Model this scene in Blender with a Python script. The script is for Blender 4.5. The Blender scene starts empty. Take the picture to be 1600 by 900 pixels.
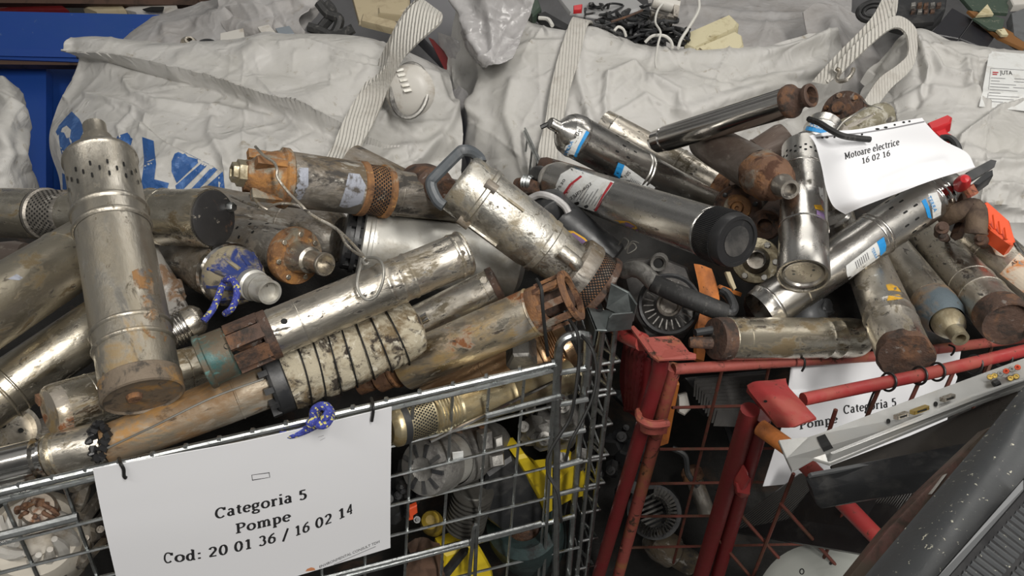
import bpy, bmesh, math, random
import numpy as np
from mathutils import Vector, Matrix, geometry
from mathutils.bvhtree import BVHTree
PI = math.pi
scene = bpy.context.scene
COL = scene.collection

# ---------------------------------------------------------------- camera
F = 1155.0                                   # focal length in pixels of a 1600x900 frame
CAM = Vector((0, 0, 1.72))
_dn = Vector(((620-800)/F, -(2150-450)/F, -1)).normalized()   # world down seen in camera space
UPc = -_dn
YC = Vector((0, 0, -1)); YC = (YC - UPc*YC.dot(UPc)).normalized()
XC = YC.cross(UPc)
RM = Matrix((XC, YC, UPc))                   # camera space -> world
camd = bpy.data.cameras.new('camera'); cam = bpy.data.objects.new('camera', camd); COL.objects.link(cam)
cam.matrix_world = Matrix.Translation(CAM) @ RM.to_4x4()
camd.sensor_width = 36; camd.lens = F*36/1600; camd.clip_start = .02; camd.clip_end = 60
scene.camera = cam
RMn = np.array(RM); CAMn = np.array(CAM)

# ---------------------------------------------------------------- light
scene.view_settings.view_transform = 'Standard'; scene.view_settings.look = 'None'
scene.view_settings.gamma = 1; scene.view_settings.use_curve_mapping = False
scene.view_settings.exposure = 0.0
world = bpy.data.worlds.new('hall'); scene.world = world; world.use_nodes = True
wn = world.node_tree; bg = wn.nodes['Background']
tc = wn.nodes.new('ShaderNodeTexCoord'); mp = wn.nodes.new('ShaderNodeMapping'); mp.inputs['Scale'].default_value = (1.2, 1.2, 2.2)
nz = wn.nodes.new('ShaderNodeTexNoise'); nz.inputs['Scale'].default_value = 2.3; nz.inputs['Detail'].default_value = 3
rp = wn.nodes.new('ShaderNodeValToRGB')
rp.color_ramp.elements[0].position = .42; rp.color_ramp.elements[0].color = (.13, .128, .125, 1)
rp.color_ramp.elements[1].position = .72; rp.color_ramp.elements[1].color = (.9, .89, .86, 1)
wn.links.new(tc.outputs['Generated'], mp.inputs[0]); wn.links.new(mp.outputs[0], nz.inputs[0])
wn.links.new(nz.outputs['Fac'], rp.inputs[0]); wn.links.new(rp.outputs[0], bg.inputs[0])
bg.inputs[1].default_value = .42
def area(name, loc, tgt, sx, sy, power, col=(1, .965, .91)):
    l = bpy.data.lights.new(name, 'AREA'); l.shape = 'RECTANGLE'; l.size = sx; l.size_y = sy
    l.energy = power; l.color = col
    o = bpy.data.objects.new(name, l); COL.objects.link(o)
    o.location = loc; o.rotation_euler = (Vector(tgt)-Vector(loc)).to_track_quat('-Z', 'Y').to_euler()
area('key_and_fill_strip', (1.0, -1.0, 3.4), (.15, 1.0, .9), .35, 1.9, 96)
area('key_and_fill_strip', (-1.2, -.9, 3.5), (-.2, 1.2, .9), 1.5, .22, 26)  # added fill strip on the left, brightens the front faces
area('key_and_fill_strip', (.5, 2.5, 4.0), (.1, 1.4, .9), 2.4, .3, 20)  # added fill strip behind, draws highlights along the metal cylinders
area('key_and_fill_strip', (2.6, 1.4, 3.8), (.5, 1.4, .9), .25, 1.6, 14)  # added fill strip at the side, for reflections in the metal

# ---------------------------------------------------------------- helpers
def W(x, y, d):
    return CAM + RM @ Vector(((x-800)/F*d, -(y-450)/F*d, -d))
def Wn(X, Y, D):
    c = np.stack([(X-800)/F*D, -(Y-450)/F*D, -D], -1)
    return c @ RMn.T + CAMn
def px(p):
    c = RM.transposed() @ (Vector(p)-CAM)
    return (800+F*c.x/-c.z, 450-F*c.y/-c.z, -c.z)
def on_plane(x, y, p0, n):
    r = RM @ Vector(((x-800)/F, -(y-450)/F, -1))
    return CAM + r*((p0-CAM).dot(n)/r.dot(n))
MW = {}; GEO = {}; KORD = {}
def tag(o, label=None, cat=None, group=None, kind=None):
    if label: o['label'] = label
    if cat: o['category'] = cat
    if group: o['group'] = group
    if kind: o['kind'] = kind
    return o
def root(name, label, cat, mat=None, group=None, at=None):
    o = bpy.data.objects.new(name, None); COL.objects.link(o); o.empty_display_size = .05
    M = mat if mat is not None else Matrix.Translation(Vector(at))
    o.matrix_world = M; MW[o] = M.copy()
    return tag(o, label, cat, group)
class MB:
    def __init__(s): s.v = []; s.f = []; s.uv = None
    def add(s, vs, fs):
        n = len(s.v); s.v += [Vector(v) for v in vs]; s.f += [tuple(i+n for i in f) for f in fs]; return s
    def build(s, name, mat, parent=None, local=False, smooth=True, angle=35, label=None, cat=None, group=None, kind=None):
        if parent is not None: M = MW[parent]
        else:
            c = Vector((0, 0, 0))
            for v in s.v: c += v
            c /= max(1, len(s.v)); c.z = min(v.z for v in s.v); M = Matrix.Translation(c)
        me = bpy.data.meshes.new(name); Mi = M.inverted()
        lv = s.v if local else [Mi @ v for v in s.v]
        me.from_pydata([tuple(v) for v in lv], [], s.f); me.update()
        bm = bmesh.new(); bm.from_mesh(me); bmesh.ops.recalc_face_normals(bm, faces=bm.faces); bm.to_mesh(me); bm.free()
        if smooth:
            me.shade_smooth(); me.set_sharp_from_angle(angle=math.radians(angle))
        me.materials.append(mat)
        o = bpy.data.objects.new(name, me); COL.objects.link(o)
        if parent is not None: o.parent = parent
        else: o.matrix_world = M
        MW[o] = M.copy(); KORD[o] = len(KORD)
        GEO[o] = ([M @ Vector(v) for v in lv], s.f)
        return tag(o, label, cat, group, kind)
def frame(p, q):
    z = (q-p).normalized(); t = Vector((0, 0, 1)) if abs(z.z) < .9 else Vector((1, 0, 0))
    x = t.cross(z).normalized(); y = z.cross(x)
    return x, y, z
def tube(mb, pts, r, n=8, cap=True):
    pts = [Vector(p) for p in pts]; rs = r if isinstance(r, (list, tuple)) else [r]*len(pts)
    vs = []; fs = []; x = None
    for i, p in enumerate(pts):
        a = pts[max(0, i-1)]; b = pts[min(len(pts)-1, i+1)]; z = (b-a).normalized()
        if x is None: x, y, _ = frame(a, b)
        else:
            x = x - z*x.dot(z); x = x.normalized() if x.length > 1e-6 else frame(a, b)[0]; y = z.cross(x)
        for k in range(n):
            t = 2*PI*k/n; vs.append(p + (x*math.cos(t)+y*math.sin(t))*rs[i])
    for i in range(len(pts)-1):
        for k in range(n):
            fs.append((i*n+k, i*n+(k+1) % n, (i+1)*n+(k+1) % n, (i+1)*n+k))
    if cap: fs.append(tuple(range(n))[::-1]); fs.append(tuple(range((len(pts)-1)*n, len(pts)*n)))
    return mb.add(vs, fs)
def spline(pts, k=6):
    P = [Vector(p) for p in pts]
    if len(P) < 3: return P
    out = []
    for i in range(len(P)-1):
        a = P[max(0, i-1)]; b = P[i]; c = P[i+1]; d = P[min(len(P)-1, i+2)]
        for j in range(k):
            t = j/k
            out.append(.5*((2*b)+(c-a)*t+(2*a-5*b+4*c-d)*t*t+(3*b-a-3*c+d)*t*t*t))
    out.append(P[-1]); return out
def lathe(mb, prof, M=None, n=44, off=(0, 0), arc=None):
    vs = []; fs = []; m = len(prof)
    a0, a1 = (0, 2*PI) if arc is None else arc
    cols = n if arc is None else n+1
    for (z, r) in prof:
        r = max(r, 1e-5)
        for k in range(cols):
            t = a0+(a1-a0)*k/n; v = Vector((r*math.cos(t)+off[0], r*math.sin(t)+off[1], z)); vs.append(M @ v if M else v)
    for i in range(m-1):
        for k in range(n):
            k2 = (k+1) % cols
            fs.append((i*cols+k, i*cols+k2, (i+1)*cols+k2, (i+1)*cols+k))
    return mb.add(vs, fs)
def boxm(mb, c, x, y, z, ax=None):
    ax = ax or (Vector((1, 0, 0)), Vector((0, 1, 0)), Vector((0, 0, 1))); c = Vector(c)
    vs = [c+ax[0]*(sx*x/2)+ax[1]*(sy*y/2)+ax[2]*(sz*z/2) for sx in (-1, 1) for sy in (-1, 1) for sz in (-1, 1)]
    return mb.add(vs, [(0, 1, 3, 2), (4, 6, 7, 5), (0, 4, 5, 1), (2, 3, 7, 6), (0, 2, 6, 4), (1, 5, 7, 3)])
def slab(mb, pts, th, chamf=0.0):
    """solid plate with the outline pts (world) extruded away from the camera along the outline's normal"""
    P = [Vector(p) for p in pts]; n = geometry.normal(P) if len(P) < 5 else Vector((0, 0, 0))
    if len(P) >= 5:
        for i in range(len(P)):
            a, b = P[i], P[(i+1) % len(P)]; n += a.cross(b)
        n.normalize()
    c = sum(P, Vector())/len(P)
    if n.dot(CAM-c) > 0: n = -n
    m = len(P)
    if chamf:
        T = [p+(c-p).normalized()*chamf for p in P]; Q = [p+n*chamf for p in P]; B = [p+n*th for p in P]
        return mb.add(T+Q+B, [tuple(range(m))]+[(i, (i+1) % m, m+(i+1) % m, m+i) for i in range(m)] +
                      [(m+i, m+(i+1) % m, 2*m+(i+1) % m, 2*m+i) for i in range(m)]+[tuple(range(2*m, 3*m))[::-1]])
    B = [p+n*th for p in P]
    return mb.add(P+B, [tuple(range(m))]+[(i, (i+1) % m, m+(i+1) % m, m+i) for i in range(m)]+[tuple(range(m, 2*m))[::-1]])
def pxs(pts, d=None): return [W(*p) if len(p) == 3 else W(p[0], p[1], d) for p in pts]

# ---- marks laid on a surface
def bvh_of(objs):
    vs = []; fs = []
    for o in (objs if isinstance(objs, (list, tuple)) else [objs]):
        v, f = GEO[o]; n = len(vs); vs += v; fs += [tuple(i+n for i in q) for q in f]
    return BVHTree.FromPolygons(vs, fs)
def decal_tris(v2, f2, bvh, off, maxe):
    bm = bmesh.new(); bv = [bm.verts.new((a, b, 0)) for a, b in v2]
    for f in f2:
        try: bm.faces.new([bv[i] for i in f])
        except ValueError: pass
    for _ in range(6):
        E = [e for e in bm.edges if e.calc_length() > maxe]
        if not E: break
        bmesh.ops.subdivide_edges(bm, edges=E, cuts=1)
        bmesh.ops.triangulate(bm, faces=[f for f in bm.faces if len(f.verts) > 3])
    bm.verts.index_update(); out = []; miss = []; lastd = None
    for v in bm.verts:
        r = (W(v.co.x, v.co.y, 1)-CAM); r.normalize()
        hit = bvh.ray_cast(CAM, r)
        if hit[0] is None: out.append(None); miss.append(v.index)
        else: out.append(hit[0]-r*off)
    fs = [tuple(v.index for v in f.verts) for f in bm.faces if all(out[v.index] is not None for v in f.verts)]
    bm.free(); used = sorted({i for f in fs for i in f}); mp_ = {u: k for k, u in enumerate(used)}
    return [out[u] for u in used], [tuple(mp_[i] for i in f) for f in fs]
def decal(name, polys, target, mat, parent, off=.0008, maxe=9, **kw):
    """polys: list of outlines, or (outline, [holes])"""
    bvh = bvh_of(target); mb = MB()
    for P in polys:
        loops = [P] if not isinstance(P, tuple) else [P[0]]+list(P[1])
        v2 = [p for L in loops for p in L]
        f2 = geometry.tessellate_polygon([[Vector((a, b, 0)) for a, b in L] for L in loops])
        mb.add(*decal_tris(v2, f2, bvh, off, maxe))
    if not mb.v: return None
    return mb.build(name, mat, parent, smooth=False, **kw)
def ribbon2(pts, th):
    """outline quads of a pen stroke; th(angle) gives the thickness"""
    out = []; P = [Vector(p) for p in pts]; L = []; R = []
    for i, p in enumerate(P):
        a = P[max(0, i-1)]; b = P[min(len(P)-1, i+1)]; t = (b-a).normalized(); n = Vector((-t.y, t.x)); w = th(math.atan2(t.y, t.x))/2
        L.append(p+n*w); R.append(p-n*w)
    for i in range(len(P)-1): out.append([L[i], L[i+1], R[i+1], R[i]])
    return out
def A(cx, cy, rx, ry, a0, a1, n=14):
    return [(cx+rx*math.cos(math.radians(a0+(a1-a0)*i/n)), cy+ry*math.sin(math.radians(a0+(a1-a0)*i/n))) for i in range(n+1)]
SR = lambda x, y, w=.22: [(x-w/2, y), (x+w/2, y)]
GL = {
 'C': (.66, [A(.34, .335, .26, .33, 48, 315), [(.56, .66), (.56, .47)]]),
 'a': (.47, [A(.2, .14, .13, .125, 0, 360), [(.09, .4), (.17, .465), (.26, .46), (.33, .38), (.335, .1), (.36, .03), (.43, .03)]]),
 't': (.34, [[(.16, .6), (.16, .12), (.2, .03), (.31, .035)], [(.03, .45), (.31, .45)]]),
 'e': (.48, [A(.25, .235, .18, .22, 5, 318), [(.08, .25), (.42, .25)]]),
 'g': (.48, [A(.21, .32, .15, .14, 0, 360), A(.22, -.1, .18, .1, 0, 360), [(.1, .2), (.08, .1), (.16, .03), (.32, .02)], [(.32, .43), (.45, .46)]]),
 'o': (.52, [A(.26, .235, .195, .22, 0, 360)]),
 'r': (.4, [[(.14, .02), (.14, .46)], SR(.14, .02), [(.03, .45), (.14, .45)], [(.16, .34), (.22, .43), (.3, .45), (.36, .38)]]),
 'i': (.28, [[(.14, .02), (.14, .46)], SR(.14, .02), [(.03, .45), (.14, .45)], [(.14, .6), (.14, .7)]]),
 'P': (.6, [[(.17, .02), (.17, .66)], SR(.17, .02, .28), [(.04, .65), (.3, .65)]+A(.32, .49, .2, .16, 90, -90)+[(.2, .33)]]),
 'm': (.82, [[(.14, .02), (.14, .46)], [(.41, .02), (.41, .34)], [(.68, .02), (.68, .34)], SR(.14, .02), SR(.41, .02), SR(.68, .02), [(.03, .45), (.14, .45)],
            [(.16, .36), (.24, .45), (.35, .45), (.41, .34)], [(.43, .36), (.51, .45), (.62, .45), (.68, .34)]]),
 'p': (.53, [[(.14, -.2), (.14, .46)], SR(.14, -.2), [(.03, .45), (.14, .45)], A(.28, .235, .17, .22, 150, -150)]),
 'd': (.54, [[(.38, .02), (.38, .7)], [(.38, .03), (.5, .03)], [(.27, .7), (.38, .7)], A(.23, .235, .16, .22, 25, 335)]),
 'c': (.44, [A(.25, .235, .18, .22, 50, 315)]),
 'l': (.28, [[(.14, .02), (.14, .7)], SR(.14, .02), [(.03, .7), (.14, .7)]]),
 'M': (.9, [[(.17, .02), (.17, .66)], [(.72, .02), (.72, .66)], [(.17, .66), (.44, .12)], [(.44, .12), (.72, .66)], SR(.17, .02), SR(.72, .02, .26), [(.04, .65), (.18, .65)], [(.72, .65), (.85, .65)]]),
 '5': (.53, [[(.43, .63), (.15, .63)], [(.16, .64), (.14, .36)], A(.24, .21, .18, .19, 125, -140)]),
 '2': (.53, [A(.25, .47, .16, .17, 165, -35)+[(.09, .04)], [(.07, .04), (.45, .04)]]),
 '0': (.53, [A(.26, .32, .185, .32, 0, 360)]),
 '1': (.5, [[(.26, .02), (.26, .64)], [(.1, .54), (.26, .63)], SR(.26, .02, .3)]),
 '3': (.52, [A(.23, .47, .15, .16, 150, -70, 10), A(.23, .18, .18, .17, 75, -150, 12)]),
 '6': (.53, [A(.26, .2, .18, .19, 0, 360), [(.42, .63), (.26, .56), (.12, .4), (.08, .2)]]),
 '4': (.53, [[(.35, .02), (.35, .64)], [(.35, .63), (.06, .2)], [(.05, .19), (.48, .19)], SR(.35, .02, .2)]),
 ':': (.26, [[(.13, .02), (.13, .12)], [(.13, .34), (.13, .44)]]),
 '/': (.5, [[(.08, -.1), (.42, .7)]]), ' ': (.25, []),
}
def pen(bold):
    wx, wy = (.15, .075) if bold else (.11, .065)
    return lambda a: math.sqrt((wx*math.sin(a))**2+(wy*math.cos(a))**2)+.004
def serif(text, o, u, v, bold=True):
    """pixel outlines of a serif line; o = baseline start, u/v = pixel vectors of one em across/up"""
    polys = []; x = 0; th = pen(bold)
    for ch in text:
        adv, st = GL[ch]
        for s in st:
            for q in ribbon2(s, th):
                polys.append([(o[0]+(x+p.x)*u[0]+p.y*v[0], o[1]+(x+p.x)*u[1]+p.y*v[1]) for p in q])
        x += adv+.045
    return polys
def serif_path(text, path, h, lean=0.0, bold=True):
    """serif line whose baseline follows the pixel points in path"""
    w = serif_w(text); P = [Vector(p) for p in cr(path, 40)]; n = len(P)-1; out = []
    for poly in serif(text, (0, 0), (1, 0), (0, 1), bold):
        q = []
        for x, y in poly:
            t = min(max(x/w*n, 0), n-1e-4); i = int(t); b = P[i].lerp(P[i+1], t-i); q.append((b.x+y*lean*h, b.y-y*h))
        out.append(q)
    return out
def serif_w(text): return sum(GL[c][0]+.045 for c in text)
_tm = {}
def sans(text, o, u, v):
    """pixel triangles of a line in the plain built-in typeface"""
    if text not in _tm:
        cu = bpy.data.curves.new('t', 'FONT'); cu.body = text; cu.resolution_u = 3
        ob = bpy.data.objects.new('t', cu); COL.objects.link(ob)
        dg = bpy.context.evaluated_depsgraph_get(); me = ob.evaluated_get(dg).to_mesh()
        _tm[text] = ([(q.co.x, q.co.y) for q in me.vertices], [tuple(p.vertices) for p in me.polygons])
        ob.evaluated_get(dg).to_mesh_clear(); bpy.data.objects.remove(ob); bpy.data.curves.remove(cu)
    V, Fs = _tm[text]
    return [[(o[0]+V[i][0]*u[0]+V[i][1]*v[0], o[1]+V[i][0]*u[1]+V[i][1]*v[1]) for i in f] for f in Fs]
def quadpx(o, u, v, a0, a1, b0, b1):
    return [(o[0]+a*u[0]+b*v[0], o[1]+a*u[1]+b*v[1]) for a, b in ((a0, b0), (a1, b0), (a1, b1), (a0, b1))]

# ---------------------------------------------------------------- materials
MATS = {}
def srgb(h):
    c = [int(h[i:i+2], 16)/255 for i in (0, 2, 4)]
    return tuple((x/12.92 if x <= .04045 else ((x+.055)/1.055)**2.4) for x in c)+(1,)
def mat(name, col, rough=.5, metal=0.0, stains=(), bump=0.0, bscale=60, stretch=(1, 1, 1), rvar=.1, spec=None, alpha=None, aniso=0, sheen=0, weave=0):
    """stains: list of (colour, scale, lo, hi, rough, metallic)"""
    if name in MATS: return MATS[name]
    m = bpy.data.materials.new(name); m.use_nodes = True; nt = m.node_tree; N = nt.nodes; L = nt.links
    b = N['Principled BSDF']; MATS[name] = m
    tc = N.new('ShaderNodeTexCoord'); oi = N.new('ShaderNodeObjectInfo')
    mul = N.new('ShaderNodeVectorMath'); mul.operation = 'SCALE'; mul.inputs['Scale'].default_value = 13.0
    cmb = N.new('ShaderNodeCombineXYZ')
    for i in range(3): L.new(oi.outputs['Random'], cmb.inputs[i])
    L.new(cmb.outputs[0], mul.inputs[0])
    mp = N.new('ShaderNodeMapping'); mp.inputs['Scale'].default_value = stretch
    L.new(tc.outputs['Object'], mp.inputs[0])
    add = N.new('ShaderNodeVectorMath'); L.new(mp.outputs[0], add.inputs[0]); L.new(mul.outputs[0], add.inputs[1])
    co = add.outputs[0]
    def noise(scale, det=6, ro=.6, dist=0):
        n = N.new('ShaderNodeTexNoise'); n.inputs['Scale'].default_value = scale; n.inputs['Detail'].default_value = det
        n.inputs['Roughness'].default_value = ro; n.inputs['Distortion'].default_value = dist; L.new(co, n.inputs['Vector']); return n.outputs['Fac']
    cur = None; rcur = None; mcur = None
    base = N.new('ShaderNodeRGB'); base.outputs[0].default_value = col if len(col) == 4 else tuple(col)+(1,); cur = base.outputs[0]
    nz = noise(bscale*.5, 5, .6); mr = N.new('ShaderNodeMapRange'); L.new(nz, mr.inputs[0]); mr.inputs[1].default_value = .3; mr.inputs[2].default_value = .7
    mr.inputs[3].default_value = max(.02, rough-rvar); mr.inputs[4].default_value = min(1, rough+rvar); rcur = mr.outputs[0]
    mv = N.new('ShaderNodeValue'); mv.outputs[0].default_value = metal; mcur = mv.outputs[0]
    for (sc, scale, lo, hi, sr, sm) in stains:
        f = noise(scale, 9, .68, .4); r = N.new('ShaderNodeMapRange'); r.inputs[1].default_value = lo; r.inputs[2].default_value = hi; L.new(f, r.inputs[0])
        mx = N.new('ShaderNodeMix'); mx.data_type = 'RGBA'; L.new(r.outputs[0], mx.inputs[0]); L.new(cur, mx.inputs[6]); mx.inputs[7].default_value = sc if len(sc) == 4 else tuple(sc)+(1,); cur = mx.outputs[2]
        m2 = N.new('ShaderNodeMix'); L.new(r.outputs[0], m2.inputs[0]); L.new(rcur, m2.inputs[2]); m2.inputs[3].default_value = sr; rcur = m2.outputs[0]
        m3 = N.new('ShaderNodeMix'); L.new(r.outputs[0], m3.inputs[0]); L.new(mcur, m3.inputs[2]); m3.inputs[3].default_value = sm; mcur = m3.outputs[0]
    L.new(cur, b.inputs['Base Color']); L.new(rcur, b.inputs['Roughness']); L.new(mcur, b.inputs['Metallic'])
    if spec is not None: b.inputs['Specular IOR Level'].default_value = spec
    if alpha is not None: b.inputs['Alpha'].default_value = alpha
    if bump:
        bn = N.new('ShaderNodeBump'); bn.inputs['Strength'].default_value = bump; bn.inputs['Distance'].default_value = .004
        L.new(noise(bscale, 8, .65), bn.inputs['Height']); L.new(bn.outputs[0], b.inputs['Normal'])
        if weave:
            wv = N.new('ShaderNodeTexWave'); wv.inputs['Scale'].default_value = weave; wv.inputs['Distortion'].default_value = .6; L.new(co, wv.inputs['Vector'])
            b2 = N.new('ShaderNodeBump'); b2.inputs['Strength'].default_value = .25 if weave > 100 else .9; b2.inputs['Distance'].default_value = .001 if weave > 100 else .003
            L.new(wv.outputs[0], b2.inputs['Height']); L.new(bn.outputs[0], b2.inputs['Normal']); L.new(b2.outputs[0], b.inputs['Normal'])
    return m
RUSTC = (.20, .075, .025); RUSTD = (.07, .03, .016); OCH = (.33, .19, .05); MUD = (.13, .10, .065)
SZ = (1, 1, .45)
steel = mat('steel', (.56, .545, .52), .26, 1, [((.46, .44, .40), 9, .45, .72, .36, .95), ((.12, .11, .09), 70, .60, .68, .5, .6)], .08, 90, SZ, .07)
steel_b = mat('steel_bright', (.66, .64, .61), .15, 1, [((.50, .47, .43), 8, .5, .8, .26, 1)], .03, 60, SZ, .05)
steel_d = mat('steel_dirty', (.61, .57, .50), .31, 1, [((.40, .36, .30), 11, .44, .62, .46, .85), ((.20, .17, .12), 34, .53, .61, .65, .5), ((.05, .045, .04), 85, .57, .64, .6, .3), ((.78, .76, .72), 60, .60, .66, .25, 1)], .2, 120, SZ, .1)
steel_g = mat('steel_yellowed', (.70, .65, .55), .25, 1, [((.42, .38, .30), 9, .46, .60, .36, .9), ((.22, .17, .10), 34, .55, .62, .6, .5), ((.06, .05, .04), 90, .58, .65, .6, .3)], .18, 110, SZ, .1)
steel_r = mat('steel_rusting', (.64, .58, .48), .3, 1, [((.50, .36, .18), 10, .47, .58, .5, .7), (RUSTC, 22, .57, .63, .85, .0), ((.05, .04, .03), 60, .58, .65, .7, 0), ((.30, .27, .23), 13, .58, .62, .6, .4)], .28, 100, SZ, .1)
steel_m = mat('steel_muddy', (.38, .35, .31), .42, .9, [(MUD, 12, .45, .58, .8, .1), ((.05, .045, .04), 24, .52, .60, .8, 0), ((.42, .40, .36), 50, .57, .63, .5, .5)], .35, 90, SZ, .1)
brownp = mat('brown_coat', (.17, .135, .115), .36, .3, [((.10, .07, .055), 14, .45, .62, .6, .1), ((.30, .26, .22), 60, .6, .68, .5, .3)], .2, 80, SZ)
rust = mat('rust', (.16, .085, .05), .8, 0, [((.27, .13, .055), 18, .48, .60, .9, 0), (RUSTD, 34, .52, .60, .9, 0), ((.26, .23, .19), 14, .56, .64, .7, .3)], .8, 110)
rust_d = mat('rust_dark', (.085, .05, .036), .7, .1, [((.15, .075, .04), 22, .5, .62, .9, 0), ((.03, .022, .018), 35, .5, .62, .8, 0), ((.22, .19, .17), 50, .60, .66, .6, .2)], .7, 110)
rust_o = mat('rust_orange', (.23, .115, .05), .75, .1, [((.36, .17, .05), 20, .50, .60, .8, 0), ((.10, .05, .025), 30, .50, .60, .9, 0), ((.30, .27, .21), 15, .54, .61, .5, .5), ((.45, .25, .09), 60, .60, .66, .8, 0)], .6, 110)
brass = mat('brass_dull', (.46, .41, .29), .4, .9, [((.22, .18, .11), 25, .45, .62, .6, .4), ((.5, .48, .42), 40, .58, .64, .3, .9)], .25, 120)
alu = mat('cast_aluminium', (.54, .52, .47), .32, .95, [((.30, .26, .19), 28, .48, .62, .6, .5), ((.10, .085, .06), 60, .57, .65, .7, .2)], .35, 140)
casting = mat('grey_casting', (.34, .33, .31), .5, .8, [((.10, .095, .09), 25, .48, .62, .7, .3)], .4, 90)
galv = mat('galvanised_wire', (.48, .50, .50), .33, 1, [((.25, .26, .26), 40, .5, .7, .55, .9)], .1, 150)
galv_p = mat('galvanised_plate', (.14, .155, .155), .5, .9, [((.18, .2, .2), 18, .45, .65, .6, .8)], .1, 100)
redp = mat('red_paint', (.30, .03, .03), .42, 0, [((.30, .06, .045), 16, .45, .6, .55, 0), (RUSTD, 60, .60, .66, .85, 0)], .12, 100)
redw = mat('worn_red_paint', (.30, .07, .055), .55, 0, [((.30, .12, .05), 14, .5, .62, .7, 0), ((.05, .025, .015), 48, .56, .63, .9, 0)], .3, 100)
redd = mat('dark_and_shaded_red', (.135, .011, .013), .45, 0, [((.12, .015, .012), 20, .45, .65, .6, 0)], .1, 90)  # cage red with the posts' shade in the colour; also for dark red parts
redwire = mat('rusty_red_wire', (.13, .035, .025), .6, .2, [(RUSTD, 30, .45, .6, .8, 0)], .1, 90)
orangep = mat('orange_paint', (.55, .18, .04), .6, 0, [((.30, .10, .03), 12, .5, .65, .7, 0), ((.05, .03, .02), 60, .62, .68, .9, 0)], .1, 60)
blackp = mat('black_plastic', (.016, .016, .017), .42, 0, [((.05, .048, .045), 20, .55, .75, .6, 0)], .08, 90)
blackg = mat('charcoal_plastic', (.024, .025, .027), .4, 0, [((.075, .073, .07), 22, .5, .75, .6, 0)], .1, 90)
greyp = mat('grey_plastic', (.12, .125, .13), .45, 0, [((.07, .07, .07), 20, .5, .7, .6, 0)], .1, 90)
rubber = mat('black_rubber', (.02, .02, .02), .6, 0, [((.09, .085, .08), 90, .55, .68, .7, 0)], .4, 120, (1, 1, .3))
hole = mat('black_recess', (.004, .004, .004), .8)
creamp = mat('cream_plastic', (.55, .50, .33), .5, 0, [((.28, .22, .10), 14, .5, .65, .6, 0), ((.08, .05, .02), 50, .62, .68, .8, 0)], .15, 60)
beigep = mat('beige_plastic', (.45, .38, .25), .5, 0, [((.28, .22, .14), 14, .5, .7, .6, 0)], .1, 60)
whitep = mat('white_plastic', (.55, .53, .49), .45, 0, [((.35, .30, .24), 14, .52, .68, .6, 0)], .1, 60)
whitem = mat('pale_metal', (.58, .57, .53), .42, .6, [((.36, .33, .27), 14, .5, .68, .5, .6), ((.08, .07, .06), 45, .63, .68, .8, 0)], .1, 90)
yellowp = mat('yellow_plastic', (.62, .46, .02), .42, 0, [((.20, .14, .02), 14, .55, .7, .7, 0)], .1, 60)
tealp = mat('teal_paint', (.035, .10, .095), .45, .2, [((.12, .095, .065), 13, .46, .54, .6, .4), ((.10, .24, .23), 44, .56, .64, .5, 0), ((.20, .18, .14), 30, .60, .66, .6, .4)], .25, 100)
bluep = mat('blue_cap_plastic', (.03, .05, .19), .45, 0, [((.30, .26, .18), 16, .48, .54, .8, 0), ((.10, .09, .08), 30, .52, .60, .8, 0)], .15, 80)
greend = mat('dark_green_board', (.05, .075, .055), .5, 0, [((.25, .25, .2), 60, .6, .66, .5, .5)], .3, 120)
tealdk = mat('dark_teal_casting', (.03, .05, .05), .5, .2, [((.01, .01, .01), 20, .5, .65, .6, 0)], .2, 80)
def crinkle(m, s1=8, s2=30, k1=.8, k2=.6):
    nt = m.node_tree; N, L = nt.nodes, nt.links; b = N['Principled BSDF']; tc = N.new('ShaderNodeTexCoord')
    prev = b.inputs['Normal'].links[0].from_socket if b.inputs['Normal'].links else None
    for sc, k, dist in ((s1, k1, .02), (s2, k2, .006)):
        n = N.new('ShaderNodeTexNoise'); n.noise_type = 'RIDGED_MULTIFRACTAL'; n.inputs['Scale'].default_value = sc; n.inputs['Detail'].default_value = 4; n.inputs['Distortion'].default_value = .6
        n.inputs['Roughness'].default_value = .45; L.new(tc.outputs['Object'], n.inputs['Vector'])
        bn = N.new('ShaderNodeBump'); bn.inputs['Strength'].default_value = k; bn.inputs['Distance'].default_value = dist; L.new(n.outputs['Fac'], bn.inputs['Height'])
        if prev: L.new(prev, bn.inputs['Normal'])
        prev = bn.outputs[0]
    L.new(prev, b.inputs['Normal']); return m
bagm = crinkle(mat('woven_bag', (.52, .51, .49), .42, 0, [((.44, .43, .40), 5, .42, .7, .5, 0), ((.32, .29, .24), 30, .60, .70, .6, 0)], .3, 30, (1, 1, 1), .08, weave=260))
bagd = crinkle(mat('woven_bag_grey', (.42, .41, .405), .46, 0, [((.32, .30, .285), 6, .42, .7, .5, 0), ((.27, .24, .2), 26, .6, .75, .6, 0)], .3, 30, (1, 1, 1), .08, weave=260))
film = crinkle(mat('cloudy_film', (.45, .44, .44), .16, 0, [((.32, .31, .31), 8, .42, .68, .22, 0)], .4, 30, (1, 1, 1), .06), 14, 40, .8, .4)
strapm = mat('webbing_strap', (.60, .58, .53), .6, 0, [((.47, .44, .39), 14, .5, .7, .7, 0)], .5, 200, (1, 1, 1), .06, weave=42)
printb = mat('blue_print', (.022, .085, .26), .5, 0, [((.08, .18, .42), 30, .5, .65, .5, 0)], .1, 60)
bluewall = mat('blue_painted_steel', (.013, .06, .26), .4, 0, [((.008, .05, .28), 3, .45, .7, .5, 0), ((.10, .16, .3), 50, .66, .7, .6, 0)], .12, 14)
brownw = mat('brown_steel_edge', (.075, .04, .026), .7, 0, [((.03, .018, .012), 12, .5, .65, .8, 0)], .3, 40)
floorm = mat('concrete_floor', (.05, .048, .045), .8, 0, [((.05, .048, .045), 3, .45, .65, .85, 0)], .3, 30)
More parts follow.
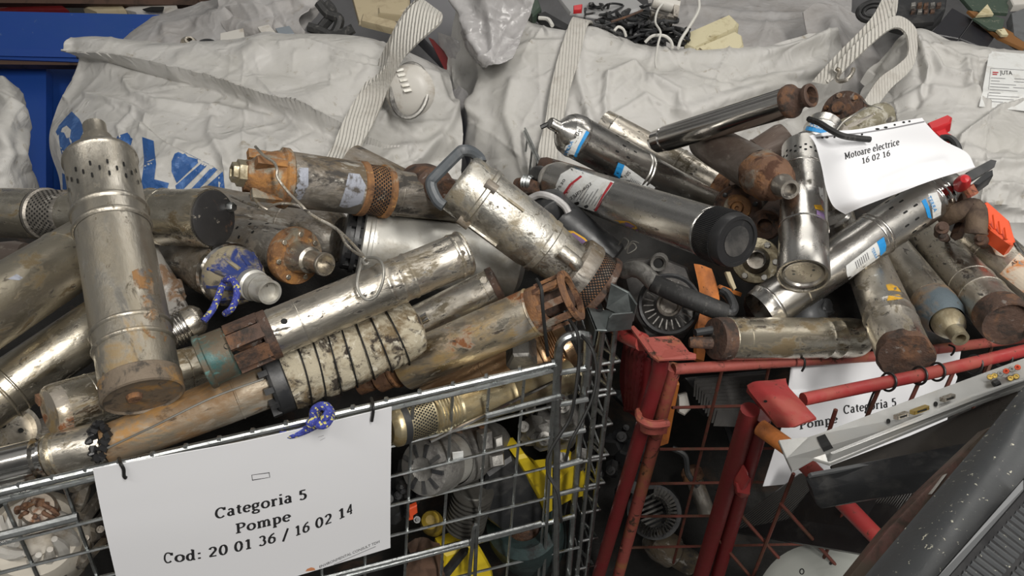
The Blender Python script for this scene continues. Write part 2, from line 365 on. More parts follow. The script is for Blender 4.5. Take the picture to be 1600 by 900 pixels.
heapm = mat('scrap_gap_shade', (.018, .017, .016), .7, .3, [((.05, .03, .02), 10, .55, .66, .8, .2), ((.012, .011, .01), 16, .45, .6, .7, .2)], .8, 40)  # near-black: the shade in the gaps between the pumps is in this colour
paperm = mat('white_paper', (.76, .765, .79), .5, 0, [], .03, 8, rvar=.03)
film_e = mat('sleeve_edge', (.62, .63, .66), .18, 0, [], .05, 20)
inkm = mat('black_ink', (.02, .02, .022), .5)
greyink = mat('grey_ink', (.2, .2, .21), .5)
orink = mat('orange_ink', (.6, .25, .12), .5)
labw = mat('label_white', (.66, .67, .66), .4, 0, [((.5, .49, .46), 30, .5, .7, .5, 0)])
labb = mat('label_blue', (.02, .26, .62), .4, 0, [((.05, .3, .6), 30, .5, .7, .5, 0)])
labr = mat('label_red', (.42, .03, .04), .4)
laby = mat('label_yellow', (.62, .34, .02), .5, 0, [((.3, .2, .05), 60, .5, .65, .6, 0)])
labp = mat('purple_sticker', (.20, .13, .27), .45, 0, [((.12, .08, .13), 20, .5, .65, .6, 0)])
labg = mat('worn_silver_label', (.36, .38, .44), .4, .3, [((.08, .07, .06), 30, .5, .6, .8, 0)], .2, 60)
labo = mat('rust_stained_sticker', (.60, .52, .42), .5, 0, [((.55, .20, .05), 22, .48, .56, .7, 0), ((.12, .25, .3), 30, .58, .64, .5, 0)], .15, 60)
wool = mat('mineral_wool', (.42, .375, .28), .95, 0, [((.17, .125, .07), 18, .47, .58, 1, 0), ((.045, .035, .028), 42, .52, .60, 1, 0), ((.60, .56, .46), 50, .56, .64, 1, 0)], 1, 70)
clothb = mat('brown_rag', (.10, .055, .035), .9, 0, [((.05, .03, .02), 14, .45, .65, .9, 0)], .6, 40)
blackw = mat('black_wire', (.012, .012, .012), .45)
greyw = mat('grey_wire', (.33, .32, .29), .4, .7)
whitew = mat('white_cable', (.6, .59, .55), .45)
redc = mat('red_plastic', (.50, .02, .025), .35)
redorange = mat('red_orange_plastic', (.75, .09, .025), .4)
tvgrey = mat('tv_back_plastic', (.05, .053, .056), .4, 0, [((.055, .058, .058), 5, .5, .75, .5, 0), ((.55, .53, .42), 170, .63, .65, .7, 0)], .1, 90)
tvdark = mat('vent_plastic', (.014, .014, .015), .4, 0, [((.30, .29, .25), 120, .66, .70, .7, 0)], .1, 90)
chass = mat('chassis_metal', (.34, .34, .33), .4, .35, [((.34, .32, .28), 12, .5, .7, .5, .3)], .08, 60)
gold = mat('gold_contact', (.7, .5, .15), .3, 1)
copper = mat('copper_bronze', (.52, .34, .20), .3, .95, [((.34, .18, .08), 12, .45, .62, .5, .7), ((.52, .42, .22), 9, .58, .68, .3, .9)], .12, 90, SZ)
goldst = mat('golden_steel', (.62, .54, .36), .3, .95, [((.30, .22, .10), 14, .48, .62, .5, .7)], .15, 90, SZ)
def m_rope():
    m = mat('blue_rope', (.035, .045, .27), .8, 0, [], .6, 200)
    nt = m.node_tree; b = nt.nodes['Principled BSDF']; tc = nt.nodes.new('ShaderNodeTexCoord')
    v = nt.nodes.new('ShaderNodeTexVoronoi'); v.inputs['Scale'].default_value = 330; nt.links.new(tc.outputs['Object'], v.inputs['Vector'])
    sp = nt.nodes.new('ShaderNodeSeparateColor'); nt.links.new(v.outputs['Color'], sp.inputs[0])
    r = nt.nodes.new('ShaderNodeValToRGB'); r.color_ramp.interpolation = 'CONSTANT'
    r.color_ramp.elements[0].color = (.035, .045, .27, 1); r.color_ramp.elements[1].position = .82; r.color_ramp.elements[1].color = (.55, .5, .16, 1)
    e = r.color_ramp.elements.new(.5); e.color = (.06, .08, .36, 1)
    nt.links.new(sp.outputs[0], r.inputs[0]); nt.links.new(r.outputs[0], b.inputs['Base Color']); return m
rope = m_rope()
# ---------------------------------------------------------------- sheets and bags
def cr(P, n):
    P = np.asarray(P, float); m = len(P)
    t = np.linspace(0, m-1-1e-9, n); i = t.astype(int); f = (t-i)[:, None]
    P2 = P.reshape(m, -1)
    g = lambda k: P2[np.clip(k, 0, m-1)]
    a, b, c, d = g(i-1), g(i), g(i+1), g(i+2)
    r = .5*((2*b)+(c-a)*f+(2*a-5*b+4*c-d)*f*f+(3*b-a-3*c+d)*f**3)
    return r.reshape((n,)+P.shape[1:])
def surf(rows, nu, nv, folds=(), crumple=0, seed=0, big=0, clip=None):
    """rows of (x,y,d) -> world grid; folds = (polyline, width px, height m, kind)"""
    R = cr(np.array(rows, float), nv); R = np.swapaxes(cr(np.swapaxes(R, 0, 1), nu), 0, 1)
    X, Y, D = R[..., 0], R[..., 1], R[..., 2]
    V = Wn(X, Y, D)
    du = np.gradient(V, axis=1); dv = np.gradient(V, axis=0); n = np.cross(du, dv); n /= np.linalg.norm(n, axis=-1, keepdims=True)+1e-9
    toc = CAMn-V; s = np.sign((n*toc).sum(-1, keepdims=True)); n = n*s
    H = np.zeros_like(X); rng = np.random.RandomState(seed)
    def segd(p, q):
        vx, vy = q[0]-p[0], q[1]-p[1]; l2 = vx*vx+vy*vy+1e-6
        t = np.clip(((X-p[0])*vx+(Y-p[1])*vy)/l2, 0, 1); dx = X-p[0]-t*vx; dy = Y-p[1]-t*vy
        side = np.sign(vx*(Y-p[1])-vy*(X-p[0])); return np.hypot(dx, dy), side, t
    for (pl, w, h, kind) in folds:
        best = np.full_like(X, 1e9); bs = np.zeros_like(X)
        for a, b in zip(pl[:-1], pl[1:]):
            dd, sd, t = segd(a, b); k = dd < best; best = np.where(k, dd, best); bs = np.where(k, sd, bs)
        if kind == 'r': H += h*np.exp(-(best/w)**2)
        elif kind == 'c': H += h*np.exp(-best/w)                       # sharp crease
        else:                                                          # step: raised on one side of the line, fading out
            H += h*np.where(bs > 0, 1, -.0)*np.exp(-best/(w*5))*(1-np.exp(-best/w*2.5))
            H += -h*.35*np.where(bs <= 0, 1, 0)*np.exp(-best/w)
    x0, x1, y0, y1 = X.min(), X.max(), Y.min(), Y.max()
    for k in range(int(crumple*1.7)):
        a = (rng.uniform(x0, x1), rng.uniform(y0, y1)); L = rng.uniform(15, 110) if rng.rand() < .75 else rng.uniform(110, 240); th = rng.normal(.0, .9)
        if rng.rand() < .35: th += PI/2
        b = (a[0]+L*math.cos(th), a[1]+L*math.sin(th)); dd, sd, t = segd(a, b); w = rng.uniform(2, 7); h = rng.uniform(.0015, .0055)*(1 if rng.rand() < .65 else -1)
        H += h*np.exp(-dd/w)*np.sin(PI*np.clip(t, .02, .98))**.5
    for k in range(int(big)):
        cx, cy = rng.uniform(x0, x1), rng.uniform(y0, y1); s1, s2 = rng.uniform(30, 110), rng.uniform(12, 34); th = rng.uniform(-1, 1)
        u = (X-cx)*math.cos(th)+(Y-cy)*math.sin(th); v = -(X-cx)*math.sin(th)+(Y-cy)*math.cos(th)
        H += rng.uniform(-.020, .022)*np.exp(-(u/s1)**2-(v/s2)**2)
    V = V+n*H[..., None]
    return V
def grid_mb(V, thick=0, closed_dir=None):
    nv, nu, _ = V.shape; mb = MB(); P = V.reshape(-1, 3)
    idx = lambda j, i: j*nu+i
    fs = [(idx(j, i), idx(j, i+1), idx(j+1, i+1), idx(j+1, i)) for j in range(nv-1) for i in range(nu-1)]
    if thick:
        du = np.gradient(V, axis=1); dv = np.gradient(V, axis=0); n = np.cross(du, dv); n /= np.linalg.norm(n, axis=-1, keepdims=True)+1e-9
        s = np.sign((n*(CAMn-V)).sum(-1).mean()); B = (V-n*s*thick).reshape(-1, 3); N = nv*nu
        P = np.concatenate([P, B]); fs += [tuple(N+k for k in f)[::-1] for f in fs]
        rim = [idx(0, i) for i in range(nu)]+[idx(j, nu-1) for j in range(1, nv)]+[idx(nv-1, i) for i in range(nu-2, -1, -1)]+[idx(j, 0) for j in range(nv-2, 0, -1)]
        fs += [(rim[k], rim[(k+1) % len(rim)], N+rim[(k+1) % len(rim)], N+rim[k]) for k in range(len(rim))]
    mb.v = [Vector(p) for p in P]; mb.f = fs; return mb
def strip(mb, pts, wid, th=.0022, k=8, updir=None, twist=None):
    """webbing: flat band along world pts; wid half-widths vector per point (world)"""
    P = spline(pts, k); Wd = spline(wid, k); vs = []; fs = []
    for i, (p, w) in enumerate(zip(P, Wd)):
        a = P[max(0, i-1)]; b = P[min(len(P)-1, i+1)]; t = (b-a).normalized(); n = t.cross(w).normalized()*th
        vs += [p-w-n, p+w-n, p+w+n, p-w+n]
    for i in range(len(P)-1):
        for q in range(4): fs.append((i*4+q, i*4+(q+1) % 4, (i+1)*4+(q+1) % 4, (i+1)*4+q))
    fs.append((0, 1, 2, 3)); m = len(P)*4; fs.append((m-4, m-3, m-2, m-1)); return mb.add(vs, fs)
def strap_px(mb, pairs, th=.0022, k=8):
    """pairs of edge pixels ((x1,y1,d1),(x2,y2,d2))"""
    c = []; w = []
    for a, b in pairs:
        a, b = W(*a), W(*b); c.append((a+b)/2); w.append((b-a)/2)
    return strip(mb, c, w, th, k)

# ---------------------------------------------------------------- structure
mb = MB(); boxm(mb, (0, 2.0, -.03), 9, 8, .06); mb.build('floor', floorm, kind='structure', smooth=False)
# blue sheet-steel bay behind the bags
mb = MB()
slab(mb, pxs([(-260, -90, 2.55), (332, 12, 2.62), (332, 118, 2.62), (-260, 70, 2.5)]), .06, .004)
for (a, b) in (((-260, 0), (330, 50)),):
    slab(mb, pxs([(-260, 34, 2.50), (330, 40, 2.59), (330, 33, 2.59), (-260, 22, 2.5)]), .01)
mb = MB()
slab(mb, pxs([(-240, 12, 2.48), (312, 24, 2.56), (312, 104, 2.56), (-240, 84, 2.46)]), .05, .006)
slab(mb, pxs([(-240, 70, 2.455), (312, 84, 2.55), (312, 94, 2.55), (-240, 82, 2.455)]), .012, .004)
wl = mb.build('wall_back', bluewall, kind='structure')
mb = MB(); slab(mb, pxs([(-240, 84, 2.47), (330, 92, 2.57), (330, 104, 2.57), (-240, 98, 2.47)]), .05, .003)
slab(mb, pxs([(-240, -8, 2.6), (330, -4, 2.66), (330, 8, 2.66), (-240, 2, 2.6)]), .04)
slab(mb, pxs([(311, -60, 2.52), (326, -60, 2.52), (326, 120, 2.56), (311, 120, 2.56)]), .05, .003)
mb.build('trim_1', brownw, kind='structure')
mb = MB(); slab(mb, pxs([(-240, 100, 2.6), (72, 104, 2.62), (72, 520, 2.3), (-240, 520, 2.3)]), .04)
slab(mb, pxs([(68, 104, 2.72), (340, 104, 2.75), (340, 520, 2.5), (68, 520, 2.5)]), .04)
mb.build('wall_left', bluewall, kind='structure')
# grey wall far behind, above the bags
mb = MB(); slab(mb, pxs([(300, -240, 3.3), (2100, -240, 3.3), (2100, 400, 3.2), (300, 400, 3.2)]), .05)
mb.build('wall_right', mat('dim_grey_wall', (.12, .12, .125), .8, 0, [((.07, .07, .07), 2, .45, .65, .8, 0)], .1, 20), kind='structure')

# ---------------------------------------------------------------- bags
G_BAG = None
def bag(name, label, rows, nu, nv, folds, mt, crumple=60, seed=1, big=10, **kw):
    V = surf(rows, nu, nv, folds, crumple, seed, big); c = V.reshape(-1, 3)
    r = root(name, label, 'bag', at=(c[:, 0].mean(), c[:, 1].mean(), c[:, 2].min()), group='white bulk bags standing behind the cages')
    o = grid_mb(V, .0035).build('bag_body', mt, r); return r, o
# left bag
rows = [
 [(118, 84, 2.35), (165, 80, 2.35), (250, 92, 2.3), (340, 92, 2.28), (430, 84, 2.26), (520, 84, 2.22), (610, 96, 2.2), (690, 120, 2.2)],
 [(110, 62, 1.95), (150, 57, 1.93), (250, 67, 1.90), (330, 64, 1.88), (420, 58, 1.86), (490, 54, 1.84), (590, 64, 1.84), (700, 112, 1.92)],
 [(108, 82, 1.92), (150, 84, 1.86), (250, 104, 1.80), (330, 116, 1.78), (420, 124, 1.76), (500, 130, 1.75), (600, 130, 1.77), (712, 160, 1.88)],
 [(100, 118, 1.95), (150, 125, 1.86), (240, 140, 1.78), (330, 165, 1.74), (420, 180, 1.70), (520, 190, 1.68), (620, 190, 1.74), (722, 190, 1.84)],
 [(84, 170, 1.92), (140, 180, 1.78), (230, 190, 1.68), (330, 205, 1.64), (420, 220, 1.62), (520, 240, 1.62), (620, 240, 1.68), (722, 232, 1.80)],
 [(76, 225, 1.86), (130, 235, 1.70), (230, 240, 1.60), (330, 250, 1.58), (420, 265, 1.57), (520, 285, 1.58), (620, 290, 1.64), (720, 280, 1.76)],
 [(95, 300, 1.84), (140, 305, 1.66), (230, 310, 1.58), (330, 320, 1.56), (420, 330, 1.56), (520, 345, 1.57), (620, 350, 1.62), (715, 350, 1.74)],
 [(118, 460, 1.86), (160, 460, 1.70), (230, 460, 1.62), (330, 460, 1.6), (420, 460, 1.6), (520, 460, 1.6), (620, 460, 1.65), (715, 460, 1.76)],
]
folds = [([(112, 84), (180, 90), (250, 106), (330, 126), (420, 160), (530, 200)], 9, -.045, 's'),
         ([(185, 118), (200, 136), (235, 152), (330, 160), (410, 174)], 6, .014, 'r'),
         ([(128, 142), (200, 160), (226, 176), (222, 200)], 5, .010, 'r'),
         ([(205, 170), (185, 200), (190, 225)], 5, .008, 'r'),
         ([(235, 202), (285, 238), (340, 262), (345, 285)], 5, .012, 's'),
         ([(110, 70), (108, 130), (98, 150)], 4, .012, 'r'),
         ([(330, 180), (325, 200), (345, 240), (350, 255)], 8, .012, 'r'),
         ([(440, 72), (480, 66), (590, 102)], 4, .008, 'r'), ([(520, 92), (560, 106), (640, 130)], 3, .006, 'r'),
         ([(620, 290), (700, 200), (716, 160)], 8, .018, 'r'), ([(560, 300), (610, 240), (700, 225)], 10, .016, 'r'),
         ([(630, 300), (650, 260), (720, 240)], 7, -.014, 'r'), ([(590, 180), (640, 200), (690, 196)], 7, .012, 'r'),
         ([(600, 190), (612, 140), (640, 110), (680, 120), (700, 165)], 7, .016, 'r')]
bagL, bagLo = bag('bulk_bag', 'large white woven bulk bag with big blue printed letters, behind the rusty pumps', rows, 300, 200, folds, bagm, 130, 3, 16)
# print on the left bag
S_ = [(178, 223), (184, 212), (199, 207), (207, 217), (204, 228), (190, 221), (184, 226), (190, 238), (206, 243), (214, 262), (214, 300), (170, 300), (172, 280), (196, 282), (199, 262), (184, 250)]
glyphs = [
 [(92, 196), (104, 182), (112, 174), (124, 186), (131, 200), (127, 216), (118, 224), (109, 216), (111, 203), (104, 196), (97, 200), (95, 206), (90, 212), (87, 206)],
 [(104, 216), (120, 212), (128, 214), (126, 226), (112, 226), (108, 240), (106, 254), (99, 250), (94, 232), (92, 216), (92, 206), (100, 207)],
 [(97, 270), (106, 276), (112, 296), (98, 296)],
 S_,
 [(222, 214), (240, 220), (242, 240), (244, 256), (241, 280), (264, 286), (260, 300), (219, 300), (224, 262), (225, 250)],
]
lo = [(268, 252), (273, 240), (284, 235), (314, 250), (276, 286), (268, 268)]
st1 = [(276, 300), (274, 290), (318, 252), (326, 256), (288, 294), (284, 300)]
st2 = [(294, 300), (332, 260), (340, 265), (306, 300)]
st3 = [(312, 300), (348, 268), (352, 300)]
for g_ in glyphs: decal('printed_letter', [g_], bagLo, printb, bagL, .0015, 7, label='blue printed letter')
for g_ in (lo, st1, st2, st3): decal('printed_emblem', [g_], bagLo, printb, bagL, .0015, 7, label='blue striped emblem print')
# webbing loop of the left bag (rises from the bag, turns over, comes back)
mb = MB()
strap_px(mb, [((502, 262, 1.545), (548, 262, 1.545)), ((522, 225, 1.60), (566, 225, 1.6)), ((537, 190, 1.62), (582, 196, 1.62)), ((560, 150, 1.66), (600, 156, 1.66)),
              ((600, 106, 1.62), (618, 110, 1.64)), ((618, 50, 1.60), (650, 70, 1.58)), ((642, 12, 1.60), (688, 36, 1.57)), ((660, 0, 1.63), (690, 22, 1.60))], .003)
mb.build('lifting_loop', strapm, bagL)
mb = MB()
strap_px(mb, [((652, -2, 1.64), (666, 4, 1.64)), ((630, 20, 1.68), (650, 20, 1.68)), ((612, 55, 1.72), (632, 60, 1.7)), ((590, 100, 1.76), (618, 108, 1.72)), ((560, 150, 1.72), (586, 160, 1.70)), ((545, 180, 1.68), (560, 190, 1.66))], .003)
mb.build('lifting_loop', strapm, bagL)
# round pale lamp housing poking out of the left bag
def ring_pts(cx, cy, rx, ry, d, rot=0, n=28, a0=0, a1=360, dd=0):
    o = []
    for i in range(n+1):
        a = math.radians(a0+(a1-a0)*i/n); x = rx*math.cos(a); y = ry*math.sin(a); c, s = math.cos(rot), math.sin(rot)
        o.append(W(cx+x*c-y*s, cy+x*s+y*c, d+dd*math.cos(a)))
    return o
r = root('round_lamp_housing', 'round pale plastic housing with metal rim poking out of the lettered bag', 'lamp', at=W(643, 150, 1.70))
mb = MB(); tube(mb, ring_pts(640, 142, 28, 42, 1.66, .12), .006, 8); mb.build('rim', casting, r)
mb = MB(); M = Matrix.Translation(W(640, 142, 1.67)) @ Matrix((*[tuple(v)+(0,) for v in zip(*frame(W(640, 142, 1.67), W(600, 150, 1.45)))], (0, 0, 0, 1)))
lathe(mb, [(-.04, 0), (-.04, .05), (0, .058), (.012, .05), (.02, .03), (.022, 0)], M); mb.build('housing', whitep, r)
mb = MB()
for k in range(5): slab(mb, pxs([(618+k*3, 108+k*8, 1.64), (630+k*3, 106+k*8, 1.64), (631+k*3, 110+k*8, 1.64), (620+k*3, 112+k*8, 1.64)]), .01)
mb.build('ribs', whitem, r)

# middle bag
far = lambda rows, k=1.05: [[(x, y, d*k) for x, y, d in r_] for r_ in rows]
rows = [
 [(740, 40, 2.3), (800, 60, 2.3), (880, 75, 2.25), (960, 85, 2.2), (1040, 95, 2.2), (1120, 100, 2.2), (1200, 100, 2.2), (1310, 90, 2.3)],
 [(722, -30, 1.92), (790, 8, 1.88), (850, 40, 1.85), (930, 42, 1.84), (1010, 72, 1.82), (1100, 76, 1.82), (1200, 72, 1.84), (1308, 42, 1.95)],
 [(712, 20, 1.92), (780, 50, 1.82), (850, 70, 1.78), (930, 80, 1.76), (1010, 98, 1.74), (1100, 100, 1.74), (1200, 96, 1.78), (1314, 70, 1.95)],
 [(700, 90, 1.92), (770, 105, 1.78), (850, 115, 1.73), (930, 125, 1.70), (1010, 130, 1.68), (1100, 135, 1.68), (1210, 130, 1.74), (1320, 105, 1.92)],
 [(698, 150, 1.90), (770, 165, 1.73), (850, 175, 1.68), (930, 180, 1.65), (1010, 185, 1.64), (1100, 185, 1.66), (1210, 180, 1.74), (1325, 150, 1.92)],
 [(722, 230, 1.84), (780, 235, 1.68), (850, 240, 1.63), (930, 240, 1.60), (1010, 245, 1.6), (1100, 245, 1.64), (1210, 240, 1.74), (1325, 220, 1.92)],
 [(735, 300, 1.8), (790, 310, 1.66), (850, 315, 1.62), (930, 315, 1.60), (1010, 315, 1.6), (1100, 315, 1.64), (1210, 310, 1.74), (1325, 300, 1.92)],
 [(735, 470, 1.9), (790, 470, 1.75), (850, 470, 1.72), (930, 470, 1.70), (1010, 470, 1.7), (1100, 470, 1.72), (1210, 470, 1.8), (1325, 470, 1.95)],
]
folds = [([(725, 0), (735, 60), (752, 90), (750, 150), (738, 230)], 9, .022, 'r'), ([(765, 90), (830, 70), (880, 66)], 6, .010, 'r'),
         ([(950, 120), (990, 105), (1060, 145), (1062, 180)], 7, .014, 'r'), ([(950, 125), (945, 160), (950, 210)], 6, .012, 'r'),
         ([(1010, 105), (1060, 100), (1130, 120), (1200, 105), (1300, 90)], 12, -.016, 'r'), ([(1040, 80), (1070, 110), (1140, 130)], 6, .008, 'r'),
         ([(1070, 180), (1150, 150), (1250, 110), (1300, 90)], 14, .02, 'r'), ([(900, 60), (905, 130), (925, 200)], 9, .016, 'r'),
         ([(960, 180), (1010, 150), (1055, 175)], 5, .008, 'r'), ([(740, 160), (760, 190), (745, 260)], 8, .018, 'r'), ([(800, 130), (790, 180), (820, 260)], 9, .012, 'r'),
         ([(1130, 140), (1180, 130), (1290, 120)], 7, -.010, 'r')]
bagM, bagMo = bag('bulk_bag', 'large white woven bulk bag with a vertical webbing loop, in the middle behind the pumps', far(rows), 300, 200, folds, bagm, 140, 8, 16)
mb = MB()
strap_px(mb, far([((838, 285, 1.585), (872, 290, 1.585)), ((840, 240, 1.60), (872, 240, 1.6)), ((852, 190, 1.64), (880, 190, 1.64)), ((860, 140, 1.67), (890, 142, 1.67)), ((872, 90, 1.72), (905, 92, 1.72)), ((888, 42, 1.78), (916, 46, 1.78)), ((896, 28, 1.82), (924, 34, 1.84)), ((905, 40, 1.92), (930, 46, 1.92))]), .003)
mb.build('lifting_loop', strapm, bagM)
# clear film bundle at the top left of the middle bag
rows = [[(705, -60, 1.95), (740, -60, 1.86), (790, -50, 1.84), (840, -30, 1.86)], [(712, 0, 1.93), (740, 5, 1.84), (785, 10, 1.82), (825, 30, 1.84)],
        [(722, 60, 1.92), (745, 70, 1.82), (780, 72, 1.80), (812, 66, 1.82)], [(738, 100, 1.90), (755, 105, 1.80), (775, 105, 1.79), (800, 95, 1.80)]]
V = surf(rows, 110, 120, [([(728, 0), (742, 60), (756, 92)], 7, .03, 'r'), ([(760, 0), (770, 50), (768, 100)], 8, .02, 'r')], 60, 21, 8)
r = root('plastic_film_sheet', 'crumpled translucent film bundled at the top of the middle bag', 'plastic film', at=W(770, 90, 1.8))
grid_mb(V, .003).build('film', film, r)
rows = [[(684, 50, 2.05), (710, 60, 2.0), (724, 70, 1.98)], [(690, 100, 2.05), (712, 105, 1.98), (735, 110, 1.96)], [(700, 150, 2.0), (716, 170, 1.95), (738, 180, 1.93)], [(716, 220, 1.98), (724, 226, 1.92), (744, 236, 1.9)]]
tag(grid_mb(surf(rows, 50, 90, (), 30, 5, 5), .003).build('plastic_film_sheet', film), 'narrow crumpled film strip in the gap left of the middle bag', 'plastic film')

# right bag
rows = [
 [(1380, 150, 2.2), (1430, 90, 2.2), (1480, 100, 2.2), (1540, 110, 2.2), (1600, 115, 2.2), (1680, 120, 2.2)],
 [(1350, 130, 1.92), (1424, 48, 1.84), (1480, 62, 1.82), (1545, 76, 1.80), (1600, 80, 1.80), (1680, 90, 1.82)],
 [(1340, 160, 1.86), (1424, 90, 1.78), (1480, 100, 1.74), (1545, 108, 1.72), (1600, 110, 1.72), (1680, 115, 1.75)],
 [(1335, 200, 1.80), (1415, 140, 1.74), (1480, 150, 1.68), (1545, 158, 1.66), (1600, 160, 1.66), (1680, 165, 1.7)],
 [(1335, 240, 1.76), (1410, 200, 1.68), (1480, 205, 1.60), (1545, 215, 1.57), (1600, 220, 1.57), (1680, 225, 1.6)],
 [(1335, 290, 1.74), (1410, 260, 1.64), (1480, 265, 1.55), (1545, 270, 1.52), (1600, 275, 1.52), (1680, 280, 1.55)],
 [(1335, 360, 1.74), (1410, 350, 1.64), (1480, 350, 1.55), (1545, 350, 1.50), (1600, 350, 1.49), (1680, 350, 1.52)],
 [(1335, 500, 1.8), (1410, 500, 1.7), (1480, 500, 1.6), (1545, 500, 1.56), (1600, 500, 1.55), (1680, 500, 1.6)],
]
folds = [([(1436, 60), (1450, 110), (1440, 150)], 5, .014, 'r'), ([(1445, 70), (1470, 110), (1510, 125)], 6, .016, 'r'), ([(1432, 95), (1448, 140), (1430, 165)], 6, -.012, 'r'),
         ([(1460, 70), (1500, 90), (1540, 95)], 4, .008, 'r'), ([(1510, 100), (1515, 140), (1540, 165)], 7, .014, 'r'), ([(1500, 218), (1560, 172), (1600, 160)], 4, .012, 'r'),
         ([(1380, 170), (1450, 140), (1520, 148)], 8, .012, 'r'), ([(1460, 215), (1520, 225), (1600, 232)], 8, -.012, 'r'), ([(1520, 260), (1600, 255)], 7, .014, 'r'),
         ([(1530, 290), (1600, 300)], 6, .012, 'r'), ([(1540, 320), (1600, 330)], 5, .01, 'r')]
bagR, bagRo = bag('bulk_bag', 'white woven bulk bag with a sewn-on paper label, at the right edge', rows, 220, 200, folds, bagm, 110, 12, 12)
# label sewn on the right bag
V = surf([[(1546, 80, 1.745), (1600, 84, 1.74), (1650, 88, 1.74)], [(1538, 125, 1.68), (1600, 128, 1.675), (1650, 130, 1.67)], [(1530, 166, 1.635), (1600, 173, 1.63), (1650, 178, 1.63)]], 30, 30, [([(1530, 144), (1600, 150)], 5, .004, 'r')])
lab = grid_mb(V, .0015).build('paper_label', labw, bagR)
u, v = (9.5, .5), (-.8, -9.5)
decal('label_text', sans('JUTA', (1563, 116), (8.5, .4), (-1, -9)), lab, inkm, bagR, .0015)
pl = [quadpx((1551, 112), (1, .05), (0, 1), 0, 9, 0, 1.6), quadpx((1551, 115), (1, .05), (0, 1), 0, 7, 0, 1.6)]
decal('label_mark', pl, lab, labr, bagR, .0015)
ln = []
for k in range(9):
    y = 121+k*4.6; x0 = 1549-k*.7; L = (22, 14, 40, 30, 44, 18, 48, 40, 24)[k]
    ln.append(quadpx((x0, y), (1, .06), (0, 1), 0, L, 0, .7))
    if k in (0, 1, 3): ln.append(quadpx((x0+36, y+1.5), (1, .06), (0, 1), 0, 18, 0, .7))
fr = lambda x0, y0, x1, y1: [quadpx((x0, y0), (1, .06), (0, 1), 0, x1-x0, 0, .5), quadpx((x0, y0), (1, 0), (-.1, 1), 0, .5, 0, y1-y0)]
decal('label_text', ln+fr(1548, 106, 1650, 160), lab, greyink, bagR, .0015)
# white loop straps rising over the right bag
r = root('bulk_bag', 'half-open white woven bag with arched loops between the middle and right bags', 'bag', at=W(1380, 100, 1.9), group='white bulk bags standing behind the cages')
rows = [[(1262, 60, 2.2), (1300, 40, 2.25), (1360, 40, 2.25), (1440, 50, 2.2)],
        [(1255, 20, 2.25), (1290, 0, 2.3), (1345, 30, 2.25), (1432, 60, 2.1)],
        [(1275, 110, 2.12), (1310, 90, 2.08), (1360, 100, 2.04), (1436, 110, 2.0)],
        [(1290, 180, 1.99), (1320, 170, 1.98), (1370, 170, 1.96), (1432, 170, 1.93)],
        [(1300, 260, 1.95), (1325, 250, 1.93), (1375, 250, 1.9), (1425, 250, 1.86)],
        [(1300, 420, 1.95), (1325, 420, 1.93), (1375, 420, 1.9), (1425, 420, 1.86)]]
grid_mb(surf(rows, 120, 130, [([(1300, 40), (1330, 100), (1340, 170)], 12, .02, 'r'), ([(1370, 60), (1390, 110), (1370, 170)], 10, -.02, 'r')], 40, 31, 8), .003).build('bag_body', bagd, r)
mb = MB()
strap_px(mb, [((1268, 128, 1.86), (1290, 132, 1.86)), ((1285, 110, 1.86), (1310, 118, 1.84)), ((1315, 78, 1.84), (1335, 90, 1.82)), ((1345, 48, 1.82), (1368, 58, 1.80)), ((1365, 24, 1.82), (1386, 34, 1.8)), ((1378, 0, 1.84), (1394, 8, 1.82)), ((1388, -14, 1.86), (1400, -8, 1.84))], .003)
mb.build('lifting_loop', strapm, r)
mb = MB()
strap_px(mb, [((1388, -14, 1.88), (1402, -8, 1.88)), ((1392, 4, 1.88), (1402, 6, 1.88)), ((1388, 22, 1.88), (1398, 26, 1.87)), ((1365, 42, 1.88), (1374, 50, 1.86)), ((1335, 68, 1.88), (1345, 76, 1.86)), ((1310, 95, 1.86), (1318, 104, 1.85)), ((1284, 122, 1.86), (1294, 130, 1.85))], .003)
mb.build('lifting_loop', strapm, r)
mb = MB()
strap_px(mb, [((1300, 108, 1.83), (1312, 118, 1.82)), ((1340, 66, 1.80), (1348, 82, 1.79)), ((1378, 36, 1.79), (1382, 52, 1.78)), ((1405, 26, 1.79), (1402, 44, 1.78)), ((1430, 46, 1.79), (1416, 56, 1.78)), ((1432, 80, 1.77), (1418, 84, 1.76)), ((1422, 110, 1.74), (1402, 102, 1.74)), ((1392, 138, 1.72), (1374, 122, 1.72)), ((1370, 165, 1.70), (1354, 150, 1.7)), ((1352, 185, 1.69), (1338, 178, 1.69))], .003)
mb.build('lifting_loop', strapm, r)

# bag sliver at the far left
rows = [[(-60, 110, 2.0), (-10, 118, 1.9), (5, 120, 1.88), (10, 124, 1.95)], [(-60, 150, 1.9), (0, 150, 1.8), (24, 150, 1.82), (36, 152, 1.92)], [(-60, 200, 1.85), (-5, 200, 1.72), (28, 200, 1.75), (42, 202, 1.88)],
        [(-60, 260, 1.8), (-10, 260, 1.7), (26, 262, 1.74), (38, 262, 1.86)], [(-60, 320, 1.8), (-10, 320, 1.7), (26, 320, 1.74), (48, 320, 1.86)], [(-60, 460, 1.85), (-10, 460, 1.75), (26, 460, 1.78), (50, 460, 1.9)]]
bag('bulk_bag', 'sliver of a white woven bag at the far left edge before the blue steel', rows, 70, 130, [([(0, 150), (30, 175), (38, 200), (28, 240), (44, 300)], 5, .018, 'r'), ([(0, 200), (15, 240), (0, 270)], 8, .012, 'r')], bagm, 24, 4, 5)
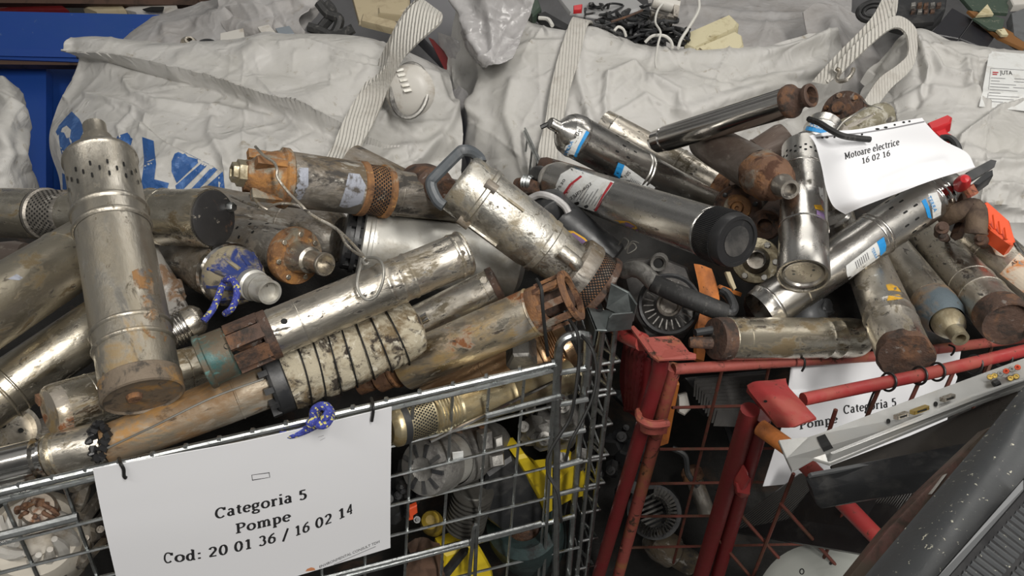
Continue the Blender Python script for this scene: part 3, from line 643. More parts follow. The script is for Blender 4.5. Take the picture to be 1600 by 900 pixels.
# hind bags
rows = [[(195, 60, 2.3), (240, 30, 2.35), (330, 0, 2.35), (400, -20, 2.35), (480, -30, 2.3)], [(193, 62, 2.2), (225, 47, 2.2), (300, 42, 2.16), (360, 12, 2.12), (500, 12, 2.1)],
        [(190, 80, 2.1), (250, 78, 2.06), (320, 72, 2.02), (380, 60, 2.0), (470, 60, 2.0)], [(190, 160, 2.1), (250, 160, 2.06), (320, 160, 2.02), (380, 160, 2.0), (470, 160, 2.0)]]
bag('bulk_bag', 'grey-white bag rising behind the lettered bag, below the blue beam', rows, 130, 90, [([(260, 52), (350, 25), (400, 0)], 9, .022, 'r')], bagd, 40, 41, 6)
rows = [[(1000, -60, 2.7), (1100, -60, 2.7), (1200, -60, 2.7), (1330, -60, 2.6)], [(1020, 30, 2.5), (1100, 20, 2.45), (1200, 30, 2.4), (1330, 20, 2.4)], [(1040, 60, 2.35), (1120, 60, 2.3), (1200, 64, 2.25), (1320, 60, 2.3)], [(1040, 130, 2.3), (1120, 130, 2.25), (1200, 130, 2.2), (1320, 130, 2.25)]]
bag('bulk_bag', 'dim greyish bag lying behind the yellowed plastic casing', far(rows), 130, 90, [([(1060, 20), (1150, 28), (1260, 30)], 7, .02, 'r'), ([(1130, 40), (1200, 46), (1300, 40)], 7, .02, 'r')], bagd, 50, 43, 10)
rows = [[(330, -70, 2.2), (400, -70, 2.15), (500, -80, 2.1)], [(345, 20, 2.1), (400, 12, 2.05), (500, 2, 2.0)], [(350, 40, 2.05), (400, 38, 1.98), (470, 35, 1.96)], [(380, 66, 2.02), (420, 60, 1.98), (500, 60, 1.96)]]
tag(grid_mb(surf(rows, 90, 80, [([(350, 20), (420, 20), (500, 0)], 6, .02, 'r')], 40, 45, 5), .003).build('bag_liner', bagd), 'torn grey liner cloth at the top of the lettered bag', 'cloth')
# ---------------------------------------------------------------- pumps
class Pump: pass
def bead(s, h=.05, w=.008, b=1.0): return [(s-w, b), (s-w*.5, b+h*.8), (s, b+h), (s+w*.5, b+h*.8), (s+w, b)]
def groove(s, h=.04, w=.004, b=1.0): return [(s-w, b), (s, b-h), (s+w, b)]
PUMPS = []
KD = [1.0, 0.935, 1.0, 0.95, 0.992, 1.003, 0.997, 1.0, 1.0, 1.0, 1.063, 0.937, 0.997, 1.031, 1.015, 1.02, 0.992, 1.0, 1.018, 1.0, 0.972, 1.0, 0.985, 1.021, 1.001, 0.97, 0.965, 1.015, 1.07, 1.0, 1.0, 0.992, 0.991, 0.987, 1.0, 0.991, 0.989, 1.033, 0.996, 1.005, 1.0, 1.001, 0.998, 0.997, 1.053, 1.008, 1.0, 1.011]   # small depth settlements so that the cylinders rest on, not in, each other
def pump(name, label, a, b, w, parts, cat='pump', group=None, n=48):
    k = KD[len(PUMPS)] if len(PUMPS) < len(KD) else 1.0
    a = (a[0], a[1], a[2]*k); b = (b[0], b[1], b[2]*k)
    group = group or ('old pumps heaped in the left wire cage' if a[0] < 820 else 'old pumps heaped in the right cages')
    P = Pump(); p, q = W(*a), W(*b); x, y, z = frame(p, q)
    M = Matrix.Translation(p) @ Matrix(((x.x, y.x, z.x, 0), (x.y, y.y, z.y, 0), (x.z, y.z, z.z, 0), (0, 0, 0, 1)))
    P.M = M; P.L = (q-p).length; P.R = w*a[2]/(2*F); P.d1, P.d2 = a[2], b[2]; P.a, P.b = a, b; P.name = name
    P.root = root(name, label, cat, mat=M, group=group); P.parts = {}
    for pt in parts:
        nm, mt, prof = pt[:3]; mb = MB(); prof = [(P_t(P, s), r*P.R) for s, r in prof]; lathe(mb, prof, None, n)
        o = mb.build(nm, mt, P.root, local=True, label=pt[3] if len(pt) > 3 else None); P.parts.setdefault(nm, o); P.last = o
    P.w = w; P.smin = min(s for pt in parts for s, r in pt[2]); P.smax = max(s for pt in parts for s, r in pt[2]); P.label = label
    PUMPS.append(P); return P
def P_t(P, s):
    den = P.d2*(1-s)+s*P.d1
    if den < .2*P.d1: den = .2*P.d1
    return P.L*s*P.d1/den
def slots(P, s_list, n, ln, wd, r=1.0, name='slots', m=None, stagger=True, offs=0.0):
    mb = MB(); R = P.R*r*1.006
    for j, s in enumerate(s_list):
        z = P_t(P, s)
        for k in range(n):
            t = 2*PI*(k+(.5 if stagger and j % 2 else 0)+offs)/n; da = wd/R/2; l = ln/2
            pts = [(z-l, t-da*.5), (z-l*.75, t-da), (z+l*.75, t-da), (z+l, t-da*.5), (z+l, t+da*.5), (z+l*.75, t+da), (z-l*.75, t+da), (z-l, t+da*.5)]
            mb.add([Vector((R*math.cos(a), R*math.sin(a), zz)) for zz, a in pts], [tuple(range(8))])
    return mb.build(name, m or hole, P.root, local=True, smooth=False)
def hexbolts(P, s, rr, n, size, h=.005, m=None, name='bolt', off=0, face=1):
    z = P_t(P, s); mt = m or steel_d
    for k in range(n):
        t = 2*PI*k/n+off; mb = MB(); c = Vector((P.R*rr*math.cos(t), P.R*rr*math.sin(t), 0))
        pr = [(z, size), (z+face*h*.8, size), (z+face*h, size*.8), (z+face*h, 0)]
        lathe(mb, pr, None, 6, off=(c.x, c.y)); mb.build(name, mt, P.root, local=True)
def discs(P, s, spots, name, m, eps=.0012, face=1):
    mb = MB(); z = P_t(P, s)+face*eps
    for (ux, uy, r) in spots:
        n = 18; c = Vector((ux*P.R, uy*P.R, z)); mb.add([c+Vector((math.cos(2*PI*k/n)*r*P.R, math.sin(2*PI*k/n)*r*P.R, 0)) for k in range(n)], [tuple(range(n))])
    return mb.build(name, m, P.root, local=True, smooth=False)
def bars(P, s0, s1, r, n, wd, th, name, m, off=0):
    """n bars along the axis on a circle (open strainer cage)"""
    for k in range(n):
        t = 2*PI*k/n+off; mb = MB(); c = Vector((math.cos(t), math.sin(t), 0)); tt = Vector((-math.sin(t), math.cos(t), 0))
        z0, z1 = P_t(P, s0), P_t(P, s1); boxm(mb, c*P.R*r+Vector((0, 0, (z0+z1)/2)), th, wd, z1-z0, (c, tt, Vector((0, 0, 1)))); mb.build(name, m, P.root, local=True, smooth=False)
def nozzle(s0, s1, r, ri, depth=.06, rim=.1):
    return [(s0, r), (s1-.004, r), (s1, r*(1-rim*.5)), (s1, ri), (s1-depth, ri*.95), (s1-depth, 0)]
cap_end = lambda r=1.0, s=1.0: [(s-.006, r), (s, r*.97), (s, 0)]
tarn = mat('tarnished_steel', (.46, .43, .375), .36, .95, [((.36, .32, .25), 12, .42, .64, .46, .8), ((.55, .52, .46), 28, .55, .64, .32, .95), ((.10, .085, .06), 70, .58, .66, .6, .3), ((.30, .22, .12), 17, .60, .68, .6, .3)], .22, 120, SZ, .1)
def patchy(m, scale=40, lo=.44, hi=.54):
    nt = m.node_tree; N, L = nt.nodes, nt.links; tc = N.new('ShaderNodeTexCoord'); n = N.new('ShaderNodeTexNoise'); n.inputs['Scale'].default_value = scale; n.inputs['Detail'].default_value = 8; n.inputs['Roughness'].default_value = .7
    r = N.new('ShaderNodeMapRange'); r.inputs[1].default_value = lo; r.inputs[2].default_value = hi; L.new(tc.outputs['Object'], n.inputs['Vector']); L.new(n.outputs['Fac'], r.inputs[0]); L.new(r.outputs[0], N['Principled BSDF'].inputs['Alpha']); return m
# 1 the upright stainless pump in front, left
P = pump('borehole_pump', 'tall dull stainless borehole pump standing steeply across the left cage, rust patch on its side', (157, 250, 1.085), (222, 607, .925), 103, [
 ('outlet_neck', tarn, [(-.155, 0), (-.155, .28), (-.15, .33), (-.105, .33), (-.10, .35), (-.095, .36), (-.09, .44), (-.04, .58), (-.014, .62), (-.012, .80), (0, .95), (.005, 0)]),
 ('perforated_head', tarn, [(-.01, .6), (-.008, .97), (0, 1.03), (.012, 1.04), (.02, .99), (.21, .985)]+bead(.237, .06, .012)+[(.255, 1.0)]+bead(.302, .06, .012)+[(.315, 1.0)]),
 ('casing', tarn, [(.305, 1.0), (.315, .985), (.72, .985)]+bead(.752, .055, .01, .985)+[(.78, .985)]+bead(.82, .055, .01, .985)+[(.83, .975), (.96, .98), (1.0, .98)]),
 ('end_cap', mat('brown_end_cap', (.19, .15, .11), .6, .3, [((.30, .17, .06), 14, .52, .60, .85, 0), ((.06, .05, .04), 34, .54, .62, .8, 0)], .4, 90), [(.955, .97), (.96, 1.0), (1.035, 1.0), (1.04, .95), (1.037, .93), (1.03, .92), (1.03, 0)], 'rusted flat end cap')])
slots(P, [.105, .13, .155], 14, .0085, .0027)
mb = MB(); lathe(mb, [(P_t(P, 1.03), .0), (P_t(P, 1.03), P.R*.2), (P_t(P, 1.03)+.006, P.R*.17), (P_t(P, 1.03)+.006, 0)], None, 20, off=(-P.R*.2, P.R*.1)); mb.build('drain_plug', rust, P.root, local=True)
pv = P
decal('rust_patch', [[(206, 424), (216, 419), (232, 420), (246, 428), (250, 460), (256, 490), (264, 520), (258, 534), (232, 526), (222, 514), (226, 496), (219, 484), (224, 470), (212, 452), (208, 436)]], [P.parts['casing']], patchy(mat('patchy_rust', (.28, .15, .06), .7, .2, [((.42, .37, .30), 28, .48, .58, .4, .9), ((.22, .21, .20), 34, .55, .62, .5, .7), ((.35, .06, .03), 26, .62, .68, .8, 0)], .2, 90)), P.root, .0005, 12)
# 2 horizontal behind
P = pump('borehole_pump', 'rust-edged pump lying horizontally at the far left with a flat black end facing right', (-60, 331, 1.50), (332, 341, 1.25), 75, [
 ('casing', steel_g, [(0, 0), (0, 1), (.30, 1), (.33, 1.0)]), ('strainer', steel_m, [(.33, .98), (.335, 1.02), (.345, 1.02), (.35, .95), (.44, .93), (.45, .9)]),
 ('motor_casing', steel_g, [(.45, .9), (.48, 1.0)]+[(.60, 1.0)]+bead(.76, .04, .007)+bead(.81, .04, .007)+[(.93, 1.0), (.935, 1.03), (1.0, 1.03), (1.0, .97)]),
 ('end_plate', mat('scraped_black_end', (.035, .034, .035), .5, .3, [((.20, .10, .05), 9, .54, .62, .8, 0), ((.40, .36, .30), 34, .60, .66, .7, .1)], .2, 60), [(.985, .96), (1.008, .97), (1.01, .93), (1.012, 0)], 'scuffed black end plate')])
slots(P, [.355, .365, .375, .385, .395, .405, .415, .425, .435], 34, .0035, .0035, .945, name='strainer_holes')
hexbolts(P, 1.012, .78, 1, .008, .01, galv, off=0.1)
P2 = P
# 3 big bright casing far left
P = pump('borehole_pump', 'wide smooth shiny casing rising to the right at the left edge, one raised seam', (-60, 512, .98), (122, 398, 1.18), 118, [
 ('casing', steel_g, [(-.1, .0), (-.1, 1), (.80, 1.0)]+bead(.9, .03, .012)+[(1.08, 1.0), (1.12, .96), (1.12, 0)])], n=64)
decal('scratch', [[(12, 436), (26, 428), (36, 434), (30, 438), (20, 437)]], [P.parts['casing']], labg, P.root, .0005)
# 4 below it
P = pump('borehole_pump', 'grimy stainless casing just under the wide smooth one, ringed at its lower end', (-20, 628, 1.10), (165, 500, 1.22), 90, [
 ('casing', steel_g, [(-.3, 0), (-.3, 1), (.02, 1)]+bead(.10, .05, .015)+bead(.19, .04, .012)+[(1.2, 1.0), (1.2, 0)])])
# 5 short horizontal with rust
P = pump('pump_motor', 'short stainless motor with rusty blank end, under the foot of the tall pump', (92, 640, .985), (345, 566, 1.16), 86, [
 ('end_cap', steel_r, [(-.06, 0), (-.06, .88), (-.035, .97), (0, 1.0), (.02, 1.0)]), ('casing', steel_g, [(.02, 1), (.16, 1)]+bead(.2, .02, .006)+[(.34, 1)]+bead(.37, .02, .006)+[(.72, 1.0)]+groove(.76, .02)+[(1.05, 1.0), (1.05, 0)])])
mb = MB(); boxm(mb, (P.R*.9, 0, -P.R*.2), .012, .012, .014); mb.build('lug', rust, P.root, local=True)
# 6 shiny shaft bottom left
P = pump('borehole_pump', 'narrow polished tube with stepped collar, low at the left edge above the cage rail', (-40, 742, .93), (165, 690, .96), 70, [
 ('casing', steel_b, [(-.2, 0), (-.2, .96), (.48, .96), (.5, .78), (.53, .78), (.54, .96), (.56, .96), (.57, .8)]), ('collar', steel_g, [(.57, .8), (.575, 1.0), (.60, 1.02), (.62, .9), (.64, 1.02), (.66, 1.0), (.66, .9)]),
 ('motor_casing', steel_d, [(.66, .98), (.97, .98), (1.0, .9), (1.0, 0)])])
# torn black gasket between
r = root('rubber_seal', 'torn black rubber seal between the polished tube and the long brown pump', 'seal', at=W(158, 690, .95))
mb = MB(); rnd = random.Random(4)
for k in range(16):
    a = 2*PI*k/16; c = W(158+6*math.cos(a)*2, 692+26*math.sin(a), .925+.02*rnd.random()); e = W(150+rnd.uniform(-8, 8)+10*math.cos(a), 692+30*math.sin(a)+rnd.uniform(-5, 5), .93)
    tube(mb, [c, (c+e)/2+Vector((0, 0, .004)), e], [.006, .005, .002], 6)
mb.build('frayed_edge', blackp, r)
# 7 long wrapped pump
P = pump('borehole_pump', 'long pump wound in wire-bound mineral wool, lying along the front rail of the left cage', (166, 698, .955), (640, 514, 1.10), 76, [
 ('casing', mat('brown_stained_casing', (.30, .26, .20), .42, .6, [((.22, .13, .06), 8, .42, .54, .7, .2), ((.52, .48, .41), 12, .54, .62, .45, .5), ((.36, .20, .07), 22, .54, .62, .7, .2), ((.07, .04, .02), 40, .6, .68, .9, 0)], .25, 90, SZ), [(-.0, 0), (0, .84), (.02, .9), (.3, 1.0), (.42, 1.04)]+bead(.43, .03, .004, 1.04)+[(.56, 1.05), (.6, 1.05)]),
 ('clamp_ring', blackg, [(.535, .9), (.535, 1.42), (.545, 1.52), (.585, 1.52), (.59, 1.43), (.59, .9)]),
 ('insulation_wrap', wool, [(.585, .9), (.59, 1.48), (.62, 1.57), (.68, 1.52)]+sum([[(.70+.05*k, 1.60-.015*k), (.725+.05*k, 1.57-.015*k), (.7365+.05*k, 1.51-.015*k), (.74+.05*k, 1.57-.015*k)] for k in range(5)], [])+[(.96, 1.52), (.99, 1.45), (1.02, 1.26), (1.03, .9), (1.0, 0)], 'frayed mineral wool wrap')], n=56)
pw = P
def displace(o, amp, scale, seed=0):
    from mathutils import noise
    for v in o.data.vertices:
        q = noise.noise(v.co*scale+Vector((seed, seed, seed)))+.5*noise.noise(v.co*scale*2.3+Vector((seed, 3, seed)))
        n = Vector((v.co.x, v.co.y, 0)); 
        if n.length > 1e-4: v.co += n.normalized()*q*amp
displace(P.parts['insulation_wrap'], .004, 45)
mb = MB()
for k in range(7):
    s = .64+k*.052; z = P_t(P, s); pts = [Vector((P.R*(1.68-.017*k)*math.cos(a), P.R*(1.68-.017*k)*math.sin(a), z+.006*math.sin(a+.5*k))) for a in np.linspace(0, 2*PI, 40)]
    tube(mb, pts, .0012, 6, cap=False)
mb.build('binding_wire', blackw, P.root, local=True)
for k in range(12):
    t = 2*PI*k/12; mb = MB(); c = Vector((math.cos(t), math.sin(t), 0)); boxm(mb, c*P.R*1.34+Vector((0, 0, P_t(P, .528))), .012, .008, .012, (c, Vector((-math.sin(t), math.cos(t), 0)), Vector((0, 0, 1)))); mb.build('clamp_tooth', blackg, P.root, local=True, smooth=False)
# cable guard line along it
mb = MB(); tube(mb, spline(pxs([(168, 700, .918), (240, 666, .925), (330, 622, .938), (412, 592, .95)])), .0014, 6); mb.build('cable_rod', greyw, P.root)
# 8 teal fitting pump
P = pump('borehole_pump', 'stainless pump with chipped teal collar and open rusty intake, wire loop hooked over it', (424, 522, .98), (728, 394, 1.07), 76, [
 ('intake_collar', tealp, [(-.355, .86), (-.355, 1.10), (-.35, 1.14), (-.325, 1.14), (-.32, 1.06), (-.21, 1.04), (-.20, .95), (-.2, .0), (-.2, .80), (-.34, .80), (-.355, .86)], 'chipped teal painted collar'),
 ('rear_ring', rust_d, [(-.04, .3), (-.04, 1.0), (-.03, 1.06), (.01, 1.06), (.012, 1.0), (.0, .3)]),
 ('shaft', rust_d, [(-.2, .3), (-.02, .3)]),
 ('casing', steel_d, [(0, .3), (0, 1.0), (.03, 1.02), (.035, 1.0), (.13, 1.0)]+bead(.15, .015, .004)+[(.5, 1.0)]+bead(.59, .045, .012)+bead(.65, .045, .012)+bead(.71, .045, .012)+[(.93, 1.0)]+bead(.945, .05, .01)+[(.97, 1.0)]+bead(.985, .05, .01)+[(1.0, .96), (1.0, .9), (.99, .88), (.99, 0)])])
bars(P, -.2, -.03, .93, 7, .020, .007, 'intake_bar', rust_d, .35)
hexbolts(P, -.13, .5, 2, .009, .012, brass, off=.9)
pt8 = P
decal('port_hole', [[(444+5.5*math.cos(a), 502+4.5*math.sin(a)) for a in np.linspace(0, 2*PI, 12, endpoint=False)]], [P.parts['casing']], hole, P.root, .0008)
for (cx, cy) in ((354, 541),):
    decal('port_hole', [[(cx+4.5*math.cos(a), cy+5*math.sin(a)) for a in np.linspace(0, 2*PI, 12, endpoint=False)]], [P.parts['intake_collar']], hole, P.root, .0008)
mb = MB(); tube(mb, spline(pxs([(362, 545, .965), (375, 556, .955), (392, 560, .96), (404, 552, .975)])), .0045, 8); mb.build('cable_stub', rubber, P.root)
decal('dent_stain', [[(716, 398), (722, 390), (728, 394), (722, 408), (716, 424), (710, 420)]], [P.parts['casing']], steel_m, P.root, .0004)
# 9 small bright behind wrapped
P = pump('pump_motor', 'small bright stainless cylinder with a screw, lying behind the wool-wrapped pump', (610, 527, 1.22), (770, 447, 1.22), 57, [
 ('casing', steel_d, [(0, 0), (0, 1), (.92, 1)]+groove(.93, .02)+[(1.0, 1.0)]), ('end_ring', rust_d, [(.99, .7), (.995, 1.04), (1.05, 1.02), (1.06, .6), (1.06, 0)])])
mb = MB(); tube(mb, pxs([(640, 510, 1.12), (668, 494, 1.12)]), .008, 12); mb.build('guide_pin', steel_b, P.root)
mb = MB(); tube(mb, pxs([(756, 438, 1.165), (755.5, 437.5, 1.158)]), .006, 6); mb.build('screw', steel_d, P.root)
# 10 rusty intake
P = pump('borehole_pump', 'rust-streaked stainless pump with open rusty strainer cage, centre of the left heap', (634, 574, 1.17), (832, 488, 1.10), 73, [
 ('coupling', rust, [(-.36, 0), (-.36, .36), (-.22, .40), (-.21, .60), (-.10, .60), (-.095, .70), (-.08, .72), (-.07, .62), (-.02, .8), (0, .86)]),
 ('casing', steel_r, [(-.01, .9), (0, 1.0), (.3, 1), (.7, 1.0), (1.0, 1.0)]+bead(1.005, .03, .006)+[(1.02, .95)]),
 ('strainer_base', rust, [(1.01, .93), (1.02, .97), (1.10, .97), (1.105, .9), (1.105, .5)]), ('inner_core', rust_d, [(1.1, .45), (1.3, .45)]),
 ('strainer_ring', rust, [(1.285, .8), (1.285, 1.03), (1.29, 1.06), (1.32, 1.06), (1.325, 1.0), (1.325, .78), (1.285, .8)])])
bars(P, 1.09, 1.30, .93, 8, .010, .005, 'strainer_bar', rust, .2)
# 11 bronze
P = pump('borehole_pump', 'copper-toned pump with a fine ribbed end, lying just behind the hooked corner of the cage', (690, 632, 1.20), (870, 546, 1.20), 78, [
 ('casing', copper, [(-.1, 0), (-.1, 1), (.30, 1)]+groove(.4, .015)+[(.86, 1.0)]), ('ribbed_end', copper, [(.86, 1.0), (.87, 1.06), (.90, 1.06)]+sum([[(.91+.018*k, 1.03), (.916+.018*k, 1.08), (.922+.018*k, 1.08), (.928+.018*k, 1.03)] for k in range(7)], [])+[(1.05, .95), (1.12, .9), (1.13, 0)])])
# 12 golden strainer inside cage
P = pump('borehole_pump', 'golden stainless pump with perforated strainer, hanging inside the wire front', (626, 662, 1.14), (880, 590, 1.31), 66, [
 ('nose', goldst, [(-.08, .0), (-.08, .75), (-.055, .98), (-.045, 1.02), (-.02, 1.03)]), ('seal', blackg, [(-.02, .95), (-.018, 1.02), (.02, 1.02), (.022, .95)]),
 ('strainer', goldst, [(.02, .95), (.18, .95)]), ('ribbed_ring', goldst, [(.18, .96), (.185, 1.04)]+sum([[(.20+.018*k, 1.0), (.206+.018*k, 1.05), (.212+.018*k, 1.05), (.218+.018*k, 1.0)] for k in range(7)], [])+[(.34, 1.02)]),
 ('casing', goldst, [(.34, 1.0), (.6, 1.0)]+bead(.66, .02, .006)+[(1.02, 1.0), (1.02, 0)])])
slots(P, [.035+.013*k for k in range(11)], 36, .0028, .0028, .95, name='strainer_holes')
mb = MB(); tube(mb, pxs([(672, 690, P.a[2]-.03), (866, 596, P.b[2]-.05)]), .0028, 6); mb.build('cable_guard', steel_b, P.root)
# 13 rusty flange and brass outlet
P = pump('borehole_pump', 'dirty pump with orange-rusted cast head and brass hexagonal outlet, hung with twisted wire', (450, 280, 1.17), (606, 300, 1.27), 90, [
 ('discharge_head', rust_o, [(-.44, 0), (-.44, .42), (-.43, .50), (-.38, .52), (-.33, .64), (-.22, .80), (-.10, .92), (-.08, 1.02), (-.02, 1.03), (0, .95)]),
 ('casing', steel_m, [(-.01, .97), (.42, .97), (.70, .97)]),
 ('strainer_rim', rust_o, [(.68, .95), (.69, 1.02), (.75, 1.02), (.76, .93), (.93, .93), (.94, 1.0), (.99, 1.0), (1.0, .93)]),
 ('motor_casing', steel_m, [(.99, .86), (1.02, .86)]+bead(1.07, .03, .008, .86)+[(1.7, .84), (1.72, 0)])])
mb = MB(); z0 = P_t(P, -.43); lathe(mb, [(z0, P.R*.46), (z0-.012, P.R*.46), (z0-.013, P.R*.36), (z0-.020, P.R*.34), (z0-.020, P.R*.24), (z0-.004, P.R*.23), (z0-.004, 0)], None, 6, off=(0, 0)); mb.build('outlet_nut', brass, P.root, local=True, label='hexagonal brass outlet')
slots(P, [.77+.0215*k for k in range(8)], 40, .003, .0045, .932, name='strainer_holes')
displace(P.parts['discharge_head'], .003, 30)
for k in range(4):
    t = .6+k*PI/2; mb = MB(); c = Vector((math.cos(t), math.sin(t), 0)); boxm(mb, c*P.R*.78+Vector((0, 0, P_t(P, -.22))), .016, .012, .05, (c, Vector((-math.sin(t), math.cos(t), 0)), Vector((0, 0, 1)))); mb.build('head_rib', rust_o, P.root, local=True)
p13 = P
decal('worn_label', [[(456, 258), (468, 262), (482, 262), (482, 290), (470, 312), (446, 314), (440, 306), (456, 290)]], [P.parts['casing']], labg, P.root, .0006)
decal('worn_label', [[(545, 270), (562, 272), (572, 290), (566, 318), (540, 326), (530, 322), (538, 300)]], [P.parts['casing']], labg, P.root, .0006)
# 14 dark dirty one beneath
P = pump('pump_motor', 'black-brown dirt-crusted motor lying in the shadow under the rusty-headed pump', (340, 335, 1.42), (525, 372, 1.36), 84, [
 ('casing', steel_m, [(-.1, 0), (-.1, 1), (.55, 1)]+bead(.6, .03, .01)+[(.9, 1), (1.0, .95), (1.04, .8), (1.04, 0)])])
# 15 orange flange
P = pump('borehole_pump', 'pump with bolted orange-rusted flange and open threaded nozzle pointing right', (380, 376, 1.32), (462, 400, 1.22), 76, [
 ('casing', steel_m, [(-.6, 0), (-.6, 1), (.86, 1), (.88, 1.05), (.94, 1.05)]), ('flange', rust_o, [(.93, 1.0), (.94, 1.1), (1.03, 1.1), (1.05, 1.06), (1.05, .6)]),
 ('nozzle', steel_d, [(1.04, .62), (1.10, .60), (1.18, .54), (1.28, .50), (1.30, .40), (1.50, .40), (1.52, .44), (1.56, .44), (1.57, .42), (1.57, .35), (1.36, .34), (1.36, 0)])])
hexbolts(P, 1.05, .86, 7, .0048, .003, steel_d, off=.3)
slots(P, [.2, .32, .5], 9, .006, .006, 1.0, name='vent_holes')
# 16 blue cap
P = pump('borehole_pump', 'dusty pump with scuffed blue plastic cap and pale threaded outlet, rope tied to it', (262, 385, 1.34), (362, 430, 1.16), 82, [
 ('casing', steel_m, [(-.5, 0), (-.5, 1), (.93, 1)]), ('rim', steel_b, [(.93, 1.0), (.94, 1.06), (.99, 1.06), (1.0, 1.0)]),
 ('blue_cap', bluep, [(.99, 1.0), (1.03, 1.0), (1.09, .92), (1.18, .68), (1.30, .48), (1.30, .44)], 'blue plastic end cap'),
 ('outlet_nozzle', whitem, [(1.28, .44), (1.30, .50), (1.36, .50), (1.37, .42), (1.40, .46), (1.44, .40), (1.47, .44), (1.50, .39), (1.60, .38), (1.60, .31), (1.54, .30), (1.54, 0)])])
for k in range(10):
    t = 2*PI*k/10; mb = MB(); c = Vector((math.cos(t), math.sin(t), 0)); z0, z1 = P_t(P, 1.05), P_t(P, 1.26)
    p, q = c*P.R*.93+Vector((0, 0, z0)), c*P.R*.55+Vector((0, 0, z1)); tube(mb, [p, q], [.004, .0035], 6); mb.build('cap_rib', bluep, P.root, local=True)
p16 = P
# 17 big white-grey
P = pump('pump_motor', 'fat pale-metal motor with black plastic end plug, crossed by the wire-looped pump', (572, 378, 1.33), (800, 420, 1.40), 112, [
 ('casing', whitem, [(-.04, .9), (-.03, 1.02), (0, 1.02), (.01, .99), (.03, .99), (.035, 1.01), (.06, 1.01), (.065, 1), (.5, 1.0), (1.0, .93), (1.05, .6), (1.05, 0)]),
 ('end_plug', blackg, [(-.16, 0), (-.16, .55), (-.15, .84), (-.12, .86), (-.12, .74), (-.09, .74), (-.09, .92), (-.06, .92), (-.06, .8), (-.03, .84), (-.03, .9)])], n=56)
for k in range(12):
    t = 2*PI*k/12; mb = MB(); c = Vector((math.cos(t), math.sin(t), 0)); boxm(mb, c*P.R*.80+Vector((0, 0, P_t(P, -.075))), .009, .010, .03, (c, Vector((-math.sin(t), math.cos(t), 0)), Vector((0, 0, 1)))); mb.build('plug_rib', blackp, P.root, local=True)
# 18 aluminium submersible
P = pump('submersible_pump', 'cast aluminium submersible pump with charcoal carry handle and perforated rusty base', (722, 288, 1.12), (878, 406, 1.15), 98, [
 ('body', alu, [(-.05, 0), (-.05, .88), (-.03, .97), (0, 1.0), (.10, 1.0), (.16, 1.02)]+[(.17, 1.08), (.20, 1.08), (.21, 1.0), (.5, .99), (.72, .98), (.78, .93), (.79, .96), (.83, .95), (.84, .90), (.97, .84), (1.1, .80), (1.12, .0)]),
 ('volute_rim', steel_m, [(1.08, .5), (1.08, 1.02), (1.10, 1.12), (1.20, 1.14), (1.22, 1.10), (1.22, .9)]),
 ('strainer', rust, [(1.215, 1.06), (1.34, 1.06)]), ('base_plate', rust_d, [(1.33, 1.0), (1.33, 1.12), (1.35, 1.16), (1.38, 1.15), (1.39, 1.1), (1.39, 0)])], n=64)
p18 = P
slots(P, [1.23+.0155*k for k in range(7)], 56, .0036, .0036, 1.06, name='strainer_holes')
for k in range(4):
    t = .55+k*PI/2; mb = MB(); c = Vector((math.cos(t), math.sin(t), 0)); z0, z1 = P_t(P, .135), P_t(P, .235)
    lathe(mb, [(z0, 0), (z0, .008), (z1, .008), (z1, 0)], None, 14, off=(c.x*P.R*1.03, c.y*P.R*1.03)); mb.build('clamp_bolt', steel_m, P.root, local=True)
    mb = MB(); z0, z1 = P_t(P, .22), P_t(P, .50); boxm(mb, c*P.R*.985+Vector((0, 0, (z0+z1)/2)), .008, .004, z1-z0, (c, Vector((-math.sin(t), math.cos(t), 0)), Vector((0, 0, 1)))); mb.build('body_rib', alu, P.root, local=True)
mb = MB(); tube(mb, spline(pxs([(876, 392, 1.10), (896, 408, 1.10), (902, 414, 1.105)])), [.012]*6+[.010]*7 if False else .011, 12); mb.build('side_pipe', alu, P.root)
mb = MB(); tube(mb, spline(pxs([(694, 322, 1.09), (684, 314, 1.09), (675, 296, 1.09), (674, 284, 1.09), (680, 276, 1.09), (716, 240, 1.10), (724, 235, 1.10), (736, 237, 1.11), (748, 246, 1.12), (752, 254, 1.12)], ), 4), .0088, 10); 
mb.build('carry_handle', mat('slate_plastic', (.075, .085, .095), .45, 0, [((.13, .135, .14), 20, .5, .7, .5, 0)], .1, 90), P.root)
# 19 TERRA pump
P = pump('borehole_pump', 'slim new pump with two blue-white "10S" labels, head raised against the middle bag', (886, 206, 1.27), (1130, 336, 1.50), 68, [
 ('outlet_neck', steel, [(-.11, 0), (-.11, .24), (-.105, .27), (-.06, .28), (-.05, .34), (-.03, .62), (0, .85)]), ('head_rim', steel, [(-.01, .80), (.01, .94), (.04, 1.0), (.055, 1.03), (.07, 1.0)]),
 ('perforated_head', steel, [(.06, 1.0), (.44, 1.0)]+bead(.455, .05, .008)), ('casing', steel, [(.46, 1.0)]+bead(.475, .04, .008)+[(.49, .96), (1.2, .96), (1.2, 0)])])
slots(P, [.235, .27, .305, .34], 7, .0085, .0034)
LB = [P.parts['perforated_head'], P.parts['casing'], P.parts['head_rim']]
decal('label', [[(902, 197), (917, 204), (904, 229), (896, 248), (880, 240), (888, 216), (896, 198)]], LB, labw, P.root, .0006)
decal('label', [[(916, 204), (921, 207), (908, 229), (899, 250), (895, 248), (903, 229)]], LB, labb, P.root, .0012, label='blue band on the label')
decal('label_text', sans('10S', (898, 217), (9, -7.5), (-7, -7)), LB, inkm, P.root, .0018, 5); decal('label_text', sans('TERRA', (884, 245), (4.2, -8.0), (-6.5, -2.5)), LB, labb, P.root, .0018, 5)
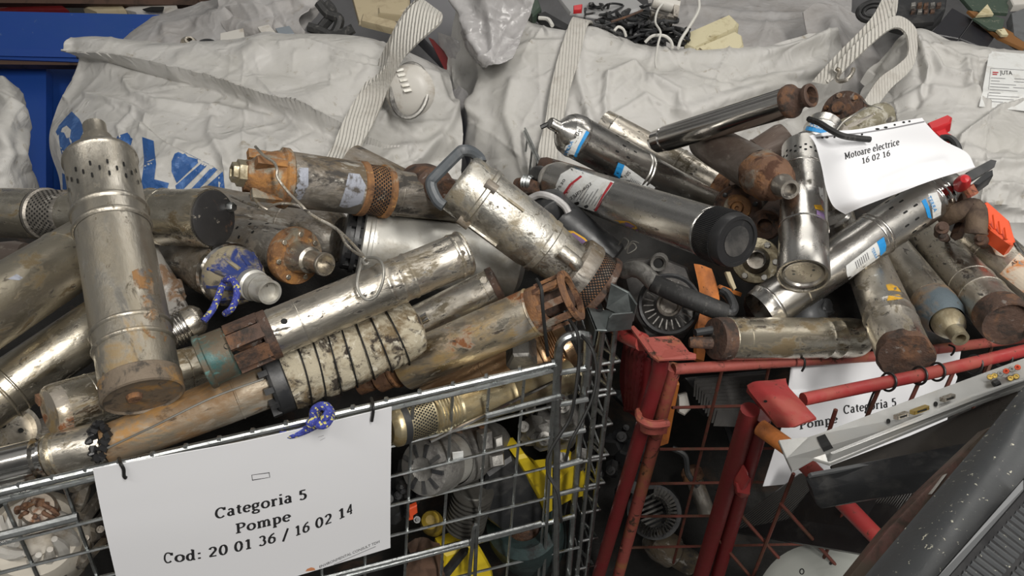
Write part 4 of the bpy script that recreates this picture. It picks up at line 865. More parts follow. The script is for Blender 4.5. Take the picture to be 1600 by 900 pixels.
decal('label', [[(966, 254), (976, 258), (966, 286), (957, 278)]], LB, labb, P.root, .0009, label='blue band on the label')
decal('label', [[(976, 258), (1024, 293), (1018, 301), (990, 296), (966, 286)]], LB, labw, P.root, .0006)
decal('label_text', sans('10S', (978, 279), (5.5, -6), (-5.5, -6)), LB, inkm, P.root, .0018, 5)
decal('label_text', sans('A', (974, 287), (5, -5), (-4.5, -5)), LB, labb, P.root, .0018, 5)
decal('barcode', [quadpx((1012+2*k, 291+1.1*k), (1, .5), (-3, 6.5), 0, .9, 0, 1) for k in range(4)]+[quadpx((986+2.2*k, 279+1.6*k), (1, .5), (-3, 6.5), 0, .5, -.2, 1.2) for k in range(10)], LB, inkm, P.root, .0018)
mb = MB(); tube(mb, pxs([(845, 199, 1.28), (858, 193, 1.28)]), .004, 6); mb.build('cable_stub', blackw, P.root)
# 20
P = pump('borehole_pump', 'plain stainless pump with two raised rings and rusty foot beside the slim labelled pump', (950, 198, 1.68), (1118, 288, 1.58), 46, [
 ('casing', steel_d, [(-.04, .0), (-.04, 1), (.05, 1)]+bead(.06, .03, .008)+[(.6, 1)]+bead(.66, .06, .012)+bead(.76, .06, .012)+[(1.0, 1.0)]), ('foot', rust, [(1.0, .9), (1.0, 1.1), (1.03, 1.14), (1.06, 1.0), (1.08, .7), (1.08, 0)])])
# 21 shiny with rusty outlet
P = pump('borehole_pump', 'mirror-bright pump with brown rusted outlet flange, topmost of the right heap', (1042, 216, 1.52), (1230, 160, 1.28), 40, [
 ('collar', steel_b, [(-.12, 0), (-.12, .6), (-.09, .8), (-.08, .92), (-.02, .94), (-.01, .8), (0, .95)]), ('casing', steel_b, [(0, 1.0), (1.0, 1.0)]),
 ('outlet_flange', rust_d, [(.995, .9), (1.0, 1.06), (1.03, 1.12), (1.05, 1.08), (1.08, .80), (1.12, .62), (1.16, .62), (1.17, .74), (1.20, .76), (1.205, .70), (1.205, .55), (1.14, .52), (1.14, 0)])])
# 22 label + black cap
P = pump('borehole_pump', 'long stainless pump with red-edged rating label and big black ribbed cap', (872, 283, 1.33), (1118, 366, .985), 60, [
 ('shoulder', steel, [(-.06, 0), (-.06, .5), (-.045, .8), (-.01, .97), (0, 1.0)]), ('casing', steel, [(0, 1.0), (.90, 1.0), (.955, 1.0)]+bead(.965, .05, .008)+[(.98, 1.0)]),
 ('black_cap', blackp, [(.975, 1.0), (.98, 1.05), (1.10, 1.05), (1.13, 1.02), (1.14, .98), (1.14, .84), (1.133, .82), (1.133, 0)], 'ribbed black plastic cap'),
 ('cable_gland', blackp, [(-.14, 0), (-.14, .42), (-.12, .5), (-.06, .5), (-.055, .0)])], n=64)
zz0, zz1 = P_t(P, .985), P_t(P, 1.09)
mb = MB()
for k in range(96):
    t = 2*PI*k/96; c = Vector((math.cos(t), math.sin(t), 0)); boxm(mb, c*P.R*1.055+Vector((0, 0, (zz0+zz1)/2)), .0022, .0012, zz1-zz0, (c, Vector((-math.sin(t), math.cos(t), 0)), Vector((0, 0, 1))))
mb.build('grip_ribs', blackp, P.root, local=True, smooth=False)
LB = [P.parts['casing'], P.parts['shoulder']]; p22 = P
decal('label', [[(876, 272), (893, 262), (960, 284), (948, 302), (929, 331), (870, 312), (862, 305)]], LB, labw, P.root, .0006)
decal('label_border', [[(873, 311), (890, 287), (907, 274), (910, 276), (893, 289), (877, 312)]], LB, labr, P.root, .0013)
decal('label_border', [[(954, 284), (958, 286), (946, 303), (932, 330), (928, 330), (942, 303)]], LB, labr, P.root, .0013)
decal('label_text', sans('25JD-602', (891, 313), (9, -6.6), (-3, -5.5))+sans('27530', (869, 304), (6.0, -9.2), (-5, -3)), LB, inkm, P.root, .0018, 5)
decal('label_text', [quadpx((896+k*4.6, 312+k*1.4), (7, -11), (1, .5), 0, 1.2+.5*((k*7) % 3), 0, .9) for k in range(9)], LB, greyink, P.root, .0018)
decal('label_text', sans('MOTOR', (885, 306), (3.4, -5.2), (-2.2, -2)), LB, labr, P.root, .0018, 5)
decal('sticker', [[(958, 344), (982, 346), (992, 352), (1000, 362), (976, 362), (964, 356)]], LB, laby, P.root, .0006)
decal('sticker', [[(970, 346), (982, 348), (992, 354), (998, 361), (980, 360), (972, 354)]], LB, labp, P.root, .0014, label='purple sticker')
# rivets on cap face
discs(P, 1.133, [(0, 0, .6)], 'cap_face', mat('cap_face_plastic', (.028, .028, .028), .5, 0, [((.09, .085, .08), 12, .5, .7, .6, 0)], .05, 40), .0008)
# 23 brown pump
P = pump('pump_motor', 'brown coated motor with scabby rusted nose and grey threaded outlet, mid right heap', (1142, 243, 1.40), (1206, 280, 1.24), 64, [
 ('casing', brownp, [(-.6, 0), (-.6, .95), (-.3, 1), (.70, 1.0), (.72, 1.03)]), ('nose', rust, [(.70, 1.0), (.72, 1.03), (.95, 1.0), (1.12, .84), (1.2, .6), (1.22, .4)]),
 ('outlet_nozzle', steel_m, [(1.2, .44), (1.26, .50), (1.32, .42), (1.42, .42), (1.45, .40), (1.45, .28), (1.35, .26), (1.35, 0)])])
displace(P.parts['nose'], .003, 50)
# 24 upright in right heap
P = pump('borehole_pump', 'clean grey pump standing upright left of the paper sheet, recessed end toward the viewer', (1256, 232, 1.30), (1255, 430, 1.12), 66, [
 ('outlet_neck', blackg, [(-.09, 0), (-.09, .3), (-.08, .42), (-.05, .42), (-.045, .3), (-.03, .5)]), ('shoulder', steel, [(-.04, .45), (-.02, .7), (0, .95), (.01, 1.0)]),
 ('perforated_head', steel, [(.01, 1), (.19, 1)]+bead(.20, .04, .006)+[(.21, 1.0)]), ('casing', steel, [(.21, 1), (.62, 1)]+bead(.645, .04, .006)+[(.82, 1.0), (.84, 1.02), (.88, 1.02), (1.0, 1.04), (1.01, 1.02), (1.01, .94), (.98, .92), (.98, .84), (1.0, .8), (.995, .74), (.98, .7), (.98, 0)])], n=64)
slots(P, [.10, .12, .14], 14, .005, .0045)
LB = [P.parts['casing'], P.parts['perforated_head']]
decal('sticker', [[(1272, 320), (1283, 320), (1288, 330), (1274, 326)]], LB, laby, P.root, .0006)
decal('sticker', [[(1276, 328), (1288, 333), (1289, 343), (1276, 338)]], LB, labp, P.root, .0012, label='blue-grey sticker')
decal('sticker', [[(1279, 292), (1286, 294), (1289, 318), (1281, 306)]], LB, labw, P.root, .0006)
discs(P, .985, [(-.35, -.1, .06), (.3, .35, .06)], 'rivet', galv_p, .002)
# 25 TERRA long diagonal
P = pump('borehole_pump', 'long bright pump slanting under the hung paper, blue-white labels, open rim at its lower end', (1482, 290, 1.24), (1226, 462, 1.21), 56, [
 ('outlet_cone', steel, [(-.04, 0), (-.04, .62), (-.02, .75), (0, .8), (.04, 1.0), (.06, 1.2)]), ('head_rim', steel_b, [(.06, 1.2)]+bead(.08, .06, .010, 1.22)+bead(.115, .05, .010, 1.22)+[(.13, 1.22)]),
 ('perforated_head', steel, [(.13, 1.24), (.42, 1.24)]+bead(.435, .06, .008, 1.24)), ('casing', steel, [(.44, 1.24)]+bead(.46, .04, .006, 1.24)+[(.48, 1.24), (.93, 1.24), (.935, 1.20), (1.0, 1.24), (1.06, 1.26)]+bead(1.09, .06, .012, 1.26)+[(1.13, 1.24), (1.15, 1.2), (1.15, 1.1), (1.08, 1.08), (1.08, 0)])], n=64)
slots(P, [.26, .29, .32, .35], 6, .0085, .0032, 1.24)
LB = [P.parts['perforated_head'], P.parts['casing']]; P25 = P
decal('label', [[(1450, 303), (1464, 300), (1471, 318), (1470, 336), (1458, 342), (1456, 322)]], LB, labw, P.root, .0006)
decal('label', [[(1440, 314), (1446, 310), (1452, 324), (1456, 342), (1450, 340), (1446, 326)]], LB, labb, P.root, .0009, label='blue band on the label')
decal('label_text', sans('TERRA', (1449, 307), (3.6, 8.2), (8, -2.6)), LB, labb, P.root, .0018, 5)
decal('label', [[(1370, 378), (1381, 370), (1385, 384), (1384, 392), (1376, 400), (1374, 388)]], LB, labb, P.root, .0009, label='blue band on the label')
decal('label', [[(1322, 415), (1370, 378), (1375, 390), (1374, 402), (1326, 437), (1323, 428)]], LB, labw, P.root, .0006)
decal('label_text', sans('TERRA', (1361, 389), (2.4, 5.4), (6, -4)), LB, labb, P.root, .0018, 5)
decal('label_text', [quadpx((1336+k*3, 408-k*2.4), (3.5, 12), (1, -.8), .1, 1, 0, .9) for k in range(7)], LB, greyink, P.root, .0018)
# 26
P = pump('borehole_pump', 'steel pump with yellow print resting over the red rail, dark rusted end down', (1352, 405, 1.35), (1412, 552, 1.05), 63, [
 ('casing', steel_d, [(-.1, 0), (-.1, 1), (.55, 1)]+bead(.62, .04, .012)+bead(.72, .04, .012)+[(.95, 1.0), (1.0, .99)]), ('rusted_end', rust_d, [(.98, 1.01), (1.03, 1.02), (1.05, .95), (1.045, .4), (1.06, 0)])], n=56)
decal('sticker', [[(1384, 445), (1392, 443), (1402, 448), (1408, 456), (1396, 454), (1388, 454)], [(1388, 462), (1404, 460), (1412, 466), (1400, 468), (1386, 470)]], [P.parts['casing']], laby, P.root, .0006)
displace(P.parts['rusted_end'], .006, 30)
# 27
P = pump('borehole_pump', 'slim grey pump with bluish corroded end and brass outlet, over the red rail', (1396, 395, 1.40), (1478, 500, 1.20), 56, [
 ('casing', steel_d, [(-.1, 0), (-.1, 1), (.72, 1)]), ('end_housing', mat('corroded_blue_end', (.10, .13, .15), .6, .2, [((.22, .15, .09), 16, .46, .6, .8, .2), ((.05, .04, .03), 40, .58, .66, .8, 0)], .4, 90), [(.72, 1.04), (.80, 1.06), (.95, 1.0), (1.02, .8)]),
 ('outlet', brass, [(1.0, .0), (1.0, .72), (1.06, .74), (1.12, .62), (1.16, .40), (1.28, .38), (1.28, .24), (1.2, .2), (1.2, 0)])])
# 28
P = pump('borehole_pump', 'shiny scratched pump with banded lower end at the right, brown blank end', (1440, 362, 1.40), (1560, 490, 1.10), 58, [
 ('casing', steel_d, [(-.2, 0), (-.2, 1), (.62, 1)]+bead(.66, .03, .006)+[(.7, .985)]+bead(.80, .03, .006)+[(.82, .985), (.9, .985), (.95, 1.0), (1.0, 1.0)]), ('rusted_end', rust_d, [(.99, 1.02), (1.10, 1.03), (1.13, .98), (1.13, .9), (1.1, .85), (1.1, 0)])], n=56)
# 29
P = pump('borehole_pump', 'pump with rust-stained stickers at the right edge, below the red-orange shell', (1530, 375, 1.24), (1640, 478, 1.14), 70, [
 ('casing', steel_d, [(-.12, 0), (-.12, .9), (-.02, .98), (0, 1.0)]+bead(.1, .03, .008)+bead(.17, .03, .008)+[(1.3, 1.0), (1.3, 0)])])
decal('sticker', [[(1550, 372), (1562, 370), (1577, 378), (1580, 392), (1570, 402), (1556, 398), (1548, 384)]], [P.parts['casing']], labo, P.root, .0006)
decal('sticker', [[(1562, 428), (1580, 408), (1600, 388), (1620, 420), (1600, 458)]], [P.parts['casing']], labo, P.root, .0006)
decal('sticker_text', sans('AS', (1582, 416), (7, -6), (-4, -7)), [P.parts['casing']], inkm, P.root, .0012, 6)
# 30 horizontal on red rail
P = pump('pump_motor', 'worn golden-steel motor lying level on the red rail, rusty studs at its left end', (1140, 529, 1.13), (1335, 528, 1.21), 67, [
 ('stud_plate', rust_d, [(-.13, 0), (-.13, .4), (-.12, .96), (-.08, 1.0), (-.01, 1.0), (-.005, .9)]), ('casing', steel_g, [(-.03, .98), (-.02, 1.02), (0, 1.0), (.08, 1.0)]+groove(.09, .03)+[(.70, 1)]+bead(.74, .03, .012)+bead(.84, .03, .012)+[(.96, 1), (1.02, .96), (1.05, .85), (1.06, 0)])])
mb = MB(); tube(mb, pxs([(1120, 536, 1.13), (1080, 535, 1.12), (1077, 535, 1.12)]), [.010, .009, .007], 10); mb.build('stud', rust_d, P.root)
mb = MB(); tube(mb, pxs([(1122, 514, 1.13), (1086, 520, 1.12)]), [.007, .006], 10); mb.build('stud', blackg, P.root)
# 31 flange ring
P = pump('pump_end', 'brass-coloured bolted flange ring with open nozzle, below the black ribbed cap', (1180, 409, 1.34), (1181, 407, 1.28), 66, [
 ('body', steel_m, [(-1, 0), (-1, .9), (.8, .9)]), ('flange', brass, [(.75, .8), (.78, 1.05), (.98, 1.06), (1.05, 1.02), (1.05, .0)]),
 ('nozzle', steel_m, [(1.0, .62), (1.15, .58), (1.3, .45), (1.75, .42), (1.8, .40), (1.8, .33), (1.3, .32), (1.3, 0)])])
hexbolts(P, 1.05, .84, 6, .006, .004, whitem, off=.2)
# 32 orange disc
P = pump('pump_end', 'round orange-rusted end flange peeking out above the black cap', (1158, 322, 1.46), (1152, 325, 1.39), 66, [
 ('body', steel_m, [(-.8, 0), (-.8, .95), (.8, .95)]), ('flange', rust_d, [(.78, .9), (.8, 1.06), (1.0, 1.06), (1.02, .98), (1.0, .9), (1.0, 0)]), ('hub', rust_o, [(1.0, .62), (1.05, .58), (1.05, .3), (1.02, .28), (1.12, .22), (1.12, .1), (1.05, .08), (1.05, 0)])])
hexbolts(P, 1.0, .8, 3, .005, .003, blackg, off=.5)
# extra bits in the right heap
P = pump('pump_end', 'dark fluted pump end with black round bore, above the flange ring', (1215, 330, 1.42), (1196, 352, 1.34), 44, [
 ('body', rust_d, [(-1, 0), (-1, .95), (.8, .95), (.9, 1.05), (1.0, 1.05), (1.05, .9), (1.05, .5), (.9, .45), (.9, 0)])])
P = pump('borehole_pump', 'short piece of grey pump with blue-white label under the rusty outlet flange', (1262, 250, 1.46), (1290, 196, 1.50), 56, [
 ('casing', steel, [(-.6, 0), (-.6, 1), (.7, 1)]+bead(.8, .05, .03)+[(1.0, 1.0), (1.03, .9), (1.03, 0)])])
LB = [P.parts['casing']]
decal('label', [[(1262, 196), (1300, 206), (1302, 192), (1270, 184)]], LB, labw, P.root, .0006)
decal('label_text', sans('TERRA', (1264, 197), (9, 2.4), (1.2, -8.5)), LB, labb, P.root, .0018, 5)
decal('label', [[(1258, 203), (1300, 211), (1300, 206), (1261, 197)]], LB, labb, P.root, .0009, label='blue band on the label')
P = pump('pump_motor', 'dull brown motor half hidden behind the mirror-bright pump', (1160, 262, 1.62), (1232, 216, 1.6), 58, [('casing', brownp, [(-.4, 0), (-.4, 1), (.3, 1)]+bead(.4, .05, .02)+[(.9, 1), (1.0, .9), (1.0, 0)])])
P = pump('small_motor', 'mossy grey-green small motor behind the top edge of the paper', (1325, 205, 1.50), (1378, 182, 1.52), 40, [('casing', steel_m, [(-.5, 0), (-.5, .9), (0, 1), (.5, 1)]+bead(.6, .06, .03)+[(.95, 1.02), (1.1, .95), (1.2, .7), (1.2, 0)]), ('moss_crust', mat('mossy_crust', (.22, .20, .14), .9, 0, [((.42, .40, .34), 40, .5, .6, .9, 0), ((.07, .06, .04), 26, .55, .65, .9, 0)], .7, 90), [(-.2, 1.02), (.55, 1.06), (.6, 1.12), (.9, 1.08), (1.1, 1.0), (1.15, .8)])])
displace(P.parts['moss_crust'], .005, 60)
P = pump('pump_flange', 'tilted rusted gear flange at the base of the hooked bag', (1330, 185, 1.60), (1312, 170, 1.55), 62, [('disc', rust_d, [(.2, 0), (.2, 1), (.6, 1.05), (.8, 1.0), (.8, .6), (1.0, .55), (1.0, .3), (1.2, .28), (1.2, 0)])])
hexbolts(P, .8, .8, 6, .006, .004, rust, off=.2)
P = pump('small_motor', 'pale tapering cap beside the rusted gear flange', (1285, 205, 1.56), (1300, 178, 1.58), 40, [('casing', mat('dusty_metal', (.33, .31, .27), .5, .5, [(MUD, 20, .5, .6, .8, 0)], .2, 80), [(-.8, 0), (-.8, 1), (.6, 1), (1.0, .7), (1.2, .3), (1.2, 0)])])
# metal rings peeking above the diagonal pump
P = pump('pump_motor', 'dark-bored ringed casing end seen below the lower paper corner', (1320, 380, 1.42), (1300, 340, 1.40), 52, [('casing', steel, [(-1.2, 0), (-1.2, 1), (.5, 1)]+bead(.6, .06, .05)+[(.8, 1.0)]+bead(.9, .05, .05)+[(1.0, .9), (.9, .8), (.9, 0)])])
P = pump('borehole_pump', 'dull steel tube deep between the upright pump and the diagonal one', (1300, 300, 1.50), (1330, 420, 1.44), 46, [('casing', steel_d, [(-.3, 0), (-.3, 1), (1, 1), (1, 0)])])
# left heap fillers seen in the gaps
P = pump('pump_motor', 'brown corroded tube end low behind the left pumps, near the back wires', (-40, 405, 1.62), (42, 398, 1.6), 46, [('casing', brownp, [(-.3, 0), (-.3, 1), (.8, 1), (1.0, .8), (1.0, 0)])])
P = pump('pump_end', 'white-scaled broken pump head beside the rust patch of the tall pump', (238, 420, 1.22), (292, 520, 1.17), 50, [('casing', mat('scaled_metal', (.48, .46, .43), .5, .4, [((.24, .15, .09), 16, .53, .61, .8, 0), ((.05, .04, .03), 40, .56, .64, .8, 0)], .6, 80), [(-.3, 0), (-.3, .9), (0, 1.0), (.3, .92), (.32, 1.05), (.5, 1.02), (.52, .85), (.8, .9), (.82, 1), (1, .95), (1.0, 0)])])
displace(P.parts['casing'], .006, 50)
P = pump('threaded_coupling', 'clean ribbed stainless coupling poking out between teal collar and tall pump', (262, 522, 1.13), (316, 494, 1.15), 52, [
 ('thread', steel, [(-.1, 0)]+sum([[(-.1+.09*k, .95), (-.07+.09*k, 1.03), (-.04+.09*k, 1.03), (-.02+.09*k, .95)] for k in range(7)], [])+[(.55, .98)]), ('hexagon', steel_d, [(.55, .8), (.56, .95), (.85, .95), (.95, .8), (1.05, .5), (1.05, 0)])], cat='coupling')
P = pump('pump_motor', 'round motor end with black holes at the left edge above the polished tube', (-20, 690, 1.12), (22, 672, 1.08), 86, [('casing', steel_d, [(-.6, 0), (-.6, 1), (.7, 1)]+bead(.8, .05, .05)+[(.95, .95), (.95, .8), (.8, .78), (.8, 0)])])
discs(P, .8, [(0, .3, .09), (.3, -.2, .09)], 'hole', hole, .003)
P = pump('pump_motor', 'dull tube lying under the short motor, its end just showing', (20, 700, 1.12), (150, 655, 1.18), 60, [('casing', steel_m, [(-.3, 0), (-.3, 1), (1, 1), (1, 0)])])
P = pump('borehole_pump', 'dim grey-brown tube buried beneath the wool-wrapped pump', (250, 628, 1.15), (450, 560, 1.24), 76, [('casing', steel_m, [(-.2, 0), (-.2, 1), (1, 1), (1, 0)])])
P = pump('borehole_pump', 'shadowed dull tube running behind the pale motor toward the aluminium pump', (600, 280, 1.46), (700, 330, 1.42), 60, [('casing', steel_m, [(-.5, 0), (-.5, 1), (1.3, 1), (1.3, 0)])])
P = pump('pump_motor', 'grey dusty tube behind the strainer cage end', (720, 440, 1.44), (800, 452, 1.44), 40, [('casing', steel_m, [(-.2, 0), (-.2, 1), (1, 1), (1, 0)])])

# ---------------------------------------------------------------- left wire cage
TL, TR = W(-40, 778, .86), W(878, 566, 1.09)
DN = Vector((0, 0, -1)); NF = (TR-TL).cross(DN).normalized()
FP = lambda x, y, off=0: on_plane(x, y, TL + NF*(off if NF.dot(CAM-TL) > 0 else -off), NF)
cage = root('wire_cage', 'galvanised wire mesh cage full of old pumps, left foreground', 'cage', at=FP(440, 670))
mb = MB(); tube(mb, [FP(-60, 782), FP(874, 567)], .0052, 10); tube(mb, [FP(-60, 796), FP(874, 576)], .0042, 8)
for k in range(18):
    x = -20+k*52; p = FP(x, 772-(x+0)*.2345-2); tube(mb, [p+Vector((-.002, 0, .004)), p+Vector((.002, 0, .0055))], .004, 6)
mb.build('top_rail', galv, cage)
mb = MB()
for y0, y1 in ((850, 624), (895, 672), (940, 718), (985, 766), (1075, 855), (1120, 900), (1170, 950)):
    tube(mb, [FP(-60, y0+15), FP(905, y1, .0)], .0026, 6)
for (a, b) in (((-60, 800), (7, 900)),): pass
tops = [(8, 787), (102, 762), (180, 745), (262, 728), (340, 708), (420, 690), (496, 672), (572, 652), (645, 634), (707, 618), (764, 604), (819, 592), (868, 580)]
bots = [(72, 930), (162, 930), (236, 930), (300, 930), (368, 930), (436, 930), (504, 930), (570, 930), (631, 930), (687, 930), (739, 930), (789, 930), (839, 930)]
for t, b in zip(tops, bots): tube(mb, [FP(*t, -.004), FP(*b, -.004)], .0026, 6)
tube(mb, [FP(868, 570, .003), FP(848, 930, .003)], .0032, 6)
mb.build('front_mesh', galv, cage)
mb = MB(); tube(mb, [FP(-60, 1047), FP(845, 817)], .0045, 8); tube(mb, [FP(-60, 1059), FP(897, 806)], .0045, 8); mb.build('middle_rail', galv, cage)
mb = MB(); tube(mb, [FP(-60, 853, .008), FP(122, 807, .008)], .0058, 8); mb.build('latch_bar', galv, cage)
mb = MB(); tube(mb, [FP(759, 650, .006), FP(875, 619, .006), FP(879, 621, .004)], .005, 8); mb.build('latch_bar', galv, cage)
mb = MB(); tube(mb, spline([FP(733, 900, .008), FP(738, 850, .008), FP(740, 824, .012), FP(745, 822, .012), FP(744, 850, .008), FP(742, 900, .008)]), .0035, 8); mb.build('hook', galv, cage)
# U shaped corner tube
mb = MB(); tube(mb, spline([FP(868, 900), FP(869, 760), FP(870, 640), FP(872, 560), FP(878, 533), FP(895, 524), FP(913, 524), FP(919, 534), FP(915, 600)], 8), .0068, 10)
mb.build('corner_loop', galv, cage)
mb = MB(); tube(mb, [FP(914, 590, -.01), FP(905, 690, -.01), FP(888, 900, -.01)], .0058, 10); mb.build('corner_post', galv, cage)
for y0, y1 in ((583, 574), (632, 624), (681, 672), (730, 720), (772, 764)): 
    mb = MB(); tube(mb, [FP(873, y0, .002), FP(923-(y1-570)*.09, y1, .002)], .0045, 8); mb.build('corner_rung', galv, cage)
# side mesh: two uprights with open-ended rungs, wires running back
C2 = W(955, 515, 1.12); e2 = (W(900, 492, 1.34)-W(965, 566, 1.12)); e2.z = 0; e2.normalize()
E1 = (TR-TL); E1.z = 0; E1.normalize()
CP = lambda x, y: on_plane(x, y, C2, NF)
mb = MB(); tube(mb, [CP(942, 512), CP(898, 930)], .0046, 8); tube(mb, [CP(962, 512), CP(912, 930)], .0046, 8); mb.build('corner_post', galv, cage)
for k, (y, xl, xr) in enumerate([(517, 941, 977), (570, 934, 968), (584, 908, 960), (614, 904, 955), (620, 928, 961), (668, 922, 956), (716, 917, 950), (722, 902, 945), (760, 912, 944), (767, 892, 936), (802, 907, 938), (846, 903, 933), (890, 898, 928)]):
    p, q = CP(xl, y), CP(xr, y-5-(1 if k else 0)); mb = MB(); tube(mb, [p, q, q+e2*.012-E1*.004, q+e2*.045-E1*.02], .0033, 7); mb.build('side_rung', galv, cage)
mb = MB()
for k, y in enumerate((500, 548, 598, 648, 698, 748, 798, 848, 898)):
    p = CP(962-(y-512)*.12, y+6)+e2*.004; tube(mb, [p, p+e2*.75], .0026, 6)
for k in range(1, 13):
    p = CP(962, 512)+e2*(.06*k); q = p+Vector((0, 0, -.75)); tube(mb, [p, q], .0026, 6)
tube(mb, [CP(962, 512), CP(962, 512)+e2*.75], .005, 8)
mb.build('side_mesh', galv, cage)
# back mesh low behind
mb = MB(); B0, B1 = W(-60, 372, 1.80), W(62, 378, 1.80)
tube(mb, [B0, B1, W(400, 395, 1.78)], .004, 8)
for k in range(14): x = -40+k*17; tube(mb, [W(x, 374, 1.79), W(x+3, 470, 1.64)], .0024, 6)
mb.build('back_mesh', galv, cage)
# galvanised corner bracket
bz = W(950, 516, 1.075); HP = lambda x, y: on_plane(x, y, bz, Vector((0, 0, 1)))
mb = MB(); slab(mb, [HP(*q) for q in ((916, 480), (948, 484), (990, 488), (986, 512), (948, 516), (930, 515))], .003, .001)
b = mb.build('corner_bracket', galv_p, cage, smooth=False)
q0 = HP(948, 516); q1 = HP(987, 512)
up = Vector((0, 0, .028)); mb = MB(); slab(mb, [q0+DN*.003, q1+DN*.003, q1+up*.85, q1+up+(q0-q1)*.08, q0+up+(q1-q0)*.1, q0+up*.8], .003, .001); mb.build('bracket_tab', galv_p, cage, smooth=False)
q2 = HP(946, 484); mb = MB(); slab(mb, [HP(990, 490), HP(989, 503), HP(989, 503)+up*1.1, HP(975, 488)+up*1.3, q2+up*1.7, q2+up*.1], .003, .001); mb.build('bracket_tab', galv_p, cage, smooth=False)
mb = MB(); slab(mb, [HP(916, 480), HP(930, 515), HP(930, 515)-Vector((0, 0, .03)), HP(916, 480)-Vector((0, 0, .03))], .003, .001); mb.build('bracket_tab', galv_p, cage, smooth=False)
decal('bracket_hole', [[(937+6*math.cos(a), 484+3.2*math.sin(a)) for a in np.linspace(0, 2*PI, 14, endpoint=False)]], [b], hole, cage, .001)

# ---------------------------------------------------------------- paper on the left cage
def paper(name, label, rows, nu, nv, folds=(), seed=0, thick=.0012, mt=None, crumple=0):
    V = surf(rows, nu, nv, folds, crumple, seed, 0); c = V.reshape(-1, 3)
    r = root(name, label, 'paper sign', at=(c[:, 0].mean(), c[:, 1].mean(), c[:, 2].min()))
    o = grid_mb(V, thick).build('sheet', mt or paperm, r); return r, o
def fpd(x, y, off=.012): return px(FP(x, y, off))
def prow(p, q, bow, n=5):
    o = []
    for i in range(n):
        t = i/(n-1); x, y = p[0]+(q[0]-p[0])*t, p[1]+(q[1]-p[1])*t; o.append(fpd(x, y+bow[i] if isinstance(bow, (list, tuple)) else y, .013+.006*math.sin(PI*t)))
    return o
rows = [prow((145, 733), (612, 636), [0, 3, 6, 4, 0]), prow((157, 795), (611, 710), (0, 0, 0, 0, 0)), prow((172, 862), (610, 784), (0, 0, 0, 0, 0)), prow((200, 980), (610, 856), (0, 0, 0, 0, 0))]
pr, po = paper('paper_sign', 'white paper sheet reading Categoria 5 Pompe, tied to the front of the wire cage', rows, 70, 50)
u, v = (27.5, -5.6), (5.0, 27.0)
def srf(text, x, y, sx, slope, sy, lean, bold=True): return serif(text, (x, y), (sx, -slope*sx), (lean*sy, -sy), bold)
def fit(text, x0, y0, x1, y1, h, lean=.0, bold=True):
    w = serif_w(text); return serif(text, (x0, y0), ((x1-x0)/w, (y1-y0)/w), (lean*h, -h), bold)
tx = fit('Categoria 5', 336, 811, 482, 779, 23, -.06)+fit('Pompe', 368, 834, 456, 813, 22, -.06)+serif_path('Cod: 20 01 36 / 16 02 14', [(256, 880), (296, 876), (338, 869), (378, 860), (416, 851), (452, 841), (485, 829), (520, 816), (552, 801)], 23, -.04)
decal('lettering', tx, po, inkm, pr, .0006, 30, label='black serif lettering')
bx = [(393, 742), (421, 738), (422, 746), (394, 751)]; cx, cy = 407.5, 744.2
sm = [(cx+(x-cx)*.94, cy+(y-cy)*.80) for x, y in bx]
decal('small_box', [(bx, [sm])], po, inkm, pr, .0006, 30)
decal('footer_text', sans('ENVIRONMENTAL CONSULT TDH', (499, 888), (6.15, -2.62), (-.6, -5.6)), po, inkm, pr, .0006, 30)
decal('footer_text', [quadpx((500, 891), (87, -37.5), (0, 1), 0, 1, 0, .9), quadpx((498, 884), (0, 1), (1, 0), 0, 12, 0, .5)], po, greyink, pr, .0006, 30)
tree = [(477, 893), (480, 889), (486, 886.5), (491, 887.5), (493, 891), (490, 894), (486.5, 893.5), (487.5, 899), (484, 899), (485, 894), (480, 895)]
decal('footer_emblem', [tree], po, orink, pr, .0006, 30)
decal('pencil_mark', [quadpx((497, 683), (9, -3), (0, 1), 0, 1, 0, .5), quadpx((500, 688), (8, -4), (0, 1), 0, 1, 0, .5)], po, greyink, pr, .0006, 30)
def tie(label, pts, r=.0022, nm='tie_wire', m=None, cat='wire'):
    mb = MB(); tube(mb, spline(pts), r, 7); return tag(mb.build(nm, m or blackw), label, cat, 'wire ties holding the paper signs and rail' if nm == 'tie_wire' else None)
tie('short black wire tie at the left top of the Categoria 5 paper', [FP(186, 716, -.01), FP(188, 724, .014), FP(193, 733, .018), FP(194, 744, .018), FP(197, 747, .018)])
tie('short black wire tie near the right top corner of the Categoria 5 paper', [FP(580, 622, -.01), FP(583, 634, .014), FP(583, 645, .018), FP(581, 658, .018)])

# blue rope knotted on the rail
mb = MB(); ro = .0056
tube(mb, spline([FP(438, 680, .010), FP(455, 679, .014), FP(472, 674, .016), FP(486, 668, .02), FP(500, 660, .03), FP(510, 650, .032), FP(513, 640, .026), FP(503, 634, .018), FP(492, 640, .016), FP(490, 652, .02), FP(496, 662, .034), FP(506, 664, .036), FP(514, 656, .03), FP(517, 644, .012), FP(508, 634, -.006), FP(496, 640, -.01), FP(490, 656, .03), FP(482, 664, .034)], 8), ro, 10)
tag(mb.build('rope', rope), 'blue and yellow flecked rope knotted on the cage rail above the paper', 'rope')
mb = MB()
pts = [W(350, 440, 1.11), W(356, 436, 1.09), W(364, 438, 1.085), W(370, 450, 1.08), W(369, 466, 1.07), W(362, 482, 1.06), W(352, 490, 1.07)]
tube(mb, spline(pts, 8), .0050, 10)
tube(mb, spline([W(352, 440, 1.11), W(346, 450, 1.10), W(340, 466, 1.09), W(332, 484, 1.08), W(318, 502, 1.07)], 8), .0050, 10)
tag(mb.build('rope', rope), 'blue rope looped through the eye of the blue-capped pump', 'rope')
